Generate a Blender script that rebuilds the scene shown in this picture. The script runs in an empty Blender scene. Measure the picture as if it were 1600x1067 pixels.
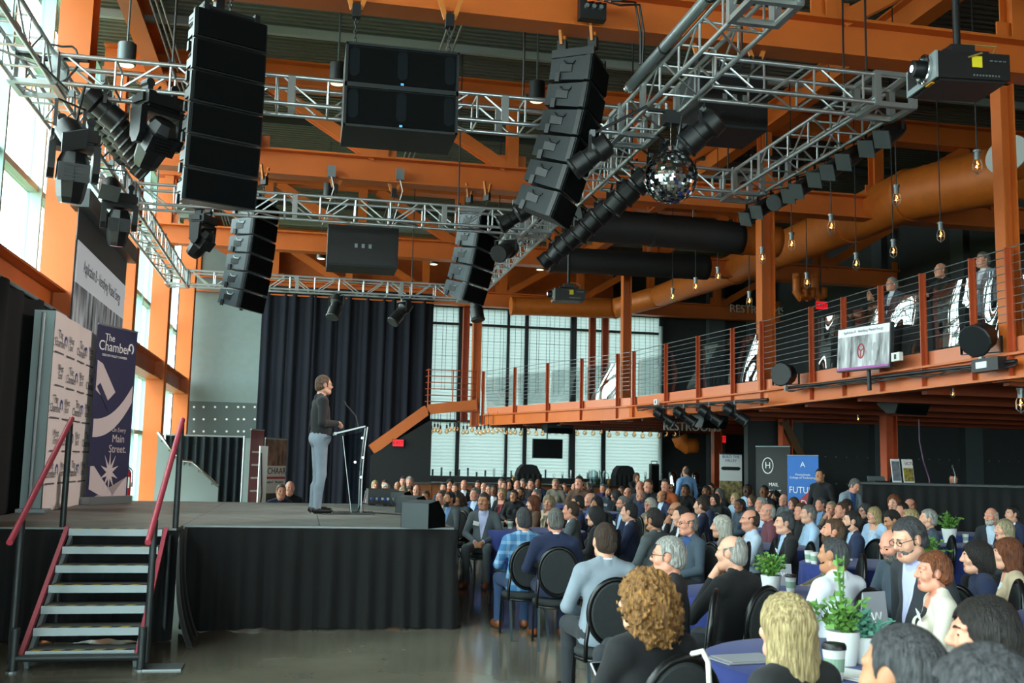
import bpy, math, random
import numpy as np
from mathutils import Matrix, Vector, Euler
R = random.Random(7)
S = bpy.context.scene
COL = S.collection
PI = math.pi
rad = math.radians

# ------------------------------------------------------------------ camera, sky, exposure
cam_d = bpy.data.cameras.new('camera'); cam = bpy.data.objects.new('camera', cam_d); COL.objects.link(cam)
cam_d.sensor_width = 36.0; cam_d.lens = 36.0; cam_d.clip_start = 0.05; cam_d.clip_end = 300
YAW, PITCH, ROLL, FPX = 0.198186, 0.120489, 0.021842, 1600.6
_f = Vector((math.sin(YAW)*math.cos(PITCH), math.cos(YAW)*math.cos(PITCH), math.sin(PITCH)))
_r = Vector((math.cos(YAW), -math.sin(YAW), 0)); _u = _r.cross(_f)
_r2 = _r*math.cos(ROLL)+_u*math.sin(ROLL); _u2 = -_r*math.sin(ROLL)+_u*math.cos(ROLL)
EYE = Vector((0, 0, 1.6))
_m = Matrix((_r2, _u2, -_f)).transposed().to_4x4(); _m.translation = EYE
cam.matrix_world = _m
S.camera = cam
cam_d.dof.use_dof = True; cam_d.dof.focus_distance = 11.5; cam_d.dof.aperture_fstop = 5.0
S.view_settings.view_transform = 'Standard'; S.view_settings.look = 'None'
S.view_settings.exposure = 0.0; S.view_settings.gamma = 1.0; S.view_settings.use_curve_mapping = False
S.cycles.use_denoising = True
S.cycles.max_bounces = 8; S.cycles.transparent_max_bounces = 16
S.cycles.sample_clamp_indirect = 6.0
S.cycles.caustics_reflective = False; S.cycles.caustics_refractive = False

w = bpy.data.worlds.new('overcast_sky'); S.world = w; w.use_nodes = True
_n = w.node_tree.nodes; _n.clear()
bg = _n.new('ShaderNodeBackground'); wo = _n.new('ShaderNodeOutputWorld')
bg.inputs[0].default_value = (0.94, 0.98, 1.0, 1); bg.inputs[1].default_value = 15.5
w.node_tree.links.new(bg.outputs[0], wo.inputs[0])

def at(px, py, **k):
    """point of the photograph's pixel (px,py) on the world plane x=, y= or z="""
    d = _r2*((px-800)/FPX) + _u2*(-(py-533.5)/FPX) + _f
    (a, v), = k.items(); i = 'xyz'.index(a)
    return EYE + d*((v-EYE[i])/d[i])

def portal(loc, rot, sx, sy):
    l = bpy.data.lights.new('window_portal', 'AREA'); l.shape = 'RECTANGLE'; l.size = sx; l.size_y = sy
    l.cycles.is_portal = True
    o = bpy.data.objects.new('window_portal', l); o.location = loc; o.rotation_euler = rot; COL.objects.link(o)
portal((-4.3, 8.5, 4.3), (0, rad(-90), 0), 8.8, 46.5)      # glazed left wall (faces +x)
portal((7.6, 32.35, 3.75), (rad(-90), 0, 0), 8.0, 6.0)
portal((6.5, -14.4, 2.6), (rad(90), 0, 0), 20., 3.8)         # windows behind the photographer (faces +y)        # glazed back wall (faces -y)

def spot(name, loc, target, power, color, angle, blend=.4, rad_=.06):
    l = bpy.data.lights.new(name, 'SPOT'); l.energy = power; l.color = color; l.spot_size = rad(angle); l.spot_blend = blend; l.shadow_soft_size = rad_
    o = bpy.data.objects.new(name, l); o.location = loc
    o.rotation_euler = (Vector(target)-Vector(loc)).to_track_quat('-Z', 'Y').to_euler(); COL.objects.link(o); return o

# ------------------------------------------------------------------ materials
def lin(c):
    if isinstance(c, str): c = [int(c[i:i+2], 16)/255 for i in (0, 2, 4)]
    return [((v+.055)/1.055)**2.4 if v > .04045 else v/12.92 for v in c]+[1]
MATS = {}
def mat(name, color, rough=.6, metal=0., var=0., vscale=6., bump=0., bscale=60., stretch=(1, 1, 1), spec=.5, emit=None, estr=0., coat=0., sheen=0., var2=None, alpha=None):
    if name in MATS: return MATS[name]
    m = bpy.data.materials.new(name); m.use_nodes = True; nt = m.node_tree; nd = nt.nodes; lk = nt.links
    b = nd['Principled BSDF']; c = lin(color)
    b.inputs['Base Color'].default_value = c; b.inputs['Roughness'].default_value = rough; b.inputs['Metallic'].default_value = metal
    b.inputs['Specular IOR Level'].default_value = spec
    if coat: b.inputs['Coat Weight'].default_value = coat; b.inputs['Coat Roughness'].default_value = .1
    if sheen: b.inputs['Sheen Weight'].default_value = sheen
    if emit is not None: b.inputs['Emission Color'].default_value = lin(emit); b.inputs['Emission Strength'].default_value = estr
    if var or bump:
        tc = nd.new('ShaderNodeTexCoord'); mp = nd.new('ShaderNodeMapping'); mp.inputs['Scale'].default_value = stretch
        lk.new(tc.outputs['Object'], mp.inputs[0])
    if var:
        n = nd.new('ShaderNodeTexNoise'); n.inputs['Scale'].default_value = vscale; n.inputs['Detail'].default_value = 5; lk.new(mp.outputs[0], n.inputs['Vector'])
        r = nd.new('ShaderNodeValToRGB'); e = r.color_ramp.elements; e[0].position = .3; e[1].position = .7
        c2 = lin(var2) if var2 is not None else None
        e[0].color = [v*(1-var) for v in c[:3]]+[1]; e[1].color = c2 if c2 else [min(1, v*(1+var)) for v in c[:3]]+[1]
        lk.new(n.outputs[0], r.inputs[0]); lk.new(r.outputs[0], b.inputs['Base Color'])
    if bump:
        n2 = nd.new('ShaderNodeTexNoise'); n2.inputs['Scale'].default_value = bscale; n2.inputs['Detail'].default_value = 4; lk.new(mp.outputs[0], n2.inputs['Vector'])
        bp = nd.new('ShaderNodeBump'); bp.inputs['Strength'].default_value = bump; bp.inputs['Distance'].default_value = .02
        lk.new(n2.outputs[0], bp.inputs['Height']); lk.new(bp.outputs[0], b.inputs['Normal'])
    MATS[name] = m; return m
def glass(name, tint, rough=.0, gloss=.12, wave=0., opac=0.):
    """thin pane: tinted see-through with a mirror reflection"""
    if name in MATS: return MATS[name]
    m = bpy.data.materials.new(name); m.use_nodes = True; nt = m.node_tree; nd = nt.nodes; lk = nt.links; nd.clear()
    o = nd.new('ShaderNodeOutputMaterial'); t = nd.new('ShaderNodeBsdfTransparent'); g = nd.new('ShaderNodeBsdfGlossy'); mx = nd.new('ShaderNodeMixShader')
    t.inputs[0].default_value = lin(tint); g.inputs['Roughness'].default_value = rough
    f = nd.new('ShaderNodeLayerWeight'); f.inputs[0].default_value = .5
    pw = nd.new('ShaderNodeMath'); pw.operation = 'POWER'; pw.inputs[1].default_value = 5.; lk.new(f.outputs['Facing'], pw.inputs[0])
    ad = nd.new('ShaderNodeMath'); ad.operation = 'MULTIPLY_ADD'; ad.inputs[1].default_value = .7; ad.inputs[2].default_value = gloss+.02; ad.use_clamp = True
    lk.new(pw.outputs[0], ad.inputs[0])
    lk.new(ad.outputs[0], mx.inputs[0]); lk.new(t.outputs[0], mx.inputs[1]); lk.new(g.outputs[0], mx.inputs[2])
    if wave:
        tc = nd.new('ShaderNodeTexCoord'); n = nd.new('ShaderNodeTexNoise'); n.inputs['Scale'].default_value = 1.6; n.inputs['Detail'].default_value = 2
        lk.new(tc.outputs['Object'], n.inputs['Vector']); bp = nd.new('ShaderNodeBump'); bp.inputs['Strength'].default_value = wave; bp.inputs['Distance'].default_value = .3
        lk.new(n.outputs[0], bp.inputs['Height']); lk.new(bp.outputs[0], g.inputs['Normal'])
    lk.new(mx.outputs[0], o.inputs[0]); MATS[name] = m; return m

# ------------------------------------------------------------------ mesh building
class MB:
    def __init__(s): s.v = []; s.f = []; s.m = []; s.i = 0
    def mat(s, i): s.i = i; return s
    def add(s, vs, fs):
        o = len(s.v); s.v += [tuple(p) for p in vs]; s.f += [[a+o for a in f] for f in fs]; s.m += [s.i]*len(fs); return s
    def box(s, c, d, rot=None, taper=None):
        x, y, z = d[0]/2, d[1]/2, d[2]/2; t = taper or (1, 1)
        vs = [Vector((sx*x*(t[0] if sz > 0 else 1), sy*y*(t[1] if sz > 0 else 1), sz*z)) for sz in (-1, 1) for sy in (-1, 1) for sx in (-1, 1)]
        if rot is not None: q = Euler(rot).to_matrix() if len(rot) == 3 and not isinstance(rot, Matrix) else rot; vs = [q @ p for p in vs]
        c = Vector(c); return s.add([p+c for p in vs], [(0, 2, 3, 1), (4, 5, 7, 6), (0, 1, 5, 4), (2, 6, 7, 3), (0, 4, 6, 2), (1, 3, 7, 5)])
    def bar(s, p, q, wd, ht, up=(0, 0, 1)):
        p, q = Vector(p), Vector(q); d = (q-p).normalized(); a = d.cross(Vector(up))
        if a.length < 1e-4: a = d.cross(Vector((1, 0, 0)))
        a.normalize(); b = a.cross(d); vs = []
        for e in (p, q):
            for i, j in ((-1, -1), (1, -1), (1, 1), (-1, 1)): vs.append(e+a*i*wd/2+b*j*ht/2)
        return s.add(vs, [(0, 1, 2, 3), (7, 6, 5, 4), (0, 4, 5, 1), (1, 5, 6, 2), (2, 6, 7, 3), (3, 7, 4, 0)])
    def cyl(s, p, q, r, r2=None, n=12, cap=True):
        p, q = Vector(p), Vector(q); d = (q-p).normalized(); a = d.orthogonal().normalized(); b = d.cross(a); r2 = r if r2 is None else r2
        vs = [e+(a*math.cos(2*PI*k/n)+b*math.sin(2*PI*k/n))*rr for e, rr in ((p, r), (q, r2)) for k in range(n)]
        fs = [(k, (k+1) % n, n+(k+1) % n, n+k) for k in range(n)]
        if cap: fs += [tuple(range(n-1, -1, -1)), tuple(range(n, 2*n))]
        return s.add(vs, fs)
    def tube(s, pts, r, n=8, closed=False):
        pts = [Vector(p) for p in pts]; k = len(pts); rings = []; a = None
        for i, p in enumerate(pts):
            d = (pts[(i+1) % k]-pts[i-1]) if closed else (pts[min(i+1, k-1)]-pts[max(i-1, 0)])
            d.normalize()
            a = d.orthogonal() if a is None else (a-d*a.dot(d))
            a.normalize(); b = d.cross(a); rr = r[i] if isinstance(r, (list, tuple)) else r
            rings.append([p+(a*math.cos(2*PI*j/n)+b*math.sin(2*PI*j/n))*rr for j in range(n)])
        vs = [p for q in rings for p in q]; fs = []
        for i in range(k if closed else k-1):
            o, o2 = i*n, ((i+1) % k)*n
            fs += [(o+j, o+(j+1) % n, o2+(j+1) % n, o2+j) for j in range(n)]
        if not closed: fs += [tuple(range(n-1, -1, -1)), tuple(range((k-1)*n, k*n))]
        return s.add(vs, fs)
    def lathe(s, prof, c=(0, 0, 0), n=20, axis=None):
        q = Vector((0, 0, 1)).rotation_difference(Vector(axis)).to_matrix() if axis else Matrix.Identity(3); c = Vector(c); vs = []
        for r, z in prof:
            for k in range(n): vs.append(c+q @ Vector((r*math.cos(2*PI*k/n), r*math.sin(2*PI*k/n), z)))
        fs = [(i*n+k, i*n+(k+1) % n, (i+1)*n+(k+1) % n, (i+1)*n+k) for i in range(len(prof)-1) for k in range(n)]
        fs += [tuple(range(n-1, -1, -1)), tuple(range((len(prof)-1)*n, len(prof)*n))]
        return s.add(vs, fs)
    def prism(s, poly, axis, a, b):
        """outline poly [(u,v)] extruded along axis x|y|z from a to b"""
        P = {'x': lambda u, v, t: (t, u, v), 'y': lambda u, v, t: (u, t, v), 'z': lambda u, v, t: (u, v, t)}[axis]; n = len(poly)
        vs = [P(u, v, t) for t in (a, b) for u, v in poly]
        fs = [(k, (k+1) % n, n+(k+1) % n, n+k) for k in range(n)]+[tuple(range(n-1, -1, -1)), tuple(range(n, 2*n))]
        return s.add(vs, fs)
    def grid(s, fn, nu, nv):
        vs = [fn(i/nu, j/nv) for j in range(nv+1) for i in range(nu+1)]; k = nu+1
        return s.add(vs, [(j*k+i, j*k+i+1, (j+1)*k+i+1, (j+1)*k+i) for j in range(nv) for i in range(nu)])
    def ibeam(s, p, q, dep, wid, tf=.03, tw=.02, up=(0, 0, 1)):
        p, q, up = Vector(p), Vector(q), Vector(up); d = (q-p).normalized(); a = d.cross(up).normalized(); b = a.cross(d)
        for k in (-1, 1): s.bar(p+b*k*(dep-tf)/2, q+b*k*(dep-tf)/2, wid, tf, up)
        return s.bar(p, q, tw, dep-2*tf, up)
    def mesh(s, name, mats, smooth=False):
        me = bpy.data.meshes.new(name); me.from_pydata(s.v, [], s.f)
        for m in (mats if isinstance(mats, (list, tuple)) else [mats]): me.materials.append(m)
        if any(s.m): me.polygons.foreach_set('material_index', s.m)
        if smooth: me.polygons.foreach_set('use_smooth', [True]*len(s.f)); 
        me.update(); return me
    def build(s, name, mats, parent=None, smooth=False, world=False, fix=True):
        if world and parent is not None:
            inv = parent.matrix_basis.inverted(); s.v = [tuple(inv @ Vector(p)) for p in s.v]
        me = s.mesh(name, mats, smooth)
        if fix:
            import bmesh
            bm = bmesh.new(); bm.from_mesh(me); bmesh.ops.recalc_face_normals(bm, faces=bm.faces); bm.to_mesh(me); bm.free()
        if smooth == 'auto':
            me.polygons.foreach_set('use_smooth', [True]*len(s.f)); me.set_sharp_from_angle(angle=rad(38))
        return link(name, me, parent)
def link(name, data, parent=None, loc=None, rot=None, scale=None):
    o = bpy.data.objects.new(name, data); COL.objects.link(o)
    if parent is not None: o.parent = parent
    if loc is not None: o.location = loc
    if rot is not None: o.rotation_euler = rot
    if scale is not None: o.scale = scale
    return o
def tag(o, label=None, cat=None, group=None, kind=None):
    if label: o['label'] = label
    if cat: o['category'] = cat
    if group: o['group'] = group
    if kind: o['kind'] = kind
    return o
def thing(name, label, cat, loc=(0, 0, 0), rz=0., group=None, kind=None, rot=None):
    o = link(name, None, None, loc, rot or (0, 0, rz)); o.empty_display_size = .1
    return tag(o, label, cat, group, kind)
def dup(root, loc, rz, label=None, group=None, rot=None, scale=None):
    r = root.copy(); COL.objects.link(r); r.location = loc; r.rotation_euler = rot or (0, 0, rz)
    if scale: r.scale = (scale,)*3
    if label: r['label'] = label
    if group: r['group'] = group
    for ch in KIDS(root):
        c = ch.copy(); COL.objects.link(c); c.parent = r
        for g in KIDS(ch):
            d = g.copy(); COL.objects.link(d); d.parent = c
    return r
def KIDS(o): return [c for c in _kids.get(o.name, [])] if o.name in _kids else list(o.children)
_kids = {}
def text(s, size, m, parent=None, loc=(0, 0, 0), rot=(0, 0, 0), align='CENTER', name='lettering', ext=.002, space=1., sx=1.):
    c = bpy.data.curves.new(name, 'FONT'); c.body = s; c.size = size; c.align_x = align; c.align_y = 'CENTER'; c.extrude = ext; c.resolution_u = 3; c.space_line = space
    q = bpy.data.objects.new(name, c); me = bpy.data.meshes.new_from_object(q); me.name = name; bpy.data.objects.remove(q); bpy.data.curves.remove(c); me.materials.clear(); me.materials.append(m)
    return link(name, me, parent, loc, rot, (sx, 1, 1))
ORD = 'first second third fourth fifth sixth seventh eighth ninth tenth eleventh twelfth'.split()
def ordinal(n):
    if n < 12: return ORD[n]
    k = n+1; t = {1: 'twenty', 2: 'twenty', 3: 'thirty', 4: 'forty'}
    if k < 20: return {13: 'thirteenth', 14: 'fourteenth', 15: 'fifteenth', 16: 'sixteenth', 17: 'seventeenth', 18: 'eighteenth', 19: 'nineteenth'}[k]
    if k % 10 == 0: return {20: 'twentieth', 30: 'thirtieth', 40: 'fortieth'}[k]
    return {2: 'twenty', 3: 'thirty', 4: 'forty'}[k//10]+'-'+ORD[k % 10-1]
_unit = {}
def rodmesh(n=8):
    if n not in _unit: _unit[n] = MB().cyl((0, 0, 0), (0, 0, 1), 1, n=n).mesh('rod', [None])
    return _unit[n]
_rodm = {}
def rod(name, p, q, r, m, parent, n=8):
    """a thin round bar as an object of its own, sharing one mesh per material"""
    k = (m.name, n)
    if k not in _rodm:
        me = MB().cyl((0, 0, 0), (0, 0, 1), 1, n=n).mesh('rod', m, True); me.set_sharp_from_angle(angle=rad(50)); _rodm[k] = me
    p, q = Vector(p), Vector(q); d = q-p; o = bpy.data.objects.new(name, _rodm[k]); COL.objects.link(o); o.parent = parent
    o.matrix_basis = Matrix.Translation(p) @ d.to_track_quat('Z', 'Y').to_matrix().to_4x4() @ Matrix.Diagonal((r, r, d.length, 1)); return o

# palette
ORANGE = mat('orange_painted_steel', 'cb6626', .45, var=.1, vscale=1.2)
ORANGE2 = mat('orange_railing_paint', 'b04a24', .45, var=.1)
PINK = mat('salmon_kick_plate', 'd97a52', .4)
BLACK = mat('black_metal', '15171a', .45)
BLACKP = mat('black_plastic', '0d0f11', .42, bump=.05, bscale=200)
ALU = mat('aluminium_truss', 'c3c9cc', .32, .85, var=.1)
STEEL = mat('galvanised_steel', '8f989b', .4, .7)
CHROME = mat('chrome', 'd8dadb', .12, 1.)
DARKGREY = mat('dark_grey_paint', '3d4346', .7)
WALLG = mat('dark_charcoal_wall', '2c2f30', .8, var=.06)
GREYWALL = mat('grey_wall_paint', '6b7576', .75, var=.04)
WHITE = mat('white_card', 'eeeeec', .6)
# ------------------------------------------------------------------ the hall
def struct(name, mb, m, parent=None, smooth=False):
    o = mb.build(name, m, parent, smooth)
    if parent is None: o['kind'] = 'structure'
    return o
def sthing(name, loc=(0, 0, 0)):
    o = link(name, None, None, loc); o['kind'] = 'structure'; o.empty_display_size = .1; return o
CONC = mat('polished_concrete', '7d786a', .12, var=.25, vscale=.9, bump=.02, bscale=3, spec=.6, var2='918b7a')
DECK = mat('roof_deck_grey', '5d605b', .65, var=.08)
TEAL = mat('pale_teal_aluminium', '9fc6c4', .45)
WGLASS = glass('tinted_window_glass', 'e9f4f2', .0, .0)
SHADE = None
def shade_mat():
    m = bpy.data.materials.new('roller_shade_cloth'); m.use_nodes = True; nt = m.node_tree; nd = nt.nodes; lk = nt.links; nd.clear()
    o = nd.new('ShaderNodeOutputMaterial'); t = nd.new('ShaderNodeBsdfTranslucent'); d = nd.new('ShaderNodeBsdfDiffuse'); x = nd.new('ShaderNodeMixShader'); x.inputs[0].default_value = .25
    t.inputs[0].default_value = (.43, .455, .465, 1); d.inputs[0].default_value = (.35, .42, .42, 1)
    tc = nd.new('ShaderNodeTexCoord'); w_ = nd.new('ShaderNodeTexWave'); w_.bands_direction = 'Z'; w_.inputs['Scale'].default_value = 3.; w_.inputs['Distortion'].default_value = 1.5
    mp = nd.new('ShaderNodeMapRange'); mp.inputs[3].default_value = .85; mp.inputs[4].default_value = 1.05; mu = nd.new('ShaderNodeMixRGB'); mu.blend_type = 'MULTIPLY'; mu.inputs[0].default_value = 1; mu.inputs[1].default_value = (.43, .455, .465, 1)
    lk.new(tc.outputs['Object'], w_.inputs[0]); lk.new(w_.outputs[0], mp.inputs[0]); lk.new(mp.outputs[0], mu.inputs[2]); lk.new(mu.outputs[0], t.inputs[0])
    lk.new(t.outputs[0], x.inputs[1]); lk.new(d.outputs[0], x.inputs[2]); lk.new(x.outputs[0], o.inputs[0]); return m
SHADE = shade_mat()
XL, XR, YB, YF, ZC = -3.9, 17., 32., -14., 8.6

struct('floor', MB().box(((XL+XR)/2, (YB+YF)/2, -.1), (XR-XL+1, YB-YF+1, .2)), CONC)
j = MB()
for p, q in (((2.2, 8.2), (3.1, 7.1)), ((-3.9, 6.9), (3.4, 6.9)), ((3.4, -2), (3.4, 30))): j.bar((p[0], p[1], .001), (q[0], q[1], .001), .008, .002)
struct('floor_joint', j, mat('joint_filler', '2c2a26', .6))
c = MB(); prof = []; y = YF
while y < YB:
    prof += [(y, ZC), (y+.06, ZC), (y+.075, ZC-.05), (y+.135, ZC-.05)]; y += .15
n = len(prof); c.add([(x, a, b) for x in (XL, XR) for a, b in prof], [(k, k+1, n+k+1, n+k) for k in range(n-1)])
c.box(((XL+XR)/2, (YB+YF)/2, ZC+.15), (XR-XL+1, YB-YF+1, .1))
struct('ceiling', c, DECK)
struct('wall_right', MB().box((XR+.1, (YB+YF)/2, ZC/2), (.2, YB-YF, ZC)), WALLG)
wf = MB(); wf.box((6.5, YF-.1, .4), (21, .2, .8)); wf.box((6.5, YF-.1, 6.5), (21, .2, 4.2))
for x in np.arange(-3.9, 17.1, 2.1): wf.box((x, YF-.1, 2.6), (.16, .2, 3.7))
struct('wall_front', wf, WALLG)
struct('window_2', MB().box((6.5, YF-.12, 2.6), (20.8, .012, 3.6)), WGLASS)
# back wall: grey bay, dark bays, opening for the window
wb = MB(); Wx0, Wx1, Wz0, Wz1 = 3.72, 11.45, .85, 6.62
wb.box(((-3.9+Wx0)/2, YB+.1, ZC/2), (Wx0+3.9, .2, ZC)); wb.box(((Wx1+XR)/2, YB+.1, ZC/2), (XR-Wx1, .2, ZC)); wb.box(((Wx0+Wx1)/2, YB+.1, Wz0/2), (Wx1-Wx0, .2, Wz0)); wb.box(((Wx0+Wx1)/2, YB+.1, (Wz1+ZC)/2), (Wx1-Wx0, .2, ZC-Wz1))
struct('wall_back', wb, WALLG)
gb = sthing('wall_panel', (-2.35, 31.2, 0))
MB().box((0, 0, 4.2), (2.2, .12, 8.4)).build('grey_panel', mat('pale_grey_wall', '7e8b8b', .8, var=.04), gb)
pz0, pz1 = at(340, 683, y=31.1).z, at(340, 628, y=31.1).z
MB().box((0, -.09, (pz0+pz1)/2), (2.2, .06, pz1-pz0)).build('studded_panel', mat('studded_panel', '4a5354', .6), gb)
for px in (303, 318, 336, 354, 372, 381, 398):
    for py in (636, 655, 674):
        p = at(px, py, y=31.06); o = link('stud', None or MB().lathe([(.0, -.02), (.028, -.012), (.034, .0)], (0, 0, 0), 8, (0, -1, 0)).mesh('stud', WHITE) if 'stud' not in _unit else _unit['stud'], gb, p-Vector(gb.location)-Vector((0, .02, 0))); _unit['stud'] = o.data
# left wall of glass: fins, transoms, panes
lw = sthing('wall_left', (XL, 8.5, 0)); fin = MB().box((0, 0, 4.3), (.2, .07, 8.6)).mesh('mullion', TEAL); tr = MB().box((0, 0, 0), (.16, 1.9, .09)).mesh('transom', TEAL); pn = {}
y = -13.2; k = 0
while y < YB-.2:
    link('mullion', fin, lw, (.0, y-8.5, 0))
    for z0, z1 in ((.12, 2.2), (2.2, 3.55), (3.55, 5.35), (5.35, 7.1), (7.1, 8.55)):
        if (z0, z1) not in pn: pn[(z0, z1)] = MB().box((0, .95, (z0+z1)/2), (.012, 1.83, z1-z0-.1)).mesh('pane', WGLASS)
        link('pane', pn[(z0, z1)], lw, (-.06, y-8.5, 0)); link('transom', tr, lw, (-.03, y-8.5+.95, z1))
    y += 1.9; k += 1
MB().box((-.05, 0, .06), (.3, 46, .12)).build('sill', TEAL, lw)
def column(x, y, h, z0=0, s=.3, along='y', m=ORANGE):
    b = MB(); b.ibeam((0, 0, z0), (0, 0, h), s, s*.95, .025, .018, (0, 1, 0) if along == 'y' else (1, 0, 0)); b.box((0, 0, z0+.012), (s+.12, s+.12, .024))
    o = b.build('column', m); o.location = (x, y, 0); o['kind'] = 'structure'; return o
for y, s_ in ((1.5, .46), (8.3, .46), (15.05, .46), (20.4, .32), (25.0, .42), (30.2, .42)): column(-3.42, y, 8.4, s=s_)
wbm = MB(); wbm.ibeam((-3.45, -13, 3.62), (-3.45, 31, 3.62), .46, .34, .03, .02); 
struct('wall_beam', wbm, ORANGE)
# roof girders across the hall
def girder(y, x0, x1, panels, zb=6.5, zt=8.55):
    g = sthing('roof_girder', (0, y, 0)); d = .46
    MB().ibeam((x0, 0, zb+d/2), (x1, 0, zb+d/2), d, .34, .035, .022).build('bottom_chord', ORANGE, g)
    MB().ibeam((x0, 0, zt-d/2), (x1, 0, zt-d/2), d, .34, .035, .022).build('top_chord', ORANGE, g)
    for i, x in enumerate(panels):
        MB().ibeam((x, 0, zb+d), (x, 0, zt-d), .24, .2, .02, .015, (0, 1, 0)).build('vertical', ORANGE, g)
        sx = -1 if x < 4.6 else 1
        MB().ibeam((x+sx*.12, 0, zb+d), (x+sx*2.0, 0, zt-d), .2, .2, .02, .015, (0, 1, 0)).build('diagonal', ORANGE, g)
        MB().box((x, -.02, zb+d+.12), (.5, .03, .24)).build('gusset', ORANGE, g)
    return g
pans = [-3.3, -1.05, 1.15, 3.5, 5.95, 8.45, 10.8, 13.1, 15.4]
for y in (-9.4, -2.6, 4.2, 10.75, 17.8, 24.3, 31.2): girder(y, -3.6, 16.8, pans)
def longi(x, z, d=.45, y0=-13, y1=31.5):
    struct('roof_beam', MB().ibeam((x, y0, z), (x, y1, z), d, .28, .03, .02), ORANGE)
longi(-2.75, 8.3); longi(8.45, 8.28); longi(16.4, 8.28)
for y in np.arange(-11, 31, 2.27): struct('roof_joist', MB().bar((-3.8, y, 8.47), (16.9, y, 8.47), .09, .13), DARKGREY if int(y*10) % 2 else mat('joist_grey', '8d9492', .6))
# sway rods from girder feet to the roof
# hall columns along the balcony
COLM = [(8.45, 11., .2), (8.45, 17.8, .27), (7.78, 24.3, .22), (5.05, 30.6, .26)]
for x, y, s in COLM: column(x, y, 6.5, 2.74, s, 'x')
for px, y in ((727, 31.5), (925, 31.5), (945, 31.5)):
    p = at(px, 560, y=y); column(p.x, y, 6.5, 2.9, .2, 'x', ORANGE2)
hdr = MB(); hdr.box((7.6, 31.6, 6.75), (8.2, .3, .35)); struct('header_beam', hdr, ORANGE)
struct('upper_wall_panel', MB().box((3., 31.75, 7.5), (13.4, .1, 1.3)), mat('orange_corrugated', 'b85a1e', .6, var=.1))
# back window
wt = sthing('window_1', ((Wx0+Wx1)/2, YB, (Wz0+Wz1)/2)); ox, oz = (Wx0+Wx1)/2, (Wz0+Wz1)/2
def wx(px, py=700): return at(px, py, y=YB).x-ox
FRM = mat('window_frame_dark', '23282a', .5)
mull = [(714, .07), (790, .05), (819, .07), (893, .12), (942, .08)]
xs = [Wx0-ox]+[wx(p) for p, _ in mull]+[Wx1-ox]
for (p, wd) in mull: MB().box((wx(p), -.02, 0), (wd*1.6, .16, Wz1-Wz0)).build('mullion', FRM, wt)
zm = [at(850, py, y=YB).z-oz for py in (745, 662, 513)]
for z in zm[1:]: MB().box((0, -.01, z), (Wx1-Wx0, .12, .075)).build('transom', FRM, wt)
b = MB()
for x in (Wx0-ox, Wx1-ox): b.box((x, 0, 0), (.14, .2, Wz1-Wz0+.1))
for z in (Wz0-oz, Wz1-oz): b.box((0, 0, z), (Wx1-Wx0, .2, .14))
b.build('frame', FRM, wt)
for a, c_ in zip(xs[:-1], xs[1:]):
    MB().box(((a+c_)/2, .06, 0), (c_-a-.06, .012, Wz1-Wz0-.1)).build('pane', WGLASS, wt)
    MB().box(((a+c_)/2, .0, 0), (c_-a-.05, .004, Wz1-Wz0-.1)).build('roller_shade', SHADE, wt)
sc = MB()
for k in range(46):
    x = Wx0+.1+(Wx1-Wx0-.2)*k/45+R.uniform(-.05, .05); sc.cyl((x-ox, -.11, 3.9-oz), (x-ox, -.11, Wz1-oz), .0065, n=5)
for z in np.arange(4., 6.6, .5): sc.cyl((Wx0-ox, -.11, z-oz), (Wx1-ox, -.11, z-oz), .004, n=5)
o = sc.build('wire_mesh', mat('wire_dark', '3a4041', .5), wt); o['kind'] = 'stuff'
MB().cyl((wx(1027), -.3, -2.5), (wx(1027), -.3, 2.5), .06, n=12).build('downpipe', mat('white_pipe', 'c9d6d6', .4), wt)
# dark bays and pilasters right of the window
for px, wd in ((1120, .55), (1180, .4), (1330, .5)):
    p = at(px, 600, y=31.7); struct('pilaster', MB().box((p.x, 31.8, 4.3), (wd, .3, 8.6)), mat('pilaster_grey', '41474a', .8))
# ground outside
struct('ground_outside', MB().box((-24, 20, -.35), (40, 120, .1)), mat('lawn', '6d7a2c', .9, var=.3)); struct('road_outside', MB().box((-11, 20, -.29), (6, 120, .04)), mat('asphalt', '55585a', .9)); struct('ground_behind', MB().box((8, 52, -.35), (60, 38, .1)), MATS['lawn'])

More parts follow.
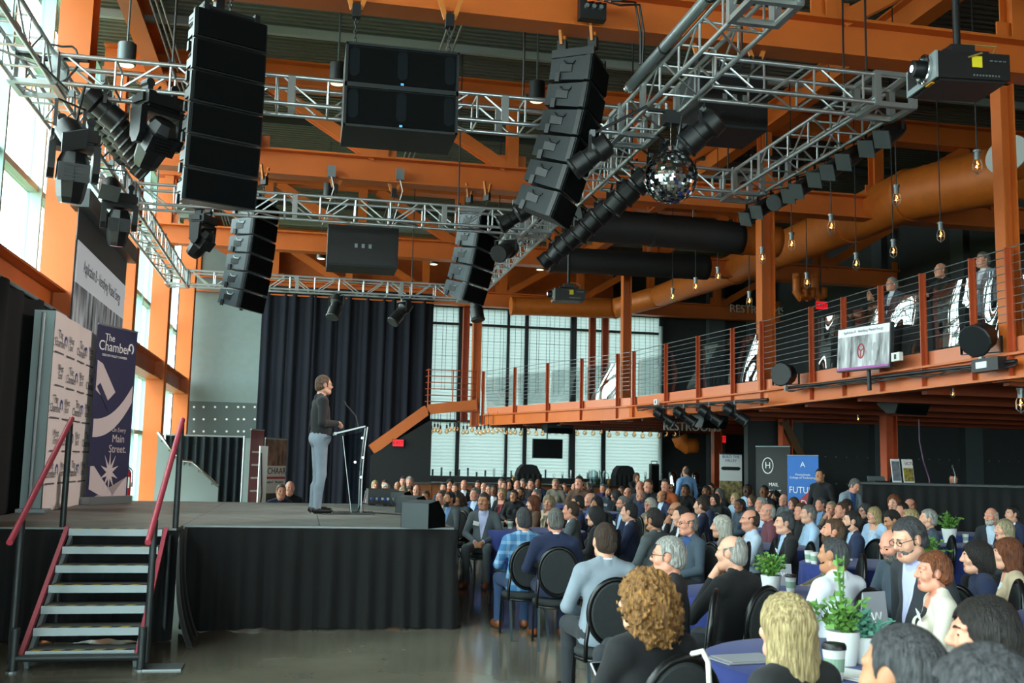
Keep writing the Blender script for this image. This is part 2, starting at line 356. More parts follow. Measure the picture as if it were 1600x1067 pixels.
# ------------------------------------------------------------------ balcony
EDGE = [(8.42, -12.), (8.32, 17.45), (7.62, 23.5), (5.25, 29.9)]
bal = sthing('balcony', (8.4, 11, 2.75))
poly = EDGE+[(5.25, 31.8), (16.95, 31.8), (16.95, -12.)]
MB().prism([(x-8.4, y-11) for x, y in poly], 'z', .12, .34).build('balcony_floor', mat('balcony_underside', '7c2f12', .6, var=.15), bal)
for y in list(np.arange(-11, 31, 1.7)):
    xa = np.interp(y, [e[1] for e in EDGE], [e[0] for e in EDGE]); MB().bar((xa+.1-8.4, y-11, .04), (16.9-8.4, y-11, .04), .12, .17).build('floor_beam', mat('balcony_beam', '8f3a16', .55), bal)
rail = {}
def run(i, posts, label):
    (x0, y0), (x1, y1) = EDGE[i], EDGE[i+1]; p, q = Vector((x0, y0, 0)), Vector((x1, y1, 0)); d = (q-p).normalized(); nrm = Vector((d.y, -d.x, 0))
    f = MB(); f.bar(p+Vector((0, 0, 2.91)), q+Vector((0, 0, 2.91)), .02, .32); f.bar(p+Vector((0, 0, 2.765))-nrm*.06, q+Vector((0, 0, 2.765))-nrm*.06, .2, .03); f.bar(p+Vector((0, 0, 3.06))-nrm*.03, q+Vector((0, 0, 3.06))-nrm*.03, .12, .03)
    f.v = [(a-8.4, b-11, c_-2.75) for a, b, c_ in f.v]; f.build('fascia', ORANGE, bal)
    k = MB(); k.bar(p+Vector((0, 0, 3.18))+nrm*.05, q+Vector((0, 0, 3.18))+nrm*.05, .015, .2); k.v = [(a-8.4, b-11, c_-2.75) for a, b, c_ in k.v]; k.build('kick_plate', PINK, bal)
    mid = (p+q)/2; r = thing('balcony_railing', label, 'railing', (mid.x, mid.y, 2.75)); L = (q-p).length
    def plan(px):
        # where the sight line of photo column px meets this edge
        a, b_ = at(px, 560, z=3.2), EYE; dx, dy = a.x, a.y; t = (p.x*dy-p.y*dx)/(d.y*dx-d.x*dy); return t
    ts = sorted(plan(px) for px in posts)
    if i == 0: ts = list(np.arange(.5, ts[0]-1, 2.4))+ts
    for t in ts:
        c_ = p+d*t-mid; MB().bar((c_.x, c_.y, .0), (c_.x, c_.y, 1.62), .02, .1, d).bar(Vector((c_.x, c_.y, .0))-nrm*.03, Vector((c_.x, c_.y, 1.62))-nrm*.03, .07, .02, d).build('post', ORANGE2, r)
    for z in np.arange(.72, 1.63, .1):
        a = p-mid; b2 = q-mid; rod('cable', (a.x, a.y, z), (b2.x, b2.y, z), .005 if z < 1.6 else .008, STEEL, r, 5)
    for t0, t1 in zip(ts[:-1], ts[1:]):
        a = p+d*(t0+.08)-mid+nrm*.05; b2 = p+d*(t1-.08)-mid+nrm*.05
        g = MB(); u_ = b2-a
        g.grid(lambda u, v: a+u_*u+Vector((0, 0, .55+.85*v))+nrm*(.016*math.sin(u*5+v*2.2+t0*3)+.010*math.sin(v*5+u*3+t0)), 22, 14); g.build('clear_panel', CLEAR, r, True, fix=False)
CLEAR = glass('clear_vinyl', 'e6eaea', .015, .26)
run(0, (1270, 1321, 1380, 1446, 1525, 1583), 'straight run of cable railing with red-brown posts beside the hanging television')
run(1, (992, 1042, 1092, 1146, 1192), 'middle run of cable railing between the two orange columns, above the row of spotlights')
run(2, (757, 806, 857, 910, 966), 'far angled run of cable railing in front of the back window')
# inner balcony wall
struct('balcony_wall', MB().box((15.4, 24, 5.8), (.2, 15.5, 5.4)), WALLG)
for y in (18.3, 21.5, 25): struct('pilaster', MB().box((15.25, y, 5.8), (.25, .5, 5.4)), MATS['pilaster_grey'])
# wall under the balcony
struct('lower_wall', MB().box((13.3, 21.5, 1.35), (7.2, .2, 2.7)), WALLG)
for x in (10.7, 12.9, 15.2): struct('pilaster', MB().box((x, 21.3, 1.35), (.45, .25, 2.7)), MATS['pilaster_grey'])
for px, y in ((1228, 20.95), (1390, 18.), (1120, 26.7)):
    p = at(px, 730, y=y); column(p.x, y, 2.75, s=.24, along='x', m=ORANGE2)
st = MB()
for z in (1.35, 1.95):
    for k in range(26): st.cyl((10.+k*.26, 21.39, z), (10.+k*.26, 21.36, z), .012, n=6)
struct('wall_studs', st, STEEL)
# brace behind the table
struct('wall_brace', MB().bar((10.3, 20.9, 2.7), (11.4, 20.9, .6), .16, .16), mat('bronze_brace', '5a3c1c', .5))
# stair up to the balcony beside the curtain
sr = thing('balcony_stair', 'orange stair with red rail climbing from behind the curtain to the balcony', 'stairs', (4.3, 30.6, 2.7))
a, b_ = at(582, 702, y=30.4), at(668, 640, y=30.4); c_ = at(745, 632, y=30.4)
MB().bar(a, b_, .06, .3).bar(b_, c_, .06, .3).bar(a+Vector((0, .5, 0)), b_+Vector((0, .5, 0)), .06, .3).build('stringer', ORANGE, sr, world=True)
MB().box(((b_.x+c_.x)/2, 30.65, b_.z+.02), (c_.x-b_.x+.2, .5, .08)).build('landing', ORANGE2, sr, world=True)
for k in range(11):
    t = (k+.5)/11; p = a.lerp(b_, t); MB().box((p.x, 30.65, p.z+.05), (.26, .44, .035)).build('tread', DARKGREY, sr, world=True)
for k in range(6):
    z = b_.z+.25+k*.19; rod('rail', Vector((b_.x, 30.4, z))-sr.location, Vector((c_.x, 30.4, z))-sr.location, .014, ORANGE2, sr, 6)
    rod('rail', Vector((b_.x, 30.4, z))-sr.location, Vector((b_.x-.02, 30.9, z+.02))-sr.location, .014, ORANGE2, sr, 6)
for x in (b_.x, (b_.x+c_.x)/2, c_.x): rod('rail_post', Vector((x, 30.4, b_.z))-sr.location, Vector((x, 30.4, b_.z+1.22))-sr.location, .02, ORANGE2, sr, 6)
# ------------------------------------------------------------------ aluminium truss grid
ZT = 5.5
SLEEVE = mat('truss_corner_block', 'a9afb0', .4, .8)
CHORDS = []
def hook(t, p, mx=1.3):
    """arm from local point p of lamp t to the nearest truss chord"""
    W_ = t.matrix_basis @ Vector(p); best = None
    for ax, c, a, b, z in CHORDS:
        q = Vector((min(max(W_.x, a), b), c, z)) if ax == 'x' else Vector((c, min(max(W_.y, a), b), z))
        if best is None or (q-W_).length < (best-W_).length: best = q
    if best is not None and (best-W_).length < mx: rod('hook_arm', p, t.matrix_basis.inverted() @ best, .016, BLACK, t, 6)
def truss(label, ax, c, a, b, w=.39, h=.31, pitch=.56, z=ZT):
    """box truss along x or y: c = smaller cross coordinate of its chords, a..b its extent"""
    P = (lambda t, u, v: Vector((t, c+u, z+v))) if ax == 'x' else (lambda t, u, v: Vector((c+u, t, z+v)))
    o = P((a+b)/2, w/2, 0); t = thing('box_truss', label, 'truss', o)
    Q = lambda *k: P(*k)-o
    for u in (0, w):
        CHORDS.append((ax, c+u, a, b, z))
        for v in (0, h): rod('chord', Q(a, u, v), Q(b, u, v), .025, ALU, t, 10)
    n = max(2, round((b-a)/pitch)); st = (b-a)/n
    for i in range(n+1):
        x = a+i*st
        for u in (0, w): rod('brace', Q(x, u, 0), Q(x, u, h), .0125, ALU, t, 6)
        rod('rung', Q(x, 0, 0), Q(x, w, 0), .0125, ALU, t, 6); rod('rung', Q(x, 0, h), Q(x, w, h), .0125, ALU, t, 6)
        if i < n:
            d = (0, h) if i % 2 else (h, 0)
            for u in (0, w): rod('brace', Q(x+.06, u, d[0]), Q(x+st-.1, u, d[1]), .0125, ALU, t, 6)
            if i % 2: rod('brace', Q(x+.06, 0, 0), Q(x+st-.06, w, 0), .0125, ALU, t, 6)
    j = a+2.4
    while j < b-.6:
        for u in (0, w):
            key = ('joint', ax)
            if key not in _unit: _unit[key] = MB().box((0, 0, 0), ((.08, .05, h) if ax == 'x' else (.05, .08, h))).mesh('joint_plate', SLEEVE)
            link('joint_plate', _unit[key], t, Q(j, u, h/2))
        j += 2.4
    for f_ in (.18, .82):
        x = a+(b-a)*f_; rod('hanger_chain', Q(x, w/2, h), Q(x, w/2, 8.57-z), .012, BLACK, t, 6); rod('hanger_yoke', Q(x, -.03, h+.03), Q(x, w+.03, h+.03), .02, BLACK, t, 6)
    return t
truss('long truss along the window wall with moving lights below', 'y', -3.15, 4., 23.68)
truss('long truss running over the aisle with a grey tube and black lamps', 'y', 3.5, 3.2, 23.68)
truss('cross truss behind the big left speaker column and upper black subwoofers', 'x', 11.16, -2.7, 3.46)
truss('cross truss in front of the hanging back-panel subwoofer', 'x', 16.3, -2.7, 3.46)
truss('lowest cross truss, just above the dark stage curtain', 'x', 23.72, -2.7, 3.46)
truss('short side truss carrying a row of nine lamps towards the balcony', 'y', 5.8, 9.95, 13.15, w=.4)
truss('short cross truss ending below the near projector', 'x', 9.5, 3.95, 6.2)
truss('short cross truss behind the mirror ball', 'x', 13.2, 3.95, 6.2)
def corner(x, y, lb, w=.42, z=ZT):
    t = thing('truss_corner', 'aluminium truss corner block '+lb, 'truss corner', (x, y, z-.02), 0, 'truss corner blocks')
    pm = MB().box((0, 0, .17), (.07, .07, .36)).mesh('corner_post', SLEEVE); fm = MB().box((0, 0, 0), (w+.06, .06, .05)).mesh('edge_bar', SLEEVE)
    for sx in (-1, 1):
        for sy in (-1, 1): link('corner_post', pm, t, (sx*w/2, sy*w/2, 0))
        for z_ in (.0, .34): link('edge_bar', fm, t, (0, sx*w/2, z_)); link('edge_bar', fm, t, (sx*w/2, 0, z_), (0, 0, PI/2))
for x, n_ in ((-2.95, 'on the window truss'), (3.69, 'on the aisle truss')):
    for y, m_ in ((11.34, 'level with the upper subwoofers'), (16.48, 'level with the back-panel subwoofer'), (23.9, 'at the curtain end')): corner(x, y, n_+' '+m_)
corner(6.0, 9.7, 'under the near projector'); corner(6.0, 13.38, 'behind the mirror ball at the silver framed lamps'); corner(3.69, 7.75, 'at the near end of the aisle truss by the grey tube')
pp = thing('grey_tube', 'fat grey tube strapped along the top of the aisle truss', 'pipe', (3.42, 8, 5.86))
MB().cyl((0, -1.4, 0), (0, 2.6, 0), .055, n=14).build('tube', STEEL, pp, 'auto'); MB().cyl((.0, 2.6, 0), (0, 2.66, 0), .065, n=14).build('end_cap', CHROME, pp, 'auto')
for y in (-.9, .3, 1.5): MB().tube([(math.cos(a)*.06, y, math.sin(a)*.06-.01) for a in np.linspace(0, 6.28, 13)[:-1]], .008, 5, True).build('strap', BLACK, pp)

# ------------------------------------------------------------------ loudspeakers
GRILLE = mat('speaker_grille', '060708', .9, bump=.2, bscale=420, spec=.12)
CABM = mat('speaker_cabinet', '1b2023', .5, bump=.08, bscale=180, spec=.35)
LED = mat('blue_badge', '5aa8e8', .4, emit='4a9ae0', estr=.6)
def hoist(parent, p, top, sub='chain'):
    """chain and clamp from local point p up to local height top"""
    m_ = MB(); z = p[2]; k = 0
    while z < top-.1:
        m_.tube([(p[0]+(.016*math.cos(a) if k % 2 else 0), p[1]+(0 if k % 2 else .016*math.cos(a)), z+.03+.03*math.sin(a)) for a in np.linspace(0, 6.28, 8)[:-1]], .006, 4, True); z += .048; k += 1
    m_.build('chain', BLACK, parent)['kind'] = 'stuff'
    for s_ in (-1, 1): MB().bar((p[0]+s_*.04, p[1], top-.14), (p[0]+s_*.12, p[1], top+.1), .03, .05).build('beam_clamp', mat('orange_clamp', 'c9752f', .5), parent)
    MB().box((p[0], p[1], top-.16), (.09, .1, .14)).build('hoist_body', BLACK, parent)
def line_array(label, px, py, y, th, n, tilt0, dt, W=.74, H=.30, D=.5, top=6.5, flip=False):
    o = at(px, py, y=y); t = thing('line_array', label, 'loudspeaker', o, rad(th))     # local -y is the front
    p = Vector((0, 0, 0)); a = rad(tilt0)
    for i in range(n):
        M = Matrix.Translation(p) @ Matrix.Rotation(a, 4, 'X')
        b = MB(); b.prism([(-D*.5, -.004), (-D*.5, -H+.004), (D*.5, -H+.03), (D*.5, -.03)], 'x', -W/2, W/2)
        b.v = [tuple(M @ Vector((x*(1 if yy < 0 else .72), yy, z))) for x, yy, z in b.v]; cb = b.build('cabinet', mat('speaker_cabinet_pale', '434e54', .45, bump=.05, bscale=180) if flip else CABM, t)
        g = MB().box((0, -D*.5-.012, -H/2), (W-.03, .022, H-.035)); g.v = [tuple(M @ Vector(v)) for v in g.v]; g.build('grille', GRILLE, cb)
        for s_ in (-1, 1):
            r = MB(); r.box((s_*(W/2-.015), -D*.42, -H/2), (.05, .05, H*.94)); r.box((s_*(W/2*.80+.02), D*.1, -H/2), (.025, .14, .09)); r.box((s_*(W/2*.83), .14, -H*.85), (.03, .05, .1)); r.v = [tuple(M @ Vector(v)) for v in r.v]; r.build('rigging_plate', BLACKP, cb)
        h = MB()
        for s_ in (-1, 1): h.tube([(s_*W*.44, -.05, -.06), (s_*W*.46, -.03, -.1), (s_*W*.45, .05, -.1), (s_*W*.42, .09, -.06)], .009, 5)
        h.box((0, D*.5+.003, -H/2), (.22, .012, .1)); h.v = [tuple(M @ Vector(v)) for v in h.v]; h.build('handle', STEEL if flip else BLACK, cb)
        q = MB()
        q.box((.06, D*.5+.012, -H/2), (.05, .012, .03)); q.tube([(.06, D*.5+.02, -H/2), (.1, D*.5+.06, -H/2-.06), (.2, D*.5+.02, -H/2-.02)], .006, 5); q.v = [tuple(M @ Vector(v)) for v in q.v]; q.build('connector', mat('blue_connector', '2a4f9a', .4), cb)
        p = M @ Vector((0, 0, -H-.006)); a += rad(dt)
    MB().box((0, 0, .045), (W*.8, D*.9, .03)).box((-W*.36, 0, .045), (.05, D*.98, .09)).box((W*.36, 0, .045), (.05, D*.98, .09)).build('flying_frame', BLACK, t)
    for y_ in (-.16, .2): hoist(t, (0, y_, .07), top-o.z)
    return t
line_array('big near line array of six black boxes hanging left of the upper subwoofers', 350, 38, 10.6, 24, 6, -2, 1.6, top=6.55, H=.318)
line_array('curved near line array with handles in its side, right of the upper subwoofers', 905, 100, 10.75, 58, 6, 7, 2.9, top=6.5, H=.295, W=.62)
line_array('far line array with pale side panels hanging behind the cross truss over the gray wall', 398, 318, 17.65, 62, 6, 2, 1.8, top=6.5, flip=True)
line_array('far line array tilted downwards beside the aisle truss', 748, 338, 17.65, 52, 5, 6, 3., top=6.5, flip=True)
def sub(label, px0, py0, px1, py1, y, n, back=False, top=6.5, rz=0, D=.72):
    a, b = at(px0, py0, y=y), at(px1, py1, y=y); W, H = (b.x-a.x), (a.z-b.z)/n; o = Vector(((a.x+b.x)/2, y, a.z))
    t = thing('subwoofer_stack', label, 'loudspeaker', o, rad(rz))
    for i in range(n):
        z = -H*(i+.5); cb = MB().box((0, D/2, z), (W, D, H-.012)).build('cabinet', CABM, t)
        if back:
            MB().box((0, -.004, z), (W-.06, .012, H-.08)).build('back_panel', BLACKP, cb); pl = MB()
            for k in range(3): pl.box((-.12+k*.12, -.015, z), (.05, .02, .07))
            pl.build('connector', STEEL, cb)
        else:
            m_ = MB()
            for x, z_, sx, sz in ((0, z+H/2-.012, W, .024), (0, z-H/2+.012, W, .024), (-W/2+.012, z, .024, H), (W/2-.012, z, .024, H)): m_.box((x, -.014, z_), (sx, .028, sz))
            m_.build('frame', CABM, cb); MB().box((0, -.006, z), (W-.07, .012, H-.07)).build('grille', GRILLE, cb)
            for x in (-W*.42, 0, W*.42):
                m_ = MB().prism([(x+.055*math.cos(q), z+.02+(.1 if math.sin(q) > 0 else -.1)*1+.055*math.sin(q)) for q in np.linspace(0, 2*PI, 17)[:-1]], 'y', -.016, -.01); m_.build('port', mat('port_shadow', '101418', .7, spec=.1), cb)
            MB().box((0, -.018, z-H*.40), (.03, .01, .022)).build('badge', LED, cb)
    for s_ in (-1, 1): hoist(t, (s_*W*.42, .15, .02), top-o.z)
    return t
sub('upper pair of black subwoofers with blue badges hung in the middle of the roof', 541, 66, 714, 212, 10.35, 2)
sub('lower hanging subwoofer seen from its plain back panel', 513, 349, 621, 420, 17.6, 1, True)
sub('black subwoofer partly hidden behind the aisle truss', 1094, 100, 1200, 205, 10.6, 1, True)

# ------------------------------------------------------------------ lamps
LENS = mat('lamp_lens', 'aab4bb', .08, .3); WARM = mat('lit_lamp_lens', 'fff0d0', .3, emit='ffe2a8', estr=9.)
PINKL = mat('pink_led_lens', 'd8a8c0', .3, emit='c58aa8', estr=.5); VIOL = mat('violet_led_lens', 'b05ac8', .3, emit='a040c0', estr=1.0)
GEL = mat('silver_gel_frame', '565c5f', .4, .5)
def moving_head(label, px, py, y, pan, tilt, s=1., lens=LENS):
    o = at(px, py, y=y); t = thing('moving_head_light', label, 'stage light', o, rad(pan)); K = lambda b: setattr(b, 'v', [(x*s, q*s, z*s) for x, q, z in b.v]) or b
    K(MB().box((0, 0, -.06), (.36, .26, .11)).box((0, 0, -.12), (.30, .2, .03)).box((.19, 0, -.06), (.03, .16, .07)).box((-.19, 0, -.06), (.03, .16, .07))).build('base', BLACKP, t)
    for sx in (-1, 1): K(MB().box((sx*.12, 0, .03), (.05, .1, .08)).cyl((sx*.12, -.05, .09), (sx*.12, .05, .09), .04)).build('clamp', BLACK, t)
    y_ = MB()
    for sx in (-1, 1): y_.prism([(-.09, -.14), (.09, -.14), (.075, -.38), (.03, -.45), (-.03, -.45), (-.075, -.38)], 'x', sx*.185-.03, sx*.185+.03)
    y_.box((0, 0, -.155), (.40, .17, .05)); K(y_).build('yoke', BLACKP, t)
    T = Matrix.Translation((0, 0, -.38)) @ Matrix.Rotation(rad(tilt), 4, 'X')
    h = MB(); prof = [(.05, .19), (.10, .18), (.135, .10), (.14, -.06), (.115, -.22), (.095, -.27)]
    h.lathe(prof, n=8); h.box((0, 0, .0), (.26, .27, .16)); h.v = [tuple(T @ Vector((x, q, z))) for x, q, z in h.v]; hb = K(h).build('head', BLACKP, t)
    l = MB().lathe([(.08, -.268), (.075, -.277), (.0, -.282)], n=14); l.v = [tuple(T @ Vector(v)) for v in l.v]; K(l).build('lens', lens, hb)
    f = MB()
    for k in range(5): f.box((0, .142, .06-.03*k), (.16, .012, .012)); f.box((0, -.142, .06-.03*k), (.16, .012, .012))
    f.v = [tuple(T @ Vector(v)) for v in f.v]; K(f).build('vent', BLACK, hb); hook(t, (0, 0, .09*s)); return t
moving_head('large moving head aimed down in front of the window columns', 118, 205, 10.9, 18, 12, 1.15)
moving_head('moving head tipped left, beside the big near speaker column', 249, 152, 11.35, 40, 42, 1.25)
moving_head('moving head with a glowing pink eye below the window truss', 188, 304, 14.6, 15, 14, 1.1, PINKL)
moving_head('small moving head pointing to the window, under the middle cross truss', 318, 338, 16.45, 60, 40, 1.05)
def lamp(label, px, py, y, d, L=.42, r=.085, kind='ellipsoid', lens=LENS, s=1., group=None, z=None, up=.22, xx=None, pos=None):
    """theatre lamp hanging from a clamp; d = pointing direction"""
    o = Vector(pos) if pos else at(px, py, x=xx) if xx is not None else at(px, py, y=y); t = thing('stage_spotlight', label, 'stage light', o, 0, group); d = Vector(d).normalized(); q = Vector((0, 0, 1)).rotation_difference(d).to_matrix().to_4x4()
    X = lambda b: setattr(b, 'v', [tuple((q @ Vector(v))*s) for v in b.v]) or b
    if kind == 'ellipsoid': b = MB().lathe([(.05, -L*.5), (r*1.15, -L*.42), (r*1.25, -L*.15), (r*.95, -L*.08), (r*.95, L*.12), (r*1.1, L*.14), (r*1.1, L*.48), (r*.9, L*.5)], n=14)
    else: b = MB().lathe([(.04, -L*.5), (r*.8, -L*.45), (r*1.05, -L*.2), (r*1.05, L*.45), (r*.95, L*.48)], n=14)
    bd = X(b).build('body', BLACKP, t, 'auto'); X(MB().lathe([(r*.9, L*.485), (.0, L*.50)], n=14)).build('lens', lens, bd, 'auto')
    X(MB().box((0, 0, L*.53), (r*2.1, r*2.1, .012)) if lens is not WARM and kind == 'par' else MB().lathe([(r*1.12, L*.46), (r*1.22, L*.5), (r*1.12, L*.54)], n=14)).build('gel_frame', GEL if kind == 'par' else BLACK, bd)
    sd = d.cross(Vector((0, 0, 1))).normalized() if abs(d.z) < .98 else Vector((1, 0, 0)); yk = MB(); w_ = r*1.5*s
    yk.bar(sd*w_, sd*w_+Vector((0, 0, up*.8)), .006, .035).bar(-sd*w_, -sd*w_+Vector((0, 0, up*.8)), .006, .035).bar(sd*w_+Vector((0, 0, up*.8)), -sd*w_+Vector((0, 0, up*.8)), .03, .012); yk.build('yoke', BLACK, t)
    MB().cyl((0, 0, up*.8), (0, 0, up*1.08), .014, n=8).box((0, 0, up*1.1), (.05, .06, .07)).build('clamp', STEEL, t)
    MB().tube([q @ Vector((0, 0, -L*.5*s)), q @ Vector((0, .02, -L*.6*s))+Vector((0, 0, .03)), Vector((.03, .02, up*.6)), Vector((.02, .03, up*1.2))], .007, 5).build('cable', BLACK, t); hook(t, (0, 0, up*1.08)) if xx is None else None; return t
TS = (.0, 12.8, 2.)    # the stage
g = 'black lamps hung along the aisle truss'
for px, py, y, dz, lb in ((925, 243, 10.2, (-.7, .3, -.55), 'black lamp left of the aisle truss beside the mirror ball'), (832, 322, 14.2, (-.8, .2, -.5), 'black lamp with amber frame beside the curved speaker column'), (803, 340, 15., (-.8, .2, -.5), 'black lamp just under the amber framed lamp')):
    lamp(lb, px, py, y, dz, .44, .1, s=1.08)
for k in range(13):
    y = 9.95+.56*k; v = (4.02, y, 5.18); d_ = _f.dot(Vector(v)-EYE); lamp(ordinal(k)+' black lamp along the right side of the aisle truss, counted from the mirror ball', 800+FPX*_r2.dot(Vector(v)-EYE)/d_, 533.5-FPX*_u2.dot(Vector(v)-EYE)/d_, y, (-.62+.1*(k % 3), .35, -.6), .4, .11, s=1.15, up=.2, group=g)
lamp('lit lamp glowing warm white on the aisle truss', 790, 391, 16.2, (-.55, -.75, -.4), .44, .1, lens=WARM, s=1.25)
for k, (px, py) in enumerate(((158, 168), (165, 182), (172, 196), (179, 208), (186, 220), (192, 231), (199, 242), (205, 252))):
    lamp(ordinal(k)+' lamp down the dense black row on the inner side of the window truss', px, py, 11.4+k*.42, (.75, .3, -.55), .4, .1, group='dense lamp row on the window truss', up=.3, s=1.2)
lamp('lamp hanging straight below the lowest cross truss, in front of the dark curtain', 525, 478, 23.9, (-.25, -.35, -.9), .55, .12, s=1.1, up=.3); lamp('tilted lamp below the lowest cross truss, at the right half of the dark curtain', 627, 487, 23.9, (-.55, -.3, -.75), .6, .11, s=1.15, up=.3); lamp('long lamp hanging from the far end of the aisle truss by the window', 743, 475, 23.6, (.15, -.2, -1), .7, .13, s=1.1, up=.3)
lamp('violet led lamp between truss and near moving head', 108, 205, 10.6, (.5, -.35, -.75), .2, .1, kind='par', lens=VIOL, up=.35, s=1.2); lamp('pale pink led lamp above the glowing moving head', 172, 292, 14.3, (.1, -.6, -.8), .22, .11, kind='par', lens=PINKL, s=1.1, up=.3)
for k, (px, py) in enumerate(((1178, 333), (1196, 322), (1220, 312), (1246, 297), (1259, 289), (1287, 271), (1308, 259), (1333, 243), (1369, 222), (1394, 207))):
    y = 13.4-k*.37; lit = k == 2
    lamp('lit lamp shining white in the row on the short side truss' if lit else ordinal(k-(k > 2))+' silver framed black lamp in the row rising to the near projector', px, py, y, (-.8, -.25, -.55) if not lit else (-.75, -.5, -.4), .34, .09, kind='par', lens=WARM if lit else LENS, group=None if lit else 'silver framed lamps on the short side truss', up=.2, s=1.1)
# lamp bars on the balcony front
def pipe_bar(label, a, b):
    t = thing('lamp_bar', label, 'pipe', a); d = b-a; rod('pipe', (0, 0, 0), d, .027, BLACK, t, 10)
    for k in (.12, .5, .88): MB().bar(d*k, d*k+Vector((.22, .0, .03)), .03, .03).build('bracket', BLACK, t)
    c = MB()
    for w_ in range(2): c.tube([d*(i/40)+Vector((.02*math.sin(i*1.1+w_*2), 0, -.035-.02*math.sin(i*.7+w_)-.02*R.random())) for i in range(41)], .011, 5)
    c.build('cable', BLACK, t); return t
pipe_bar('black lamp bar with four spotlights on the middle of the balcony front', at(996, 637, x=7.5), at(1200, 624, x=8.05)); pipe_bar('black lamp bar wrapped with cable below the hanging television', at(1230, 606, x=8.12), at(1588, 564, x=8.2))
for px, py, lb in ((1047, 648, 'first of four spotlights under the balcony, nearest the tall column'), (1082, 648, 'second of the four spotlights under the balcony'), (1122, 650, 'third of the four spotlights under the balcony, above the black wedge speaker'), (1158, 644, 'last of the four spotlights under the balcony')):
    pa, pb = at(996, 637, x=7.5), at(1200, 624, x=8.05); lamp(lb, px, py, 0, (.75, -.3, -.55), .5, .09, xx=7.7, up=.2, s=1.05, pos=pa.lerp(pb, (px-996)/204)-Vector((0, 0, .235)))
lamp('round black flood lamp standing on the end of the balcony lamp bar', 1228, 585, 0, (-.85, -.5, -.05), .3, .17, kind='flood', xx=8.05, up=-.22, lens=BLACK); lamp('black flood lamp on the balcony edge by the near orange column', 1533, 527, 0, (-.8, -.4, -.35), .34, .17, kind='flood', xx=8.15, up=-.25, lens=BLACK)
bx = thing('dimmer_box', 'small black dimmer box with white label on the balcony lamp bar', 'electrical box', at(1545, 570, x=8.15)); MB().box((0, 0, 0), (.12, .5, .16)).build('case', BLACK, bx); MB().box((-.065, .05, .0), (.012, .2, .08)).build('label_plate', WHITE, bx)
for px, py, x in ((1414, 558, 8.25), (908, 629 - 1, 7.6)):
    o = at(px, py, x=x) if px > 1000 else at(1026, 628, x=7.7); ob = thing('junction_box', 'white junction box on the balcony front '+('near the flood lamp' if px > 1000 else 'above the four spotlights'), 'electrical box', o-Vector((.12, 0, 0)) if px > 1000 else o); MB().box((0, 0, 0), (.06, .2, .12)).build('case', WHITE, ob); MB().box((-.032, 0, 0), (.006, .05, .07)).build('socket', BLACK, ob)
# wedge speakers under the balcony
def wedge(label, px, py, y, rz, W=.75):
    o = at(px, py, y=y); t = thing('ceiling_speaker', label, 'loudspeaker', o, rad(rz)); MB().prism([(-.2, .14), (.2, .14), (.2, -.02), (.02, -.16), (-.14, -.16), (-.2, -.02)], 'x', -W/2, W/2).build('cabinet', CABM, t)
    MB().prism([(-.145, -.165), (-.205, -.025), (-.211, -.02), (-.155, -.17)], 'x', -W/2+.03, W/2-.03).build('grille', GRILLE, t); MB().box((0, 0, .2), (.1, .1, .2)).build('bracket', BLACK, t); MB().box((-.05, -.205, .06), (.1, .02, .04)).build('badge', STEEL, t); return t
wedge('wedge speaker under the far balcony above the black television', 872, 668, 27.2, 5); wedge('wedge speaker tucked behind the four balcony spotlights', 1108, 657, 20.5, 25); wedge('wedge speaker hanging below the balcony beneath the television', 1412, 632, 15.2, 20, .8)
# can pendants
CAN = mat('grey_can', '4c5458', .4, .3); CANB = mat('black_can', '1d2022', .4); DIFF = mat('can_diffuser', 'fff4dc', .4, emit='ffedc8', estr=1.4)
for px, py, y, m_, lb in ((198, 84, 14.6, CAN, 'grey can pendant between the window truss and near speaker column'), (528, 114, 15., CANB, 'black can pendant left of the upper subwoofers'), (839, 142, 15., CANB, 'black can pendant left of the curved speaker column'), (514, 297, 22.2, CANB, 'small black can pendant above the middle cross truss'), (1125, 176, 14., CANB, 'can pendant beside the half hidden subwoofer'), (502, 395, 28., CANB, 'far can pendant left of the back-panel subwoofer'), (678, 404, 28., CANB, 'far can pendant right of the back-panel subwoofer'), (844, 413, 29., CANB, 'far can pendant left of the hanging projector')):
    o = at(px, py, y=y); t = thing('can_pendant', lb, 'pendant lamp', o); MB().cyl((0, 0, -.16), (0, 0, .14), .125, n=18).build('can', m_, t, 'auto'); MB().cyl((0, 0, -.168), (0, 0, -.158), .105, n=18).build('diffuser', DIFF, t); MB().cyl((0, 0, .14), (0, 0, ZC-.02-o.z), .014, n=8).build('stem', CAN, t)
# cage pendants over the balcony
BULB = glass('bulb_glass', 'fff3dd', .0, .04); FIL = mat('glowing_filament', 'ffcf86', .4, emit='ffb45a', estr=22.); CAGE = mat('pendant_cage', '8d9294', .4, .6)
def bulbmesh():
    k = {}
    k['socket'] = MB().cyl((0, 0, .0), (0, 0, .10), .038, n=10).cyl((0, 0, .1), (0, 0, .13), .05, n=10).mesh('socket', CAGE)
    k['bulb'] = MB().lathe([(.018, 0), (.022, -.03), (.042, -.085), (.036, -.12), (.0, -.135)], n=12).mesh('bulb', BULB, True)
    k['filament'] = MB().tube([(.0, 0, -.02), (.014, 0, -.06), (-.012, .01, -.09), (0, -.01, -.10)], .007, 5).mesh('filament', FIL)
    m_ = MB()
    for a in range(6): m_.tube([(.045*math.cos(a*PI/3), .045*math.sin(a*PI/3), .0), (.062*math.cos(a*PI/3), .062*math.sin(a*PI/3), -.05), (.06*math.cos(a*PI/3), .06*math.sin(a*PI/3), -.14), (.0, 0, -.19)], .0045, 4)
    m_.tube([(.063*math.cos(a), .063*math.sin(a), -.08) for a in np.linspace(0, 6.28, 13)[:-1]], .004, 4, True); k['cage'] = m_.mesh('cage', CAGE); return k
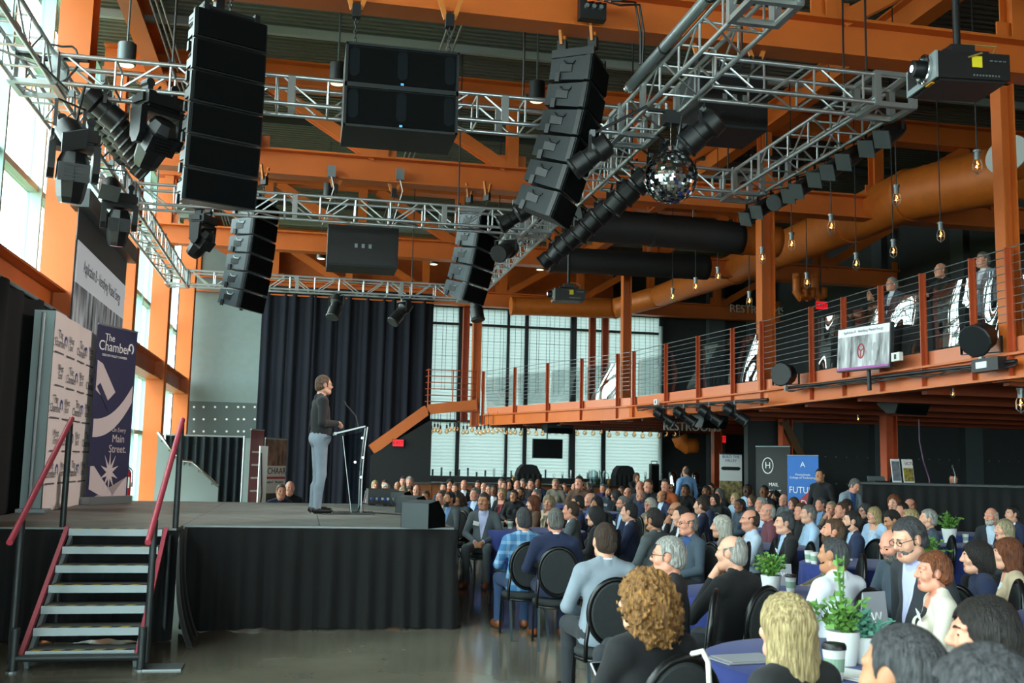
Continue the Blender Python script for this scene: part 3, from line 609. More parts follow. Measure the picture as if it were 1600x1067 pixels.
BM = bulbmesh()
for px, py, z, lb in ((1527, 250, 5.6, 'highest, under the near projector'), (1401, 303, 5.6, 'in front of the big orange duct, second highest'), (1299, 347, 5.6, 'against the ribbed duct, third highest'), (1237, 375, 5.6, 'just right of the middle orange column'), (1338, 406, 5.4, 'lowest of the three over the television'), (1396, 386, 5.4, 'straight above the hanging television'), (1470, 360, 5.4, 'above the bald guest in black'), (1191, 397, 5.5, 'just left of the middle orange column'), (1122, 427, 5.6, 'at the bend of the orange duct'), (1087, 443, 5.6, 'between the duct bend and the far column'), (1051, 459, 5.6, 'next to the far orange column'), (1171, 465, 5.2, 'before the upper RESTROOMS lettering'), (1261, 436, 5.4, 'between the bent vent pipes'), (1595, 622, 2.597, 'at the right picture edge'), (1489, 612, 2.74, 'right of the wedge speaker'), (1341, 652, 2.68, 'left of the wedge speaker')):
    o = at(px, py, z=z)
    if z > 3 and o.y > 29: o = at(px, py, y=28.5)
    t = thing('cage_pendant', ('caged filament bulb hanging over the balcony, ' if z > 3 else 'caged filament bulb below the balcony floor, ')+lb, 'pendant lamp', o, 0, 'cage pendants over the balcony' if z > 3 else 'cage bulbs under the balcony')
    q_ = .45 if 2.6 < z < 3 else 1.
    for k, me in BM.items(): link(k, me, t, None, None, (q_,)*3)
    rod('cord', (0, 0, .12*q_), (0, 0, (8.58 if z > 3 else 2.98)-o.z), .009, BLACK, t, 6)
# bulb string along the back
def sbulb(p, i):
    t = thing('string_bulb', ordinal(i)+' clear filament bulb of the row above the back window, counted from the curtain', 'light bulb', p, 0, 'bulb row below the far balcony'); MB_ = SB
    for k, me in MB_.items(): link(k, me, t)
FIL2 = mat('dim_filament', 'ffd9a0', .4, emit='ffb868', estr=1.0)
SB = dict(cord=MB().cyl((0, 0, .09), (0, 0, .45), .008, n=5).mesh('cord', BLACK), socket=MB().cyl((0, 0, .0), (0, 0, .1), .03, n=8).mesh('socket', BLACK), bulb=MB().lathe([(.025, 0), (.035, -.03), (.068, -.09), (.062, -.14), (.03, -.165), (.0, -.17)], n=12).mesh('bulb', glass('clear_bulb', 'f4e4d2', .05, .1), True), filament=MB().tube([(0, 0, -.02), (.02, 0, -.07), (-.02, .01, -.1), (0, 0, -.12)], .009, 4).mesh('filament', FIL2))
for i, px in enumerate((674, 679, 684, 688, 698, 703, 710, 715, 724, 730, 738, 745, 751, 757, 763, 770, 777, 784, 791, 798, 805, 814, 826, 838, 848, 859, 869, 879, 890, 902, 914, 927, 940, 952, 965, 978, 991, 1004, 1016, 1030, 1042, 1055)):
    sbulb(at(px, 667+(px-674)*.018+R.uniform(-2, 3), y=30.9 if px < 745 else 29.5-(px-745)*.006), i)
# ducts
def duct(label, pts, r, m, rib=.22, name='air_duct'):
    t = thing(name, label, 'duct', pts[0]); P = []; R_ = []; ra, rb = r if isinstance(r, tuple) else (r, r); tot = sum((b-a).length for a, b in zip(pts[:-1], pts[1:])); run_ = 0.; ring = [ra]
    for a, b in zip(pts[:-1], pts[1:]):
        n = max(2, int((b-a).length/.11))
        for i in range(n): P.append(a.lerp(b, i/n)-pts[0]); R_.append((ra+(rb-ra)*(run_+(b-a).length*i/n)/tot)*(1.018 if (len(P) % 2) else 1.))
        run_ += (b-a).length; ring.append(ra+(rb-ra)*run_/tot)
    P.append(pts[-1]-pts[0]); R_.append(rb); MB().tube(P, R_, 22).build('spiral_tube', m, t, True)
    for k_, (a, b) in enumerate(zip(pts[:-1], pts[1:])):
        d = (b-a).normalized(); q = a-pts[0]; MB().cyl(q-d*.04, q+d*.04, ring[k_]*1.06, n=22).build('joint_ring', m, t, 'auto')
    return t
DUCTO = mat('orange_duct', 'c4661f', .5, .1, var=.08)
duct('big orange spiral duct over the balcony', [at(800, 478, y=30.2), at(960, 482, y=30.2), at(1030, 463, y=29.0), at(1150, 420, y=24.5), at(1330, 345, y=19.), at(1420, 305, y=17.), at(1600, 265, y=14.8)], (.27, .5), DUCTO)
duct('black air duct hanging behind the aisle truss', [at(905, 350, y=19.3), at(1020, 359, y=19.3), at(1157, 373, y=19.3)], .33, mat('black_duct', '26282a', .6)); duct('orange end of the black air duct', [at(1160, 373, y=19.35), at(1215, 378, y=19.35)], .325, DUCTO); duct('second black duct behind the first', [at(860, 405, y=23.), at(1105, 418, y=23.)], .3, MATS['black_duct'])
for n_ in ('air_duct.001', 'air_duct.003'):
    q = bpy.data.objects[n_]
    for x in (.6, 2.4): rod('hanger', (x, 0, 0), (x, 0, 8.57-q.location.z), .01, STEEL, q, 6)
duct('curved orange duct stub under the far balcony', [at(1062, 684, y=26.6), at(1064, 690, y=26.6), at(1072, 697, y=26.6), at(1088, 696, y=26.6)], .2, DUCTO); rod('hanger', (0, 0, 0), (0, 0, 2.88-at(1062, 684, y=26.6).z), .02, BLACK, bpy.data.objects['air_duct.004'])
for k, px in enumerate((1251, 1262, 1280)): duct(('first', 'second', 'third')[k]+' orange bent vent pipe on the upper balcony wall, counted from the middle column', [at(px-6, 430, y=22.8+k*.1), at(px-6, 455, y=22.8+k*.1), at(px-1, 464, y=22.8+k*.1), at(px+6, 462, y=22.8+k*.1), at(px+7, 450, y=22.8+k*.1)], .1, DUCTO)
# projectors
def projector(label, px, py, y, s=1., top=8.58):
    o = at(px, py, y=y); t = thing('projector', label, 'projector', o, rad(-6)); K = lambda b: setattr(b, 'v', [(a*s, c_*s, d*s) for a, c_, d in b.v]) or b
    body = K(MB().box((0, 0, 0), (.66, .52, .235)).box((0, 0, -.125), (.6, .46, .02))).build('case', BLACKP, t)
    K(MB().box((-.335, 0, 0), (.02, .53, .24))).build('front_bezel', mat('bezel_grey', '8c9498', .4), t); K(MB().box((-.346, .15, .01), (.008, .16, .15))).build('vent_grille', BLACK, t)
    K(MB().lathe([(.125, 0), (.13, .03), (.118, .035), (.112, .0)], (-.345, -.09, .01), 28, (-1, 0, 0))).build('lens_ring', CHROME, t, 'auto'); ln = K(MB().lathe([(.075, 0), (.075, .13), (.068, .135)], (-.34, -.09, .01), 22, (-1, 0, 0))).build('lens_barrel', BLACK, t, 'auto'); K(MB().lathe([(.03, .135), (.0, .139)], (-.34, -.09, .01), 16, (-1, 0, 0))).build('lens', mat('projector_beam_lens', 'e8ecff', .2, emit='dfe4ff', estr=14.), ln)
    K(MB().box((.03, -.264, .035), (.09, .006, .1))).build('warning_sticker', mat('yellow_sticker', 'e2cf22', .5), t); c = MB()
    for k in range(9): c.box((.0+k*.028, -.263, -.085), (.014, .006, .014))
    for k in range(4): c.box((.16+.04*k, -.263, .05), (.026, .006, .01))
    K(c).build('connector', STEEL, t); K(MB().box((-.3, -.1, -.128), (.06, .1, .012))).build('warning_label', mat('amber_label', 'c98a1e', .5), t)
    m_ = MB().box((0, 0, .17), (.42, .3, .03)).box((0, 0, .22), (.22, .2, .08))
    for a in (-.15, .15):
        for b in (-.1, .1): m_.cyl((a, b, .11), (a*.6, b*.6, .19), .012, n=6)
    K(m_).build('mount', BLACK, t); MB().cyl((0, 0, .2*s), (0, 0, top-o.z), .032, n=10).build('pole', BLACK, t, 'auto'); K(MB().tube([(.2, -.2, .12), (.24, -.22, .2), (.15, -.05, .28), (.02, 0, .3)], .008, 5).tube([(-.05, -.265, .07), (.05, -.3, .1), (.12, -.2, .14)], .008, 5)).build('cable', mat('tan_cable', '8a6a3a', .5), t); return t
projector('near projector with yellow sticker and bright lens hanging at the upper right', 1497, 120, 7.8, 1.); projector('distant projector on a long pole above the angled balcony', 888, 462, 21.5, 1.0)
# mirror ball
bo = at(1048, 277, y=10.1); mb_ = thing('mirror_ball', 'mirrored disco ball hanging below the short cross truss', 'mirror ball', bo)
b = MB(); nr = 24; r = .285
for i in range(nr):
    t0, t1 = PI*i/nr, PI*(i+1)/nr; n = max(4, int(2*nr*math.sin((t0+t1)/2)))
    for k in range(n):
        a0, a1 = 2*PI*k/n, 2*PI*(k+.93)/n; f = lambda t, a, e: Vector((math.sin(t)*math.cos(a), math.sin(t)*math.sin(a), math.cos(t)))*(r+e)
        j = [R.uniform(-.006, .006) for _ in range(4)]; b.add([f(t0+.004, a0, j[0]), f(t1-.004, a0, j[1]), f(t1-.004, a1, j[1]+j[2]), f(t0+.004, a1, j[0]+j[2])], [(0, 1, 2, 3)])
o = b.build('mirror_tiles', mat('mirror_facets', 'e4e8ec', .06, 1.), mb_, fix=False); o['kind'] = 'stuff'
MB().lathe([(r*.99*math.sin(PI*i/16)+.0005, r*.985*math.cos(PI*i/16)) for i in range(17)], n=32).build('core', BLACK, mb_, True); MB().cyl((0, 0, r), (0, 0, r+.05), .03).cyl((0, 0, r+.05), (0, 0, r+.3), .006).build('hanger', CHROME, mb_); MB().box((0, 0, r+.36), (.16, .13, .13)).box((-.1, 0, r+.44), (.3, .05, .03)).build('motor', BLACK, mb_); rod('safety_chain', (.06, 0, r+.02), (.12, 0, r+.4), .006, STEEL, mb_, 5); rod('hanger_pole', (-.05, 0, r+.44), (-.05, 0, ZT-bo.z), .018, ALU, mb_)
# conduits and cables in the roof
for xo, z in ((-2.45, 8.15), (-2.37, 8.15), (-2.29, 8.15), (1.9, 8.3), (2.0, 8.3), (2.1, 8.3)): rod('conduit', (xo, -5, z), (xo, 31, z), .018, STEEL, None, 8); bpy.context.scene.collection.objects[-1]['kind'] = 'structure'
sw = thing('power_panel', 'black cable panel with orange plugs on the near roof girder', 'electrical box', at(925, 12, y=10.45)); MB().box((0, 0, 0), (.3, .12, .3)).build('case', BLACK, sw)
for k in range(3): MB().cyl((-.08+.08*k, -.06, -.02), (-.08+.08*k, -.1, -.02), .025).build('socket', STEEL, sw); MB().cyl((-.08+.08*k, -.1, .03), (0.02+.08*k, -.12, .04), .014).build('plug', mat('orange_plug', 'd8622a', .5), sw)
MB().tube([(.1, -.12, .04), (.3, -.1, .02), (.55, 0, .1), (.62, .05, -.2), (.62, .1, -.6)], .014, 6).tube([(.0, -.12, .04), (.3, -.12, .06), (.5, 0, .12), (.58, .05, -.2), (.6, .1, -.55)], .014, 6).build('cable', BLACK, sw)
for i, (px, py) in enumerate(((400, 222), (518, 268), (625, 273))):
    o = at(px, py, y=17.59); t = thing('relay_box', 'grey control box on the second roof girder, '+('beside the big near speaker column', 'above the small can pendant', 'under the upper subwoofers')[i], 'electrical box', o); MB().box((0, 0, 0), (.14, .1, .2)).build('case', STEEL, t); MB().tube([(0, -.03, -.1), (.05, -.05, -.3), (-.05, 0, -.7), (-.12, 0, -.95)], .009, 5).build('cable', WHITE if i else BLACK, t)
t = thing('cable_loops', 'loose black cable loops on the window truss', 'cable', at(95, 95, y=11.3)); MB().tube([(.35*math.cos(a)*.5, 0, .2*math.sin(a)*(1+.2*math.sin(3*a))) for a in np.linspace(0, 12.3, 40)], .012, 6).build('loop', BLACK, t); MB().tube([(-.5, -.1, .05), (-.2, 0, .0), (0, 0, .03), (.3, -.1, .0)], .03, 6).build('cable_bundle', BLACK, t)

# ------------------------------------------------------------------ screens and signs up high
def picture(parent, W, H, name='picture', e=1., origin=(0, 0, 0), M=None):
    """projected slide: grey machine hall photograph with a red valve wheel below a pale title band"""
    pm = bpy.data.materials.get('slide_photo')
    if not pm:
        pm = mat('slide_photo', '7f8288', .5); nt = pm.node_tree; nd = nt.nodes; lk = nt.links; tc = nd.new('ShaderNodeTexCoord'); mp = nd.new('ShaderNodeMapping'); mp.inputs['Scale'].default_value = (5.5, 5.5, 1.1); n = nd.new('ShaderNodeTexNoise'); n.inputs['Scale'].default_value = 1.3; n.inputs['Detail'].default_value = 4; r = nd.new('ShaderNodeValToRGB'); r.color_ramp.elements[0].position = .36; r.color_ramp.elements[1].position = .66; r.color_ramp.elements[0].color = lin('3f4042'); r.color_ramp.elements[1].color = lin('cfd3d6')
        lk.new(tc.outputs['Object'], mp.inputs[0]); lk.new(mp.outputs[0], n.inputs['Vector']); lk.new(n.outputs[0], r.inputs[0]); b = nd['Principled BSDF']; lk.new(r.outputs[0], b.inputs['Base Color']); lk.new(r.outputs[0], b.inputs['Emission Color']); b.inputs['Emission Strength'].default_value = .28
    PALE = mat('slide_band', 'dfe2e6', .5, emit='dfe2e6', estr=.35); RED = mat('slide_red', '9c3a3e', .5, emit='9c3a3e', estr=.3); INK = mat('slide_ink', '4a4d55', .5); GRY = mat('slide_grey', 'a9adb0', .5, emit='a9adb0', estr=.2)
    bb = MB().box((0, 0, 0), (W, .012, H)); p = bb.build(name, pm, parent)
    MB().box((0, -.008, H*.40), (W, .006, H*.2)).build('title_band', PALE, p)
    t = text('Application B \u2013 Identifying Wasted Energy', H*.088, INK, p, (0, -.013, H*.40), (PI/2, 0, 0), name='title', ext=.001); t.scale = (W/(H*1.95), 1, 1)
    for i, (cx, w_) in enumerate(((.12, .09), (.24, .12))):
        MB().lathe([(H*w_*.3, -H*.38), (H*w_*.45, -H*.3), (H*w_*.4, -H*.1), (H*w_*.7, -H*.02), (H*w_*.5, H*.1), (0.001, H*.12)], (0, 0, 0), 12).v; m_ = MB().prism([(W*cx+a*H, b*H-.02) for a, b in ((-.05, -.3), (.05, -.3), (.06, -.1), (.1, -.02), (.07, .12), (-.06, .12), (-.09, -.02), (-.05, -.1))], 'y', -.009, -.006); m_.build('machine_print', GRY, p)
    m_ = MB().tube([(-W*.03+.13*H*math.cos(a)*.75, -.012, -.08*H+.17*H*math.sin(a)) for a in np.linspace(0, 6.283, 25)[:-1]], H*.016, 6, True)
    for a in (0.5, 2.6, 4.7): m_.bar((-W*.03, -.012, -.08*H), (-W*.03+.1*H*math.cos(a), -.012, -.08*H+.15*H*math.sin(a)), H*.02, .01)
    m_.build('red_wheel_print', RED, p); return p
# hall screen on the window wall (faces +x): local -y is its front
c0, c1 = at(124, 374.5, x=-3.12), at(197, 447, x=-3.12); ys, ye = c0.y, c1.y; zt = (c0.z+c1.z)/2
scr = thing('projection_screen', 'roll-down projection screen between two orange columns with slide of a red valve wheel', 'screen', (-3.12, (ys+ye)/2, zt), rad(90)); Wd = ye-ys
# (turned 90 degrees: local x runs along the wall away from the camera, local -y looks into the hall)
MB().box((0, .03, .24), (Wd+.12, .01, .5)).build('grey_header', mat('screen_header_grey', '787c80', .7), scr); MB().box((0, .0, .56), (Wd+.3, .24, .26)).build('housing', mat('screen_housing', '44484b', .5), scr)
MB().box((0, .035, -1.6), (Wd+.12, .008, 3.3)).build('screen_cloth', BLACK, scr); pc = picture(scr, Wd, 2.9); pc.location = (0, .022, -1.45)
MB().cyl((-Wd/2-.06, .03, -3.26), (Wd/2+.06, .03, -3.26), .03).build('bottom_bar', BLACK, scr)
def tv(label, c, W, H, rz, on=True, tiltx=0):
    t = thing('television', label, 'television', c, 0, None, None, (rad(tiltx), 0, rad(rz))); MB().box((0, .03, 0), (W+.04, .06, H+.04)).build('bezel', BLACK, t)
    if on:
        picture(t, W, H).location = (0, -.004, 0); MB().box((0, -.012, -H*.475), (W, .004, H*.05)).build('purple_strip', mat('purple_strip', 'a04a9a', .5, emit='a04a9a', estr=.3), t)
    else: MB().box((0, -.003, 0), (W, .008, H)).build('screen', mat('dark_screen', '07090b', .15), t)
    MB().box((0, .1, 0), (.3, .1, .2)).build('wall_bracket', BLACK, t); return t
tvc = at(1349, 543, x=7.98); tv('television showing the slide, hung on the balcony railing', tvc, 1.02, .62, -76, True, -4); rod('mount_pole', (0, .1, -.1), (0.05, .1, -.62), .03, BLACK, bpy.data.objects['television'])
tv('switched-off black television hanging under the far balcony', at(856, 701, y=27.5), .82, .49, 4, False); rod('hanger_rod', (0, .08, .2), (0, .08, .98), .02, BLACK, bpy.data.objects['television.001'])
SIGN = mat('sign_letter_grey', 'd2ccc2', .5)
def sign(name, label, s, c, size, m, rz=0, sx=1.):
    t = thing(name, label, 'sign', c, rad(rz)); text(s, size, m, t, (0, 0, 0), (PI/2, 0, 0), 'LEFT', ext=.02, sx=sx); return t
sign('wall_sign', 'grey upper RESTROOMS lettering on the far beam behind the tall column', 'RESTROOMS', at(1140, 482, y=30.97), .36, SIGN, sx=.95); sign('wall_sign', 'grey lower RESTROOMS lettering under the balcony behind the spotlights', 'RESTROOMS', at(1036, 666, y=24.2), .3, SIGN, sx=.9)
EXITM = mat('exit_sign_red', 'd8202c', .5, emit='e8202c', estr=.8)
def exit_sign(label, px, py, y, rz=0, up=0):
    t = thing('exit_sign', label, 'exit sign', at(px, py, y=y), rad(rz)); MB().box((0, .03, 0), (.34, .06, .22)).build('housing', BLACK, t); MB().box((0, -.004, 0), (.31, .012, .19)).build('face', EXITM, t); text('EXIT', .15, mat('exit_letters', '5a0a10', .5), t, (0, -.014, 0), (PI/2, 0, 0))
    if up: rod('hanger', (0, .03, .1), (0, .03, up-t.location.z), .012, BLACK, t, 6)
exit_sign('red EXIT sign beside the dark curtain below the stair', 622, 692, 30.135); exit_sign('red EXIT sign on the upper balcony wall', 1284, 477, 22.9, 0, 8.58); exit_sign('small red EXIT sign under the balcony by the orange duct stub', 1126, 686, 27., 0, 2.88)

# pale round panel at the right edge
o = at(1574, 242, y=11.9); t = thing('round_light_panel', 'pale oval light panel with orange drum behind it at the right edge', 'lamp', o, 0, None, None, (rad(75), 0, rad(-62))); MB().cyl((0, 0, 0), (0, 0, -.35), .28, .22, n=28).build('drum', DUCTO, t, 'auto'); MB().cyl((0, 0, .0), (0, 0, .02), .29, n=28).build('panel', mat('pale_panel', 'b9bcba', .5), t, 'auto'); rod('stem', (0, .1, -.2), (0, .1+ (8.45-o.z)*math.sin(rad(75)), -.2+(8.45-o.z)*math.cos(rad(75))), .02, BLACK, t)
# ------------------------------------------------------------------ stage
ZS = .97; YF1, YF0, XS0, XS1, YS = 10.3, 9.8, -3.05, 1.5, 15.95
DECKM = mat('stage_deck_grey', '767873', .55, var=.2, vscale=3, bump=.1, bscale=90); EDGEM = mat('stage_edge', '7b8081', .4, .5)
CLOTH = mat('black_skirt_cloth', '08090c', .85, sheen=.1)
stg = thing('stage', 'low black-skirted stage with dark grey deck panels', 'stage', (-.8, 13, ZS))
def deck(x0, x1, y0, y1): MB().box(((x0+x1)/2+.8, (y0+y1)/2-13, -.05), (x1-x0-.008, y1-y0-.008, .1)).build('deck_panel', DECKM, stg)
xs_ = [XS0, -1.08, .2, XS1]
for a, b in zip(xs_[:-1], xs_[1:]):
    ys_ = [YF0 if a < -1.1 else YF1, 12.1, 14., YS]
    for c_, d in zip(ys_[:-1], ys_[1:]): deck(a, b, c_, d)
e = MB(); e.box((.21+.8, YF1-13-.01, -.02), (2.58, .02, .04)).box((-2.07+.8, YF0-13-.01, -.02), (1.97, .02, .04)).box((XS1+.81, (YF1+YS)/2-13, -.02), (.02, YS-YF1, .04)); e.build('edge_trim', EDGEM, stg)
for x in (-2.9, -1.2, .2, 1.35):
    for y in (10.6, 13, 15.6): MB().cyl((x+.8, y-13, -ZS), (x+.8, y-13, -.1), .03).build('leg', STEEL, stg)
def skirt(pts, amp=.032, z1=.955, seed=0, flare=.05, name='stage_skirt', m=CLOTH, parent=None, z0=.01, per=.17, nv=10):
    rr = random.Random(seed); P = [Vector((a, b, 0)) for a, b in pts]; L = [0]
    for a, b in zip(P[:-1], P[1:]): L.append(L[-1]+(b-a).length)
    n = max(8, int(L[-1]/.035)); ph = [rr.uniform(0, 6.28) for _ in range(4)]
    def fn(u, v):
        d = u*L[-1]; i = max(k for k in range(len(P)-1) if L[k] <= d+1e-6); t = (d-L[i])/(L[i+1]-L[i]); q = P[i].lerp(P[i+1], t); dr = (P[i+1]-P[i]).normalized(); nr = Vector((dr.y, -dr.x, 0))
        w = math.sin(d*2*PI/per+ph[0]+.8*math.sin(d*3+ph[1]))+.6*math.sin(d*2*PI/(per*2.3)+ph[2]); k = .12+.88*(1-v)**.6
        q = q+nr*(w*amp*k+flare*(1-v)**3); q.z = z0+(z1-z0)*v+.012*math.sin(d*9+ph[3])*(1-v); return q
    return MB().grid(fn, n, nv).build(name, m, parent, True, fix=False)
skirt([(-1.06, YF1-.055), (XS1+.06, YF1-.055), (XS1+.07, YS)], seed=1, parent=None).parent = None
sk = [o for o in bpy.data.objects if o.name.startswith('stage_skirt')][-1]; tag(sk, 'long black pleated skirt hanging round the front of the stage', 'stage skirt')
s2 = skirt([(-3.1, YF0-.03), (-1.06, YF0-.03)], seed=2, flare=.08); tag(s2, 'black skirt hanging behind the portable steps', 'stage skirt')
s3 = skirt([(-1.0, YF0-.55), (-1.03, YF0-.03), (-1.03, YF1-.03)], seed=3, flare=.14, amp=.02); tag(s3, 'black cloth bulging beside the right of the steps', 'stage skirt')
# portable steps
RED = mat('red_handrail_sleeve', 'c4485a', .45); TUBE = mat('dark_grey_tube', '33383a', .45, .3); TREAD = mat('tread_grey', '6a6f6e', .6, bump=.3, bscale=120); NOSE = mat('tread_nosing', 'a3b0b4', .4, .3); YEL = mat('hazard_yellow', 'd3b92e', .6); HBK = mat('hazard_black', '222322', .6)
s0 = Vector((-1.58, 8.42, 0)); stp = thing('portable_steps', 'seven-tread portable stage steps with red rails and striped nosings', 'steps', s0); WS = .80; RUN = (9.72-8.42)/6.5
for k in range(7):
    z = ZS*(k+1)/7-.0; y = .06+k*RUN-.0; t = MB().box((0, y+.12, z-.02), (WS-.04, .26, .035)).build('tread', TREAD, stp); MB().box((0, y-.012, z-.03), (WS-.02, .02, .06)).build('nosing', NOSE, t)
    h = MB()
    for i in range(10): h.mat(i % 2).add([(-WS/2+.03+(i+e)*.074+q*.03, y-.022+q*.062, z+.0008) for e, q in ((0, 0), (1, 0), (1, 1), (0, 1))], [(0, 1, 2, 3)])
    h.v = [(a, b, c_+.0005) for a, b, c_ in h.v]; h.build('hazard_strip', [YEL, HBK], t)
for sx in (-1, 1):
    MB().bar((sx*(WS/2+.015), .02, .10), (sx*(WS/2+.015), 6*RUN+.1, ZS+.0), .035, .045).build('stringer', RED, stp); MB().bar((sx*(WS/2-.01), .10, .02), (sx*(WS/2-.01), 6*RUN+.16, ZS-.1), .03, .07).build('lower_stringer', NOSE, stp)
    MB().cyl((sx*(WS/2+.05), -.03, 0), (sx*(WS/2+.05), -.03, .32), .03).build('leg', TUBE, stp, 'auto'); MB().cyl((sx*(WS/2+.05), 6*RUN+.1, 0), (sx*(WS/2+.05), 6*RUN+.1, ZS-.05), .025).build('leg', TUBE, stp, 'auto'); MB().cyl((sx*(WS/2+.05), -.03, 0), (sx*(WS/2+.05), -.03, .012), .05).build('foot', STEEL, stp)
rod('crossbar', (-WS/2-.05, -.03, .1), (WS/2+.05, -.03, .1), .026, TUBE, stp, 12)
for sx, lo, hi, base in ((-1, (12, 848), (139, 655), (40, 1008)), (1, (229, 848), (291, 656), (219, 1015))):
    ya, yb = 8.55, 9.95; a = at(*lo, y=8.15)-s0; b = at(*hi, y=9.9)-s0; x = sx*(WS/2+.08)
    a = Vector((x, a.y, a.z)); b = Vector((x, b.y, b.z)); MB().cyl(a, b, .024, n=12).build('handrail', RED, stp, 'auto')
    f = lambda y: a.z+(b.z-a.z)*(y-a.y)/(b.y-a.y)
    for y, z0 in ((.02, .05), (6*RUN+.22, ZS)): MB().cyl((x, y, z0), (x, y, f(y)-.01), .027, n=12).build('rail_post', TUBE, stp, 'auto')
MB().box((WS/2+.2, .05, .006), (.3, .25, .012)).build('base_plate', STEEL, stp)
# lectern
AC = glass('clear_acrylic', 'e6ecee', .0, -.02); ACE = mat('acrylic_edge', 'cfd8da', .25, emit='dfe8ea', estr=.0, alpha=None)
lp = at(541, 803, z=ZS); lec = thing('lectern', 'clear acrylic lectern with sloped top in front of the presenter', 'lectern', (lp.x, lp.y, ZS))
zt = lambda px, py: at(px, py, y=lp.y).z-ZS; xt = lambda px, py: at(px, py, y=lp.y).x-lp.x
MB().box((.02, 0, .012), (.62, .5, .024)).build('base', AC, lec)
MB().grid(lambda u, v: (xt(566, 700)+.02*math.sin(v*PI)*-1+.04*v, -.24+.48*u, .03+v*(zt(569, 668)-.03)), 8, 14).build('front_panel', AC, lec, True, fix=False)
for y in (-.22, .22): MB().prism([(xt(545, 790)+.02, .03), (xt(560, 790), .03), (xt(562, 740), zt(562, 740)), (xt(566, 672), zt(566, 675)), (xt(534, 690), zt(534, 682)), (xt(540, 735), zt(540, 735))], 'y', y-.006, y+.006).build('side_panel', AC, lec)
MB().bar((xt(523, 678), 0, zt(523, 678)), (xt(569, 667), 0, zt(569, 667)), .5, .014).build('top_shelf', AC, lec); MB().bar((xt(523, 678), -.26, zt(523, 678)), (xt(523, 678), .26, zt(523, 678)), .03, .03).build('paper_stop', ACE, lec)
MB().box((xt(556, 733), 0, zt(556, 733)), (.22, .44, .012)).build('inner_shelf', AC, lec)
for y in (-.245, .245): MB().tube([(xt(566, 700)+.04*v-.02*math.sin(v*PI), y, .03+v*(zt(569, 668)-.03)) for v in np.linspace(0, 1, 12)], .007, 6).build('polished_edge', ACE, lec, True)
MB().bar((xt(523, 678), -.252, zt(523, 678)), (xt(569, 667), -.252, zt(569, 667)), .01, .018).bar((xt(534, 690), -.228, zt(534, 682)), (xt(540, 735), -.228, zt(540, 735)), .008, .008).bar((xt(540, 735), -.228, zt(540, 735)), (xt(545, 790)+.02, -.228, .03), .008, .008).build('polished_edge', ACE, lec)
m_ = MB()
for px, py in ((564, 685), (565, 715), (562, 745), (553, 722)): m_.cyl((xt(px, py), -.24, zt(px, py)), (xt(px, py), -.27, zt(px, py)), .014, n=8)
m_.build('stud', CHROME, lec); MB().tube([(xt(560, 668), 0, zt(560, 668)), (xt(556, 650), 0, zt(556, 650)), (xt(545, 637), 0, zt(545, 637)), (xt(538, 629), 0, zt(538, 629))], .006, 6).cyl((xt(540, 631), 0, zt(540, 631)), (xt(536, 627), 0, zt(536, 627)), .014).build('microphone', BLACK, lec)
MB().tube([(xt(560, 790), .1, .03), (.18, .0, .15), (.2, -.1, .03), (.45, -.2, .02), (.7, -.3, .012)], .008, 5).build('cable', BLACK, lec)
# monitors and boxes on the stage
def mon(label, px, py, W, D, H, rz):
    o = at(px, py, z=ZS); t = thing('stage_monitor', label, 'loudspeaker', o, rad(rz)); P = [(-D/2, 0), (D/2, 0), (D/2, H*.45), (.06*D, H), (-D/2, H*.9)]
    MB().prism(P, 'x', -W/2, W/2).build('cabinet', mat('monitor_grey', '4e5558', .5, bump=.05, bscale=200), t); a, b = Vector((0, D/2+.006, H*.40)), Vector((0, .07*D+.006, H*.97)); MB().box((0, D/2+.008, H*.24), (W-.03, .012, H*.42)).bar(a+Vector((0, .004, .02)), b, W-.03, .012, (0, 0, 1)).build('grille', GRILLE, t)
    for s_ in (-1, 1): MB().prism([(a*.985, b*.985+.002) for a, b in P], 'x', s_*W/2, s_*(W/2+.006)).build('side_panel', GRILLE, t)
    return t
mon('front corner wedge monitor with grey side at the edge of the stage', 661, 824, .30, .36, .27, -35); mon('second wedge monitor on the stage edge behind the front one', 644, 801, .30, .34, .22, -35); mon('third wedge monitor, low and long, nearer the lectern', 621, 790, .38, .3, .22, -35)
o = at(595, 789, z=ZS); t = thing('amplifier_box', 'flat black stage box with blue cable plugs on the stage edge', 'stage box', o); MB().box((0, 0, .13), (.42, .5, .22)).build('case', BLACK, t); q = MB()
for k in range(5): q.cyl((-.16+.08*k, -.25, .1), (-.16+.08*k, -.28, .1), .02)
q.build('socket', STEEL, t); q = MB()
for k in range(4): q.tube([(-.16+.1*k, -.28, .1), (-.16+.1*k, -.36, .06), (-.1+.1*k, -.36, .015), (.0+.1*k, -.42, .012), (.2+.08*k, -.34, .012)], .009, 5)
q.build('cable', BLACK, t); q = MB()
for k in range(3): q.cyl((-.16+.1*k, -.28, .1), (-.16+.1*k, -.33, .085), .018)
q.build('plug', mat('blue_plug', '3350b0', .4), t)
t = thing('tablet_stand', 'small black tablet on a stand beside the lectern foot', 'tablet', at(568, 787, z=ZS)); MB().bar((0, 0, .01), (.03, 0, .2), .16, .012, (1, 0, 0)).build('tablet', BLACK, t); MB().bar((.06, 0, .0), (.03, 0, .14), .03, .012, (1, 0, 0)).build('stand', STEEL, t)
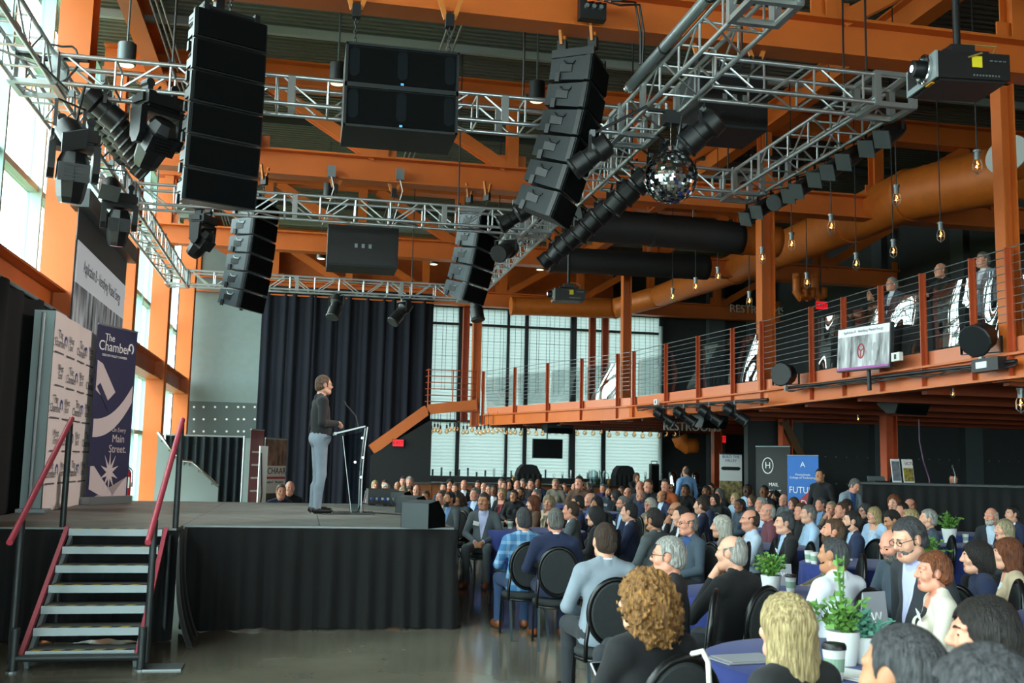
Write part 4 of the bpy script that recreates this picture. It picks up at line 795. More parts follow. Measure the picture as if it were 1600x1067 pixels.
# banners on and behind the stage
PRINT = mat('banner_cream', 'e8dedb', .65); NAVY = mat('banner_navy', '25284a', .6); LOGO = mat('logo_print_grey', '55565e', .6); LBLUE = mat('logo_blue', '2f4486', .6); PALEP = mat('banner_pale_pink', 'cdbfc0', .6); DKIND = mat('banner_indigo', '1d2136', .6)
y0, y1 = 12.35, 14.75; bx_ = -2.82; bt = thing('backdrop_banner', 'tall cream photo backdrop printed with rows of chamber logos', 'banner', (bx_, (y0+y1)/2, ZS+.004), rad(90)); BW = y1-y0; BH = at(95, 490, x=bx_).z-ZS
MB().box((0, .12, BH/2), (BW, .22, BH)).build('frame', mat('banner_side_grey', '9fb4b6', .5), bt); f = MB().grid(lambda u, v: (-BW/2+BW*u, -.004+.008*math.sin(u*19+v*2), BH*v), 40, 4).build('print', PRINT, bt, True, fix=False)
cres = MB(); cres.add([(.075*math.cos(a)*r_+.01*(r_ < .8), -.001, .075*math.sin(a)*r_) for r_ in (1, .55) for a in np.linspace(-.9, 3.4, 14)], [(k, k+1, 15+k, 14+k) for k in range(13)]); cm = cres.mesh('emblem', LBLUE); lg = {}
for r_ in range(8):
    for c_ in range(4):
        x = -BW/2+.36+c_*.58+(.0 if r_ % 2 else -.12); z = BH-.3-r_*.375; big = (c_+r_) % 2 == 0
        if x > BW/2-.2 or z < .25: continue
        key = 'The\nChamber' if big else 'West\nEnd'
        if key not in lg:
            o = text(key, .14 if big else .12, LOGO, f, (x, -.016, z), (PI/2, 0, 0), ext=.0005, space=.72); lg[key] = o.data
        else: o = link('lettering', lg[key], f, (x, -.016, z), (PI/2, 0, 0))
        if big: link('emblem', cm, f, (x+.28, -.014, z-.01))
        ln = link('caption', _unit.setdefault('cap', MB().box((0, 0, 0), (.42, .003, .018)).mesh('caption', LOGO)), f, (x, -.014, z-.16))
MB().cyl((-BW/2-.14, .1, 0), (-BW/2-.14, .1, BH*.98), .02).build('side_pole', STEEL, bt); MB().box((-BW/2-.1, .06, .02), (.3, .3, .04)).build('foot', STEEL, bt)
def banner(label, o, W, H, rz, m, name='roll_up_banner'):
    t = thing(name, label, 'banner', o, rad(rz)); MB().box((0, .03, .05), (W+.04, .2, .1)).build('base', STEEL, t); p = MB().box((0, 0, H/2+.05), (W, .006, H)).build('print', m, t); MB().cyl((-W/2, .0, H+.06), (W/2, .0, H+.06), .014).build('top_rail', STEEL, t); MB().cyl((0, .03, .1), (0, .03, H+.05), .012).build('pole', STEEL, t); return t, p
def flat(p, pts, m, name='printed_shape', y=-.006): return MB().prism(pts, 'y', y-.002, y).build(name, m, p)
o = at(166, 787, z=ZS+.003); cb, p = banner('navy roll-up banner of the chamber with pale ribbons and a starburst', o, .92, 2.32, 66, NAVY); E_ = WHITE
text('The', .14, E_, p, (-.18, -.008, 2.22), (PI/2, 0, 0), ext=.001); text('Chamber', .19, E_, p, (-.06, -.008, 2.1), (PI/2, 0, 0), ext=.001); text('GREATER VALLEY CHAMBER', .045, E_, p, (-.05, -.008, 1.98), (PI/2, 0, 0), ext=.001)
MB().tube([(.31+.07*math.cos(a)*(1-.03*k), -.006, 2.13+.08*math.sin(a)*(1-.03*k)) for k, a in enumerate(np.linspace(-1, 4.4, 22))], .012, 5).build('emblem', E_, p)
def band(pts, w_, m): b = MB(); b.v = []; [b.bar((a[0], -.006, a[1]), (c_[0], -.006, c_[1]), .003, w_, (0, 0, 1)) for a, c_ in zip(pts[:-1], pts[1:])]; b.build('printed_ribbon', m, p)
arc = [(-.42+.84*u, 1.12+.5*u**2.2) for u in np.linspace(0, 1, 10)]; flat(p, [(a, b) for a, b in arc]+[(a, b-.24) for a, b in arc[::-1]], PALEP); flat(p, [(-.42, 1.9), (-.3, 1.86), (.02, 1.5), (-.16, 1.36), (-.42, 1.5)], PALEP); flat(p, [(-.4, 1.55), (-.33, 1.6), (-.06, 1.28), (-.13, 1.24)], NAVY, y=-.0085)
for s_, z, q in (('On Every', .99, .085), ('Main', .87, .15), ('Street.', .73, .15)): text(s_, q, PALEP, p, (.16, -.008, z), (PI/2, 0, 0), ext=.001)
st_ = [(.0+(.28 if k % 2 == 0 else .09)*math.cos(a)*.75, .42+(.28 if k % 2 == 0 else .09)*math.sin(a)) for k, a in enumerate(np.linspace(PI/2, PI/2+2*PI, 21)[:-1])]; flat(p, st_, PALEP, 'starburst', -.009); flat(p, [(-.42, .5), (-.34, .5), (.1, .12), (.0, .05), (-.42, .2)], PALEP); flat(p, [(-.42, .05), (.0, .0), (.3, .28), (.42, .36), (.42, .06), (.1, .0)], PALEP)
o = at(427, 780, y=23.5); t, p = banner('realtors roll-up banner with a brown photo and the word CHAAR', (o.x, 23.5, 0), .8, 2.02, 55, mat('banner_white', 'cfc9c6', .6)); PH = mat('brown_photo_print', '4a3026', .6, var=.6, vscale=7, var2='9a7a68', stretch=(1, 1, .4)); flat(p, [(-.4, 1.48), (.4, 1.48), (.4, 2.06), (-.4, 2.06)], PH, 'photo_print'); text('CHAAR', .2, mat('ink_black', '1c1a1a', .6), p, (.06, -.008, 1.36), (PI/2, 0, 0)); flat(p, [(-.38, 1.19), (.38, 1.19), (.38, 1.24), (-.38, 1.24)], mat('print_red', 'a8343a', .6)); text('RealtorS \u00b7 Members', .08, MATS['ink_black'], p, (0, -.008, 1.12), (PI/2, 0, 0)); flat(p, [(-.4, .06), (.4, .06), (.4, .88), (-.4, .88)], mat('dark_photo_print', '34302c', .6, var=.4, vscale=5), 'photo_print')
o = at(397, 780, y=23.3); t, p = banner('maroon roll-up banner standing behind the stage', (o.x, 23.3, 0), .55, 2.2, 62, mat('banner_maroon', '6e3236', .6)); 
for k in range(4): flat(p, [(-.2, 1.75-k*.28), (.15, 1.75-k*.28), (.15, 1.79-k*.28), (-.2, 1.79-k*.28)], PALEP)
o = at(408, 780, y=22.8); t = thing('display_board', 'white display board with black edges leaning beside the maroon banner', 'board', (o.x, 22.8, 0), rad(35)); MB().box((0, 0, .95), (.2, .03, 1.9)).build('board', WHITE, t); MB().bar((-.07, -.02, 1.75), (-.01, -.02, .9), .03, .02).bar((-.01, -.02, .9), (-.07, -.02, .1), .03, .02).build('printed_stroke', BLACK, t)
# extinguisher
o = at(197, 752, y=20.4); t = thing('fire_extinguisher', 'red fire extinguisher hung on the orange column behind the navy banner', 'fire extinguisher', o); RX = mat('extinguisher_red', 'c8202a', .35); MB().lathe([(.08, -.28), (.085, -.26), (.085, .15), (.05, .22), (.03, .24)], n=18).build('cylinder', RX, t, 'auto'); MB().box((0, 0, .28), (.05, .12, .05)).bar((0, -.02, .3), (0, -.12, .33), .02, .02).build('valve', BLACK, t); MB().tube([(.03, 0, .26), (.11, -.03, .2), (.11, -.03, -.1)], .014, 6).build('hose', BLACK, t); rod('wall_bracket', (0, 0, .1), (-3.3-o.x, 0, .1), .02, BLACK, t); MB().prism([(.088*math.sin(a), -.088*math.cos(a)) for a in np.linspace(-.9, .9, 9)]+[(.06*math.sin(a), -.06*math.cos(a)) for a in np.linspace(.9, -.9, 9)], 'z', -.12, .08).build('label_plate', WHITE, t)
# curtains
NAVYC = mat('midnight_curtain', '080b1a', .95, sheen=.02)
cu = thing('stage_curtain', 'tall midnight-blue curtain covering the back wall behind the stage', 'curtain', (1.1, 30.98, 3.25)); cx = np.linspace(at(404, 600, y=30.95).x, at(674, 600, y=30.95).x, 8)
for k in range(7):
    rr = random.Random(k+40); ph = rr.uniform(0, 6)
    MB().grid(lambda u, v: (cx[k]-.02+(cx[k+1]-cx[k]+.04)*u-1.1, .1+.05*math.sin(u*9+ph+.3*math.sin(v*3))+.025*math.sin(u*21+ph*2)*(1-.4*v)-(.02 if k % 2 else 0), -3.24+6.75*v), 60, 6).build('curtain_panel', NAVYC, cu, True, fix=False)
MB().cyl((cx[0]-1.1, .1, 3.52), (cx[-1]-1.1, .1, 3.52), .03).build('curtain_pipe', BLACK, cu)
dr = thing('side_drape', 'plain black drape hung under the orange beam left of the stage', 'curtain', (-3.16, 11.5, 0)); MB().grid(lambda u, v: (.035*math.sin(u*70)+.02*math.sin(u*31), -5.5+8.35*u, .01+3.42*v), 160, 4).build('cloth', mat('black_drape', '0a0b0d', .95), dr, True, fix=False); MB().cyl((0, -5.5, 3.43), (0, 2.85, 3.43), .025).build('pipe', STEEL, dr)
sd = thing('pipe_drape', 'short dark drape on a silver pole behind the stage below the studded panel', 'curtain', (at(326, 700, y=21).x, 21, 0)); x0, x1 = at(258, 700, y=21).x-sd.location.x, at(381, 700, y=21).x-sd.location.x; zt_ = at(320, 681, y=21).z
MB().grid(lambda u, v: (x0+(x1-x0)*u, .05*math.sin(u*60)+.02*math.sin(u*23), .02+(zt_-.03)*v), 140, 3).build('cloth', mat('slate_drape', '20272b', .85), sd, True, fix=False)
for x in (x0, x1): rod('upright', (x, -.05, 0), (x, -.05, zt_+.02), .02, ALU, sd)
rod('crossbar', (x0, -.05, zt_), (x1, -.05, zt_), .018, ALU, sd)
gw = thing('stair_guard', 'pale grey stair guard panel with steel handrail descending behind the stage', 'railing', (at(290, 700, y=19.6).x, 19.6, 0)); gx = lambda px, py: (at(px, py, y=19.6).x-gw.location.x, at(px, py, y=19.6).z); pl = [gx(247, 678), gx(270, 708), gx(283, 722), gx(300, 724), gx(341, 762)]
MB().prism([pl[0]]+pl[1:]+[(pl[-1][0], .02), (pl[0][0], .02)], 'y', -.03, .03).build('guard_panel', mat('guard_panel_grey', '8d9694', .6), gw)
MB().tube([(a, -.06, b+.03) for a, b in pl], .025, 8).build('handrail', CHROME, gw, True)
for (a, b), (c_, d) in zip(pl[:-1], pl[1:]):
    for t_ in (.25, .75): rod('bracket', (a+(c_-a)*t_, -.06, b+(d-b)*t_+.03), (a+(c_-a)*t_, -.03, b+(d-b)*t_-.05), .01, CHROME, gw, 6)
# dark panel below the balcony stair
sp = [at(px, 745, y=30.25).x for px in (578, 672)]; struct('stair_wall', MB().prism([(sp[0], 0), (sp[1], 0), (sp[1], at(670, 655, y=30.25).z), (sp[0], at(580, 712, y=30.25).z)], 'y', 30.2, 30.3), mat('stair_wall_dark', '17191a', .8))
# ------------------------------------------------------------------ bar at the back
WOOD = mat('bar_wood', '8a4f24', .5, var=.3, stretch=(1, 1, 8)); ZB = 1.12; YBAR = 27.3
b0, b1 = at(640, 765, y=YBAR).x, at(1010, 765, y=YBAR).x; bar = thing('bar_counter', 'long wooden bar counter under the back window', 'counter', ((b0+b1)/2, YBAR, 0)); hw = (b1-b0)/2
n = 12
for k in range(n): MB().box((-hw+(k+.5)*2*hw/n, -.3, .54), (2*hw/n-.02, .04, 1.04)).build('front_board', WOOD, bar)
MB().box((0, 0, ZB-.03), (2*hw+.1, .75, .06)).build('counter_top', mat('bar_top', '2a1c14', .3), bar); MB().box((0, .02, .5), (2*hw, .55, .98)).build('body', BLACK, bar)
bb2 = thing('back_bar', 'low black back bar running below the window sill', 'counter', ((b0+b1)/2+.6, 31.2, 0)); MB().box((0, 0, .6), (2*hw, .6, 1.2)).build('body', BLACK, bb2); MB().box((0, 0, 1.22), (2*hw+.1, .66, .05)).build('counter_top', BLACK, bb2)
k_ = MB()
for i in range(30): k_.cyl((-hw+.2+i*.27, -.1, 1.25), (-hw+.2+i*.27, -.1, 1.38+.06*(i % 3)), .03, n=6)
o = k_.build('glassware_row', glass('dark_glass', '8a9698', .05, .2), bb2); o['kind'] = 'stuff'
CV = mat('black_cover_cloth', '0b0c0e', .9)
def cover(label, px0, px1, ptop):
    a, b = at(px0, 760, y=YBAR), at(px1, 760, y=YBAR); H = at(px0, ptop, y=YBAR).z-ZB; W = b.x-a.x; t = thing('covered_machine', label, 'covered machine', ((a.x+b.x)/2, YBAR, ZB))
    MB().prism([(-W/2, 0), (W/2, 0), (W*.46, H*.55), (W*.3, H*.93), (W*.1, H), (-W*.22, H*.99), (-W*.38, H*.8), (-W*.47, H*.5)], 'y', -.22, .22).build('cover', CV, t)
    MB().grid(lambda u, v: (-W/2*1.02+W*1.02*u, -.235-.012*math.sin(u*30), H*.5*v), 24, 3).build('hem_folds', CV, t, True, fix=False)
cover('black covered machine on the bar left of the two pitchers', 805, 843, 725); cover('second black covered machine on the bar right of the pitchers', 957, 991, 727)
PG = glass('pitcher_glass', 'd8e2e2', .03, .15)
for px, lb in ((925, 'left clear pitcher on the bar'), (941, 'right clear pitcher on the bar')):
    o = at(px, 760, y=YBAR); t = thing('pitcher', lb, 'pitcher', (o.x, YBAR, ZB)); MB().lathe([(.09, 0), (.095, .02), (.10, .38), (.105, .4)], n=18).build('jug', PG, t, True); MB().tube([(.1, 0, .34), (.17, 0, .3), (.17, 0, .14), (.1, 0, .1)], .014, 6).build('handle', PG, t, True); MB().cyl((0, 0, .02), (0, 0, .22), .088, n=16).build('water', glass('water', 'cfdcdc', .0, .02), t)
for px, h, m_, lb in ((933, .34, mat('green_bottle', '23402c', .2), 'dark green bottle between the pitchers'), (951, .2, mat('amber_tumbler', '9a6a2c', .3), 'amber tumbler beside the second covered machine'), (801, .2, mat('tan_cup', 'a87a45', .5), 'tan cup beside the first covered machine'), (1008, .22, PG, 'clear carafe near the thin loudspeaker')):
    o = at(px, 760, y=YBAR); t = thing('bottle', lb, 'bottle', (o.x, YBAR, ZB)); MB().lathe([(.04, 0), (.042, h*.6), (.018, h*.75), (.016, h)], n=14).build('body', m_, t, True); MB().cyl((0, 0, h), (0, 0, h+.02), .018).build('cap', BLACK, t)
o = at(1022, 762, y=26.5); t = thing('column_speaker', 'thin black column speaker beside the white pipe at the end of the bar', 'loudspeaker', (o.x, 26.5, 0)); MB().box((0, 0, .9), (.22, .2, 1.65)).build('cabinet', BLACKP, t); MB().box((0, -.104, .95), (.19, .01, 1.45)).build('grille', GRILLE, t); MB().box((0, 0, .03), (.34, .3, .06)).build('base', BLACK, t); MB().tube([(-.08, 0, 1.72), (-.08, 0, 1.8), (.08, 0, 1.8), (.08, 0, 1.72)], .012, 6).build('handle', BLACK, t)
o = at(1045, 760, y=26.); t = thing('side_counter', 'black side counter with coffee urns right of the window', 'counter', (o.x+.75, 26.2, 0)); MB().box((0, 0, .55), (1.5, .6, 1.1)).build('body', BLACK, t); MB().box((0, 0, 1.11), (1.6, .7, .03)).build('top', DARKGREY, t)
for k in range(3): 
    u = thing('coffee_urn', ('first', 'second', 'third')[k]+' steel coffee urn on the black side counter, counted from the window', 'urn', (o.x+.2+k*.32, 26.2, 1.125)); MB().lathe([(.1, 0), (.1, .34), (.06, .4), (.02, .42)], n=16).build('body', CHROME, u, 'auto'); MB().cyl((0, -.1, .08), (0, -.15, .08), .018).build('tap', BLACK, u)
def poscard(label, px, py, y, W, H, rz, z=0.): return banner(label, (at(px, py, y=y).x, y, z), W, H, rz, WHITE)
t, p = poscard('white-topped roll-up banner with a colourful city photo beside the lower EXIT sign', 1142, 760, 22., .54, 1.9, 0); flat(p, [(-.27, .06), (.27, .06), (.27, 1.36), (-.27, 1.36)], mat('city_photo', '3a4a66', .6, var=.7, vscale=9, var2='c9b070'), 'photo_print'); text('BUILD THE\nVALLEY', .085, mat('print_blue', '2b4f8f', .6), p, (0, -.008, 1.86), (PI/2, 0, 0)); flat(p, [(-.2, 1.6), (.2, 1.6), (.24, 1.64), (.2, 1.68), (-.2, 1.68), (-.24, 1.64)], MATS['ink_black'])
t, p = banner('black roll-up banner listing mail, print, design and promo', (at(1208, 760, y=21.).x, 21., 0), .85, 2.08, -56, mat('banner_black', '101113', .6))
MB().tube([(-.12+.13*math.cos(a), -.006, 1.72+.17*math.sin(a)) for a in np.linspace(0, 6.28, 25)[:-1]], .012, 5, True).build('ring_print', WHITE, p); text('H', .2, WHITE, p, (-.12, -.008, 1.72), (PI/2, 0, 0)); text('MAIL\nPRINT\nDESIGN\nPROMO\nAPPAREL', .11, WHITE, p, (-.1, -.008, 1.0), (PI/2, 0, 0), 'LEFT', space=1.4)
t, p = banner('blue roll-up banner reading FUTURE MADE', (at(1255, 760, y=17.6).x, 17.6, 0), .58, 1.84, -45, mat('banner_blue', '2f6fc0', .6)); text('FUTURE', .17, WHITE, p, (0, -.01, 1.26), (PI/2, 0, 0), sx=.86); text('MADE', .17, WHITE, p, (-.06, -.01, 1.02), (PI/2, 0, 0), sx=.9); text('Pennsylvania\nCollege of Technology', .055, WHITE, p, (0, -.008, 1.52), (PI/2, 0, 0)); text('A', .14, WHITE, p, (0, -.008, 1.73), (PI/2, 0, 0)); flat(p, [(-.29, .9), (.29, 1.4), (.29, .7), (.0, .5)], MATS['print_red'], y=-.004); flat(p, [(.05, .8), (.29, .8), (.29, 1.12), (.12, 1.1)], mat('print_tan', 'b98a5a', .6), y=-.008)
# draped booth
bq0, bq1 = at(1348, 760, y=16.6), at(1640, 775, y=15.2); zb_ = bq0.z+.06; bo_ = thing('draped_booth', 'long black draped booth along the wall under the balcony', 'booth', ((bq0.x+bq1.x)/2, 16, 0))
s4 = skirt([(bq0.x, 16.6), (bq1.x, 15.2)], z1=zb_, seed=9, amp=.03, name='drape', parent=bo_, per=.2); s4.data.transform(Matrix.Translation(-bo_.location)); MB().bar(Vector((bq0.x, 17.0, zb_))-bo_.location, Vector((bq1.x, 15.6, zb_))-bo_.location, .8, .04).build('top', BLACK, bo_); MB().bar(Vector((bq0.x, 17.05, zb_/2))-bo_.location, Vector((bq1.x, 15.65, zb_/2))-bo_.location, .6, zb_-.06).build('body', BLACK, bo_)
def poster(label, px, py, W, H, y=16.75):
    o = at(px, py, y=y); t = thing('poster_board', label, 'poster', (o.x, y, zb_+.02), rad(4), None, None, (rad(-8), 0, rad(4))); p = MB().box((0, 0, H/2), (W, .012, H)).build('board', WHITE, t); MB().bar((0, .02, H*.8), (0, .2, 0), .05, .01).build('strut', BLACK, t); return p
p = poster('left poster with a grey portrait on the booth', 1402, 752, .18, .42); flat(p, [(-.08, .03), (.08, .03), (.08, .38), (-.08, .38)], mat('grey_portrait', '7a7c84', .6, var=.4, vscale=12), 'photo_print', -.008)
p = poster('right poster with red letters and a group photo on the booth', 1421, 752, .22, .42); flat(p, [(-.1, .02), (.1, .02), (.1, .26), (-.1, .26)], mat('group_photo', '4a5a70', .6, var=.7, vscale=20, var2='c8a83a'), 'photo_print', -.008); text('UCTV', .07, MATS['print_red'], p, (.03, -.012, .34), (PI/2, 0, 0))
t = thing('laptop', 'dark closed laptop on the booth beside the posters', 'laptop', (at(1385, 750, y=16.5).x, 16.7, zb_+.022)); MB().box((0, 0, .012), (.34, .24, .02)).build('base', BLACK, t); MB().bar((-.0, .11, .02), (0, .14, .1), .34, .01, (0, 1, 0)).build('lid', STEEL, t)
t = thing('desk_lamp', 'small clip lamp on a bent stem at the booth', 'lamp', (at(1500, 758, y=16).x, 16.15, zb_+.02)); MB().tube([(0, 0, 0), (.02, 0, .15), (-.02, 0, .28)], .008, 6).build('stem', STEEL, t); MB().box((-.01, -.02, .3), (.07, .05, .06)).build('shade', BLACK, t); MB().cyl((0, 0, -.0), (0, 0, .01), .05).build('base', BLACK, t)
t = thing('hanging_cable', 'pinkish cable running down the dark wall to the booth', 'cable', at(1437, 690, y=17.6)); MB().tube([Vector(at(a, b, y=17.5 if b < 740 else 17.0))-t.location for a, b in ((1436, 655), (1437, 690), (1443, 720), (1452, 748), (1453, 757))], .012, 6).build('sheath', mat('pink_cable', '7a5a78', .5), t)
# ------------------------------------------------------------------ figures: one continuous skin pulled over a posed skeleton
def snets(xs, ys, zs, D, L=None):
    """surface through D=0 on a rectilinear grid -> verts, quads, label per vert"""
    nx, ny, nz = D.shape; ins = D < 0
    c = np.zeros((nx-1, ny-1, nz-1), np.int8)
    for i in (0, 1):
        for j in (0, 1):
            for k in (0, 1): c += ins[i:nx-1+i, j:ny-1+j, k:nz-1+k]
    act = (c > 0) & (c < 8); idx = np.argwhere(act); num = -np.ones(act.shape, np.int32); num[act] = np.arange(len(idx))
    acc = np.zeros((len(idx), 3)); cnt = np.zeros(len(idx)); ix, iy, iz = idx.T
    co = [(i, j, k) for i in (0, 1) for j in (0, 1) for k in (0, 1)]
    for a in co:
        for b in co:
            if sum(b)-sum(a) == 1 and all(q >= p for p, q in zip(a, b)):
                da = D[ix+a[0], iy+a[1], iz+a[2]]; db = D[ix+b[0], iy+b[1], iz+b[2]]; s = (da < 0) != (db < 0)
                t = np.where(s, da/np.where(s, da-db, 1), 0)
                pa = np.stack([xs[ix+a[0]], ys[iy+a[1]], zs[iz+a[2]]], 1); pb = np.stack([xs[ix+b[0]], ys[iy+b[1]], zs[iz+b[2]]], 1)
                acc += (pa+(pb-pa)*t[:, None])*s[:, None]; cnt += s
    V = acc/np.maximum(cnt, 1)[:, None]; Q = []
    for ax in range(3):
        sl0 = [slice(None)]*3; sl1 = [slice(None)]*3; sl0[ax] = slice(0, -1); sl1[ax] = slice(1, None)
        e = np.argwhere(ins[tuple(sl0)] != ins[tuple(sl1)]); o = [k for k in range(3) if k != ax]
        ok = (e[:, o[0]] > 0) & (e[:, o[1]] > 0) & (e[:, o[0]] < D.shape[o[0]]-1) & (e[:, o[1]] < D.shape[o[1]]-1); e = e[ok]
        if not len(e): continue
        def g(d0, d1):
            q = e.copy(); q[:, o[0]] += d0; q[:, o[1]] += d1; return num[q[:, 0], q[:, 1], q[:, 2]]
        q = np.stack([g(-1, -1), g(0, -1), g(0, 0), g(-1, 0)], 1); flip = ins[tuple(e.T)]
        if ax == 1: flip = ~flip
        q[~flip] = q[~flip][:, ::-1]; Q.append(q)
    Q = np.concatenate(Q); Q = Q[(Q >= 0).all(1)]
    lab = None
    if L is not None:
        # label of the nearest inside corner
        best = np.full(len(idx), 9.); lab = np.zeros(len(idx), np.int16)
        for a in co:
            d = np.abs(D[ix+a[0], iy+a[1], iz+a[2]]); s = d < best; best[s] = d[s]; lab[s] = L[ix+a[0], iy+a[1], iz+a[2]][s]
    return V, Q, lab
def np_mesh(name, V, Q, mats, midx=None):
    me = bpy.data.meshes.new(name); me.vertices.add(len(V)); me.vertices.foreach_set('co', V.astype(np.float32).ravel())
    me.loops.add(Q.size); me.loops.foreach_set('vertex_index', Q.astype(np.int32).ravel())
    me.polygons.add(len(Q)); me.polygons.foreach_set('loop_start', np.arange(0, Q.size, 4, dtype=np.int32))
    for m in mats: me.materials.append(m)
    if midx is not None: me.polygons.foreach_set('material_index', midx.astype(np.int32))
    me.polygons.foreach_set('use_smooth', np.ones(len(Q), bool)); me.update(calc_edges=True); me.validate(); return me
class SDF:
    def __init__(s, xs, ys, zs):
        s.x, s.y, s.z = (np.asarray(a, np.float32) for a in (xs, ys, zs)); sh = (len(xs), len(ys), len(zs))
        s.D = np.full(sh, 1., np.float32); s.B = np.full(sh, 1., np.float32); s.L = np.zeros(sh, np.int16); s.T = None
    def _blk(s, lo, hi, mg):
        sl = []
        for a, l, h in zip((s.x, s.y, s.z), lo, hi):
            i0 = np.searchsorted(a, l-mg); i1 = np.searchsorted(a, h+mg)
            if i1 <= i0: return None, None
            sl.append(slice(i0, i1))
        return tuple(sl), np.meshgrid(s.x[sl[0]], s.y[sl[1]], s.z[sl[2]], indexing='ij')
    def _put(s, sl, d, lab, k, bias=0., mode='u'):
        o = s.D[sl]
        if mode == 'sub':
            h = np.clip(.5-.5*(o+d)/k, 0, 1); s.D[sl] = o*(1-h)+(-d)*h+k*h*(1-h); return
        if k > 0:
            h = np.clip(.5+.5*(o-d)/k, 0, 1); s.D[sl] = o*(1-h)+d*h-k*h*(1-h)
        else: s.D[sl] = np.minimum(o, d)
        b = s.B[sl]; q = d-bias < b; b[q] = (d-bias)[q]; s.L[sl][q] = lab
    def tr(s, M): s.T = M      # following primitives are given in a turned frame (Matrix local->figure)
    def cone(s, a, b, r1, r2, lab, k=.02, bias=0., sx=1., mode='u'):
        """rounded cone a->b"""
        a, b = Vector(a), Vector(b)
        if s.T is not None: a, b = s.T @ a, s.T @ b
        r = max(r1, r2); lo = [min(p, q)-r for p, q in zip(a, b)]; hi = [max(p, q)+r for p, q in zip(a, b)]
        sl, g = s._blk(lo, hi, k+.03)
        if sl is None: return
        ab = b-a; L2 = max(ab.length_squared, 1e-9)
        px, py, pz = g[0]-a[0], g[1]-a[1], g[2]-a[2]; t = np.clip((px*ab[0]+py*ab[1]+pz*ab[2])/L2, 0, 1)
        d = np.sqrt((px-ab[0]*t)**2+(py-ab[1]*t)**2+(pz-ab[2]*t)**2)-(r1+(r2-r1)*t); s._put(sl, d, lab, k, bias, mode)
    def ell(s, c, r, lab, k=.02, rot=None, bias=0., mode='u'):
        c = Vector(c); M = Matrix.Identity(3)
        if rot: M = Euler(rot).to_matrix()
        if s.T is not None: c = s.T @ c; M = s.T.to_3x3() @ M
        e = [math.sqrt(sum((M[i][j]*r[j])**2 for j in range(3))) for i in range(3)]
        sl, g = s._blk([p-q for p, q in zip(c, e)], [p+q for p, q in zip(c, e)], k+.03)
        if sl is None: return
        I = M.transposed(); p = [g[i]-c[i] for i in range(3)]
        q = [(I[i][0]*p[0]+I[i][1]*p[1]+I[i][2]*p[2])/r[i] for i in range(3)]
        k0 = np.sqrt(q[0]**2+q[1]**2+q[2]**2)+1e-6; k1 = np.sqrt((q[0]/r[0])**2+(q[1]/r[1])**2+(q[2]/r[2])**2)+1e-6
        s._put(sl, k0*(k0-1)/k1, lab, k, bias, mode)
def axis(lo, hi, step, zones):
    """grid lines from lo to hi: fine step inside zones [(a,b,step)]"""
    out = [lo]
    while out[-1] < hi:
        p = out[-1]; h = step
        for a, b, f in zones:
            if a-1e-6 <= p < b: h = min(h, f)
            elif p < a < p+h: h = min(h, a-p+1e-5)
        out.append(p+h)
    return np.array(out)
def soften(V, Q, ql, it=5):
    """evens out the seams between two cloths"""
    e = np.concatenate([np.stack([Q[:, i], Q[:, (i+1) % 4]], 1) for i in range(4)]); f = np.tile(np.arange(len(Q)), 4); e.sort(1)
    o = np.lexsort((e[:, 1], e[:, 0])); e, f = e[o], f[o]; same = (e[1:] == e[:-1]).all(1); i = np.nonzero(same)[0]
    i = i[ql[f[i]] != ql[f[i+1]]]; b = e[i]
    for _ in range(it):
        acc = np.zeros_like(V); cnt = np.zeros(len(V))
        for a, c in ((0, 1), (1, 0)): np.add.at(acc, b[:, a], V[b[:, c]]); np.add.at(cnt, b[:, a], 1)
        k = cnt > 1; V = V.copy(); V[k] = .5*V[k]+.5*acc[k]/cnt[k][:, None]
    return V
SKIN, TOP, SHIRT, PANTS, SHOE, EYE_, LIP, BROW, TIE, SOLE = range(10)
def hand(s, w, d, n, side, k=.006, curl=.8, lab=SKIN):
    """palm, four fingers, thumb. w wrist, d pointing direction, n palm normal (fingers curl towards it)"""
    w, d, n = Vector(w), Vector(d).normalized(), Vector(n); n = (n-d*n.dot(d)).normalized(); u = d.cross(n)*side
    s.cone(w, w+d*.045, .026, .03, lab, .015); c = w+d*.075
    for i in (-1.2, -.4, .4, 1.2):
        b = c+u*i*.0155; s.cone(w+d*.03+u*i*.012, b, .0145, .0125, lab, .008)
        l = (.038, .044, .042, .033)[int(i*1.25+1.5)]; q = d; p = b; cu = curl
        for j in range(2):
            q = (q*math.cos(cu)+n*math.sin(cu)).normalized(); e = p+q*l*(1-.2*j); s.cone(p, e, .0105-.001*j, .0095-.001*j, lab, .004); p = e
    t0 = w+d*.03-u*.024; t1 = t0+d*.03-u*.018+n*.012; s.cone(t0, t1, .014, .012, lab, .008); s.cone(t1, t1+d*.026+n*.012, .0115, .010, lab, .004)
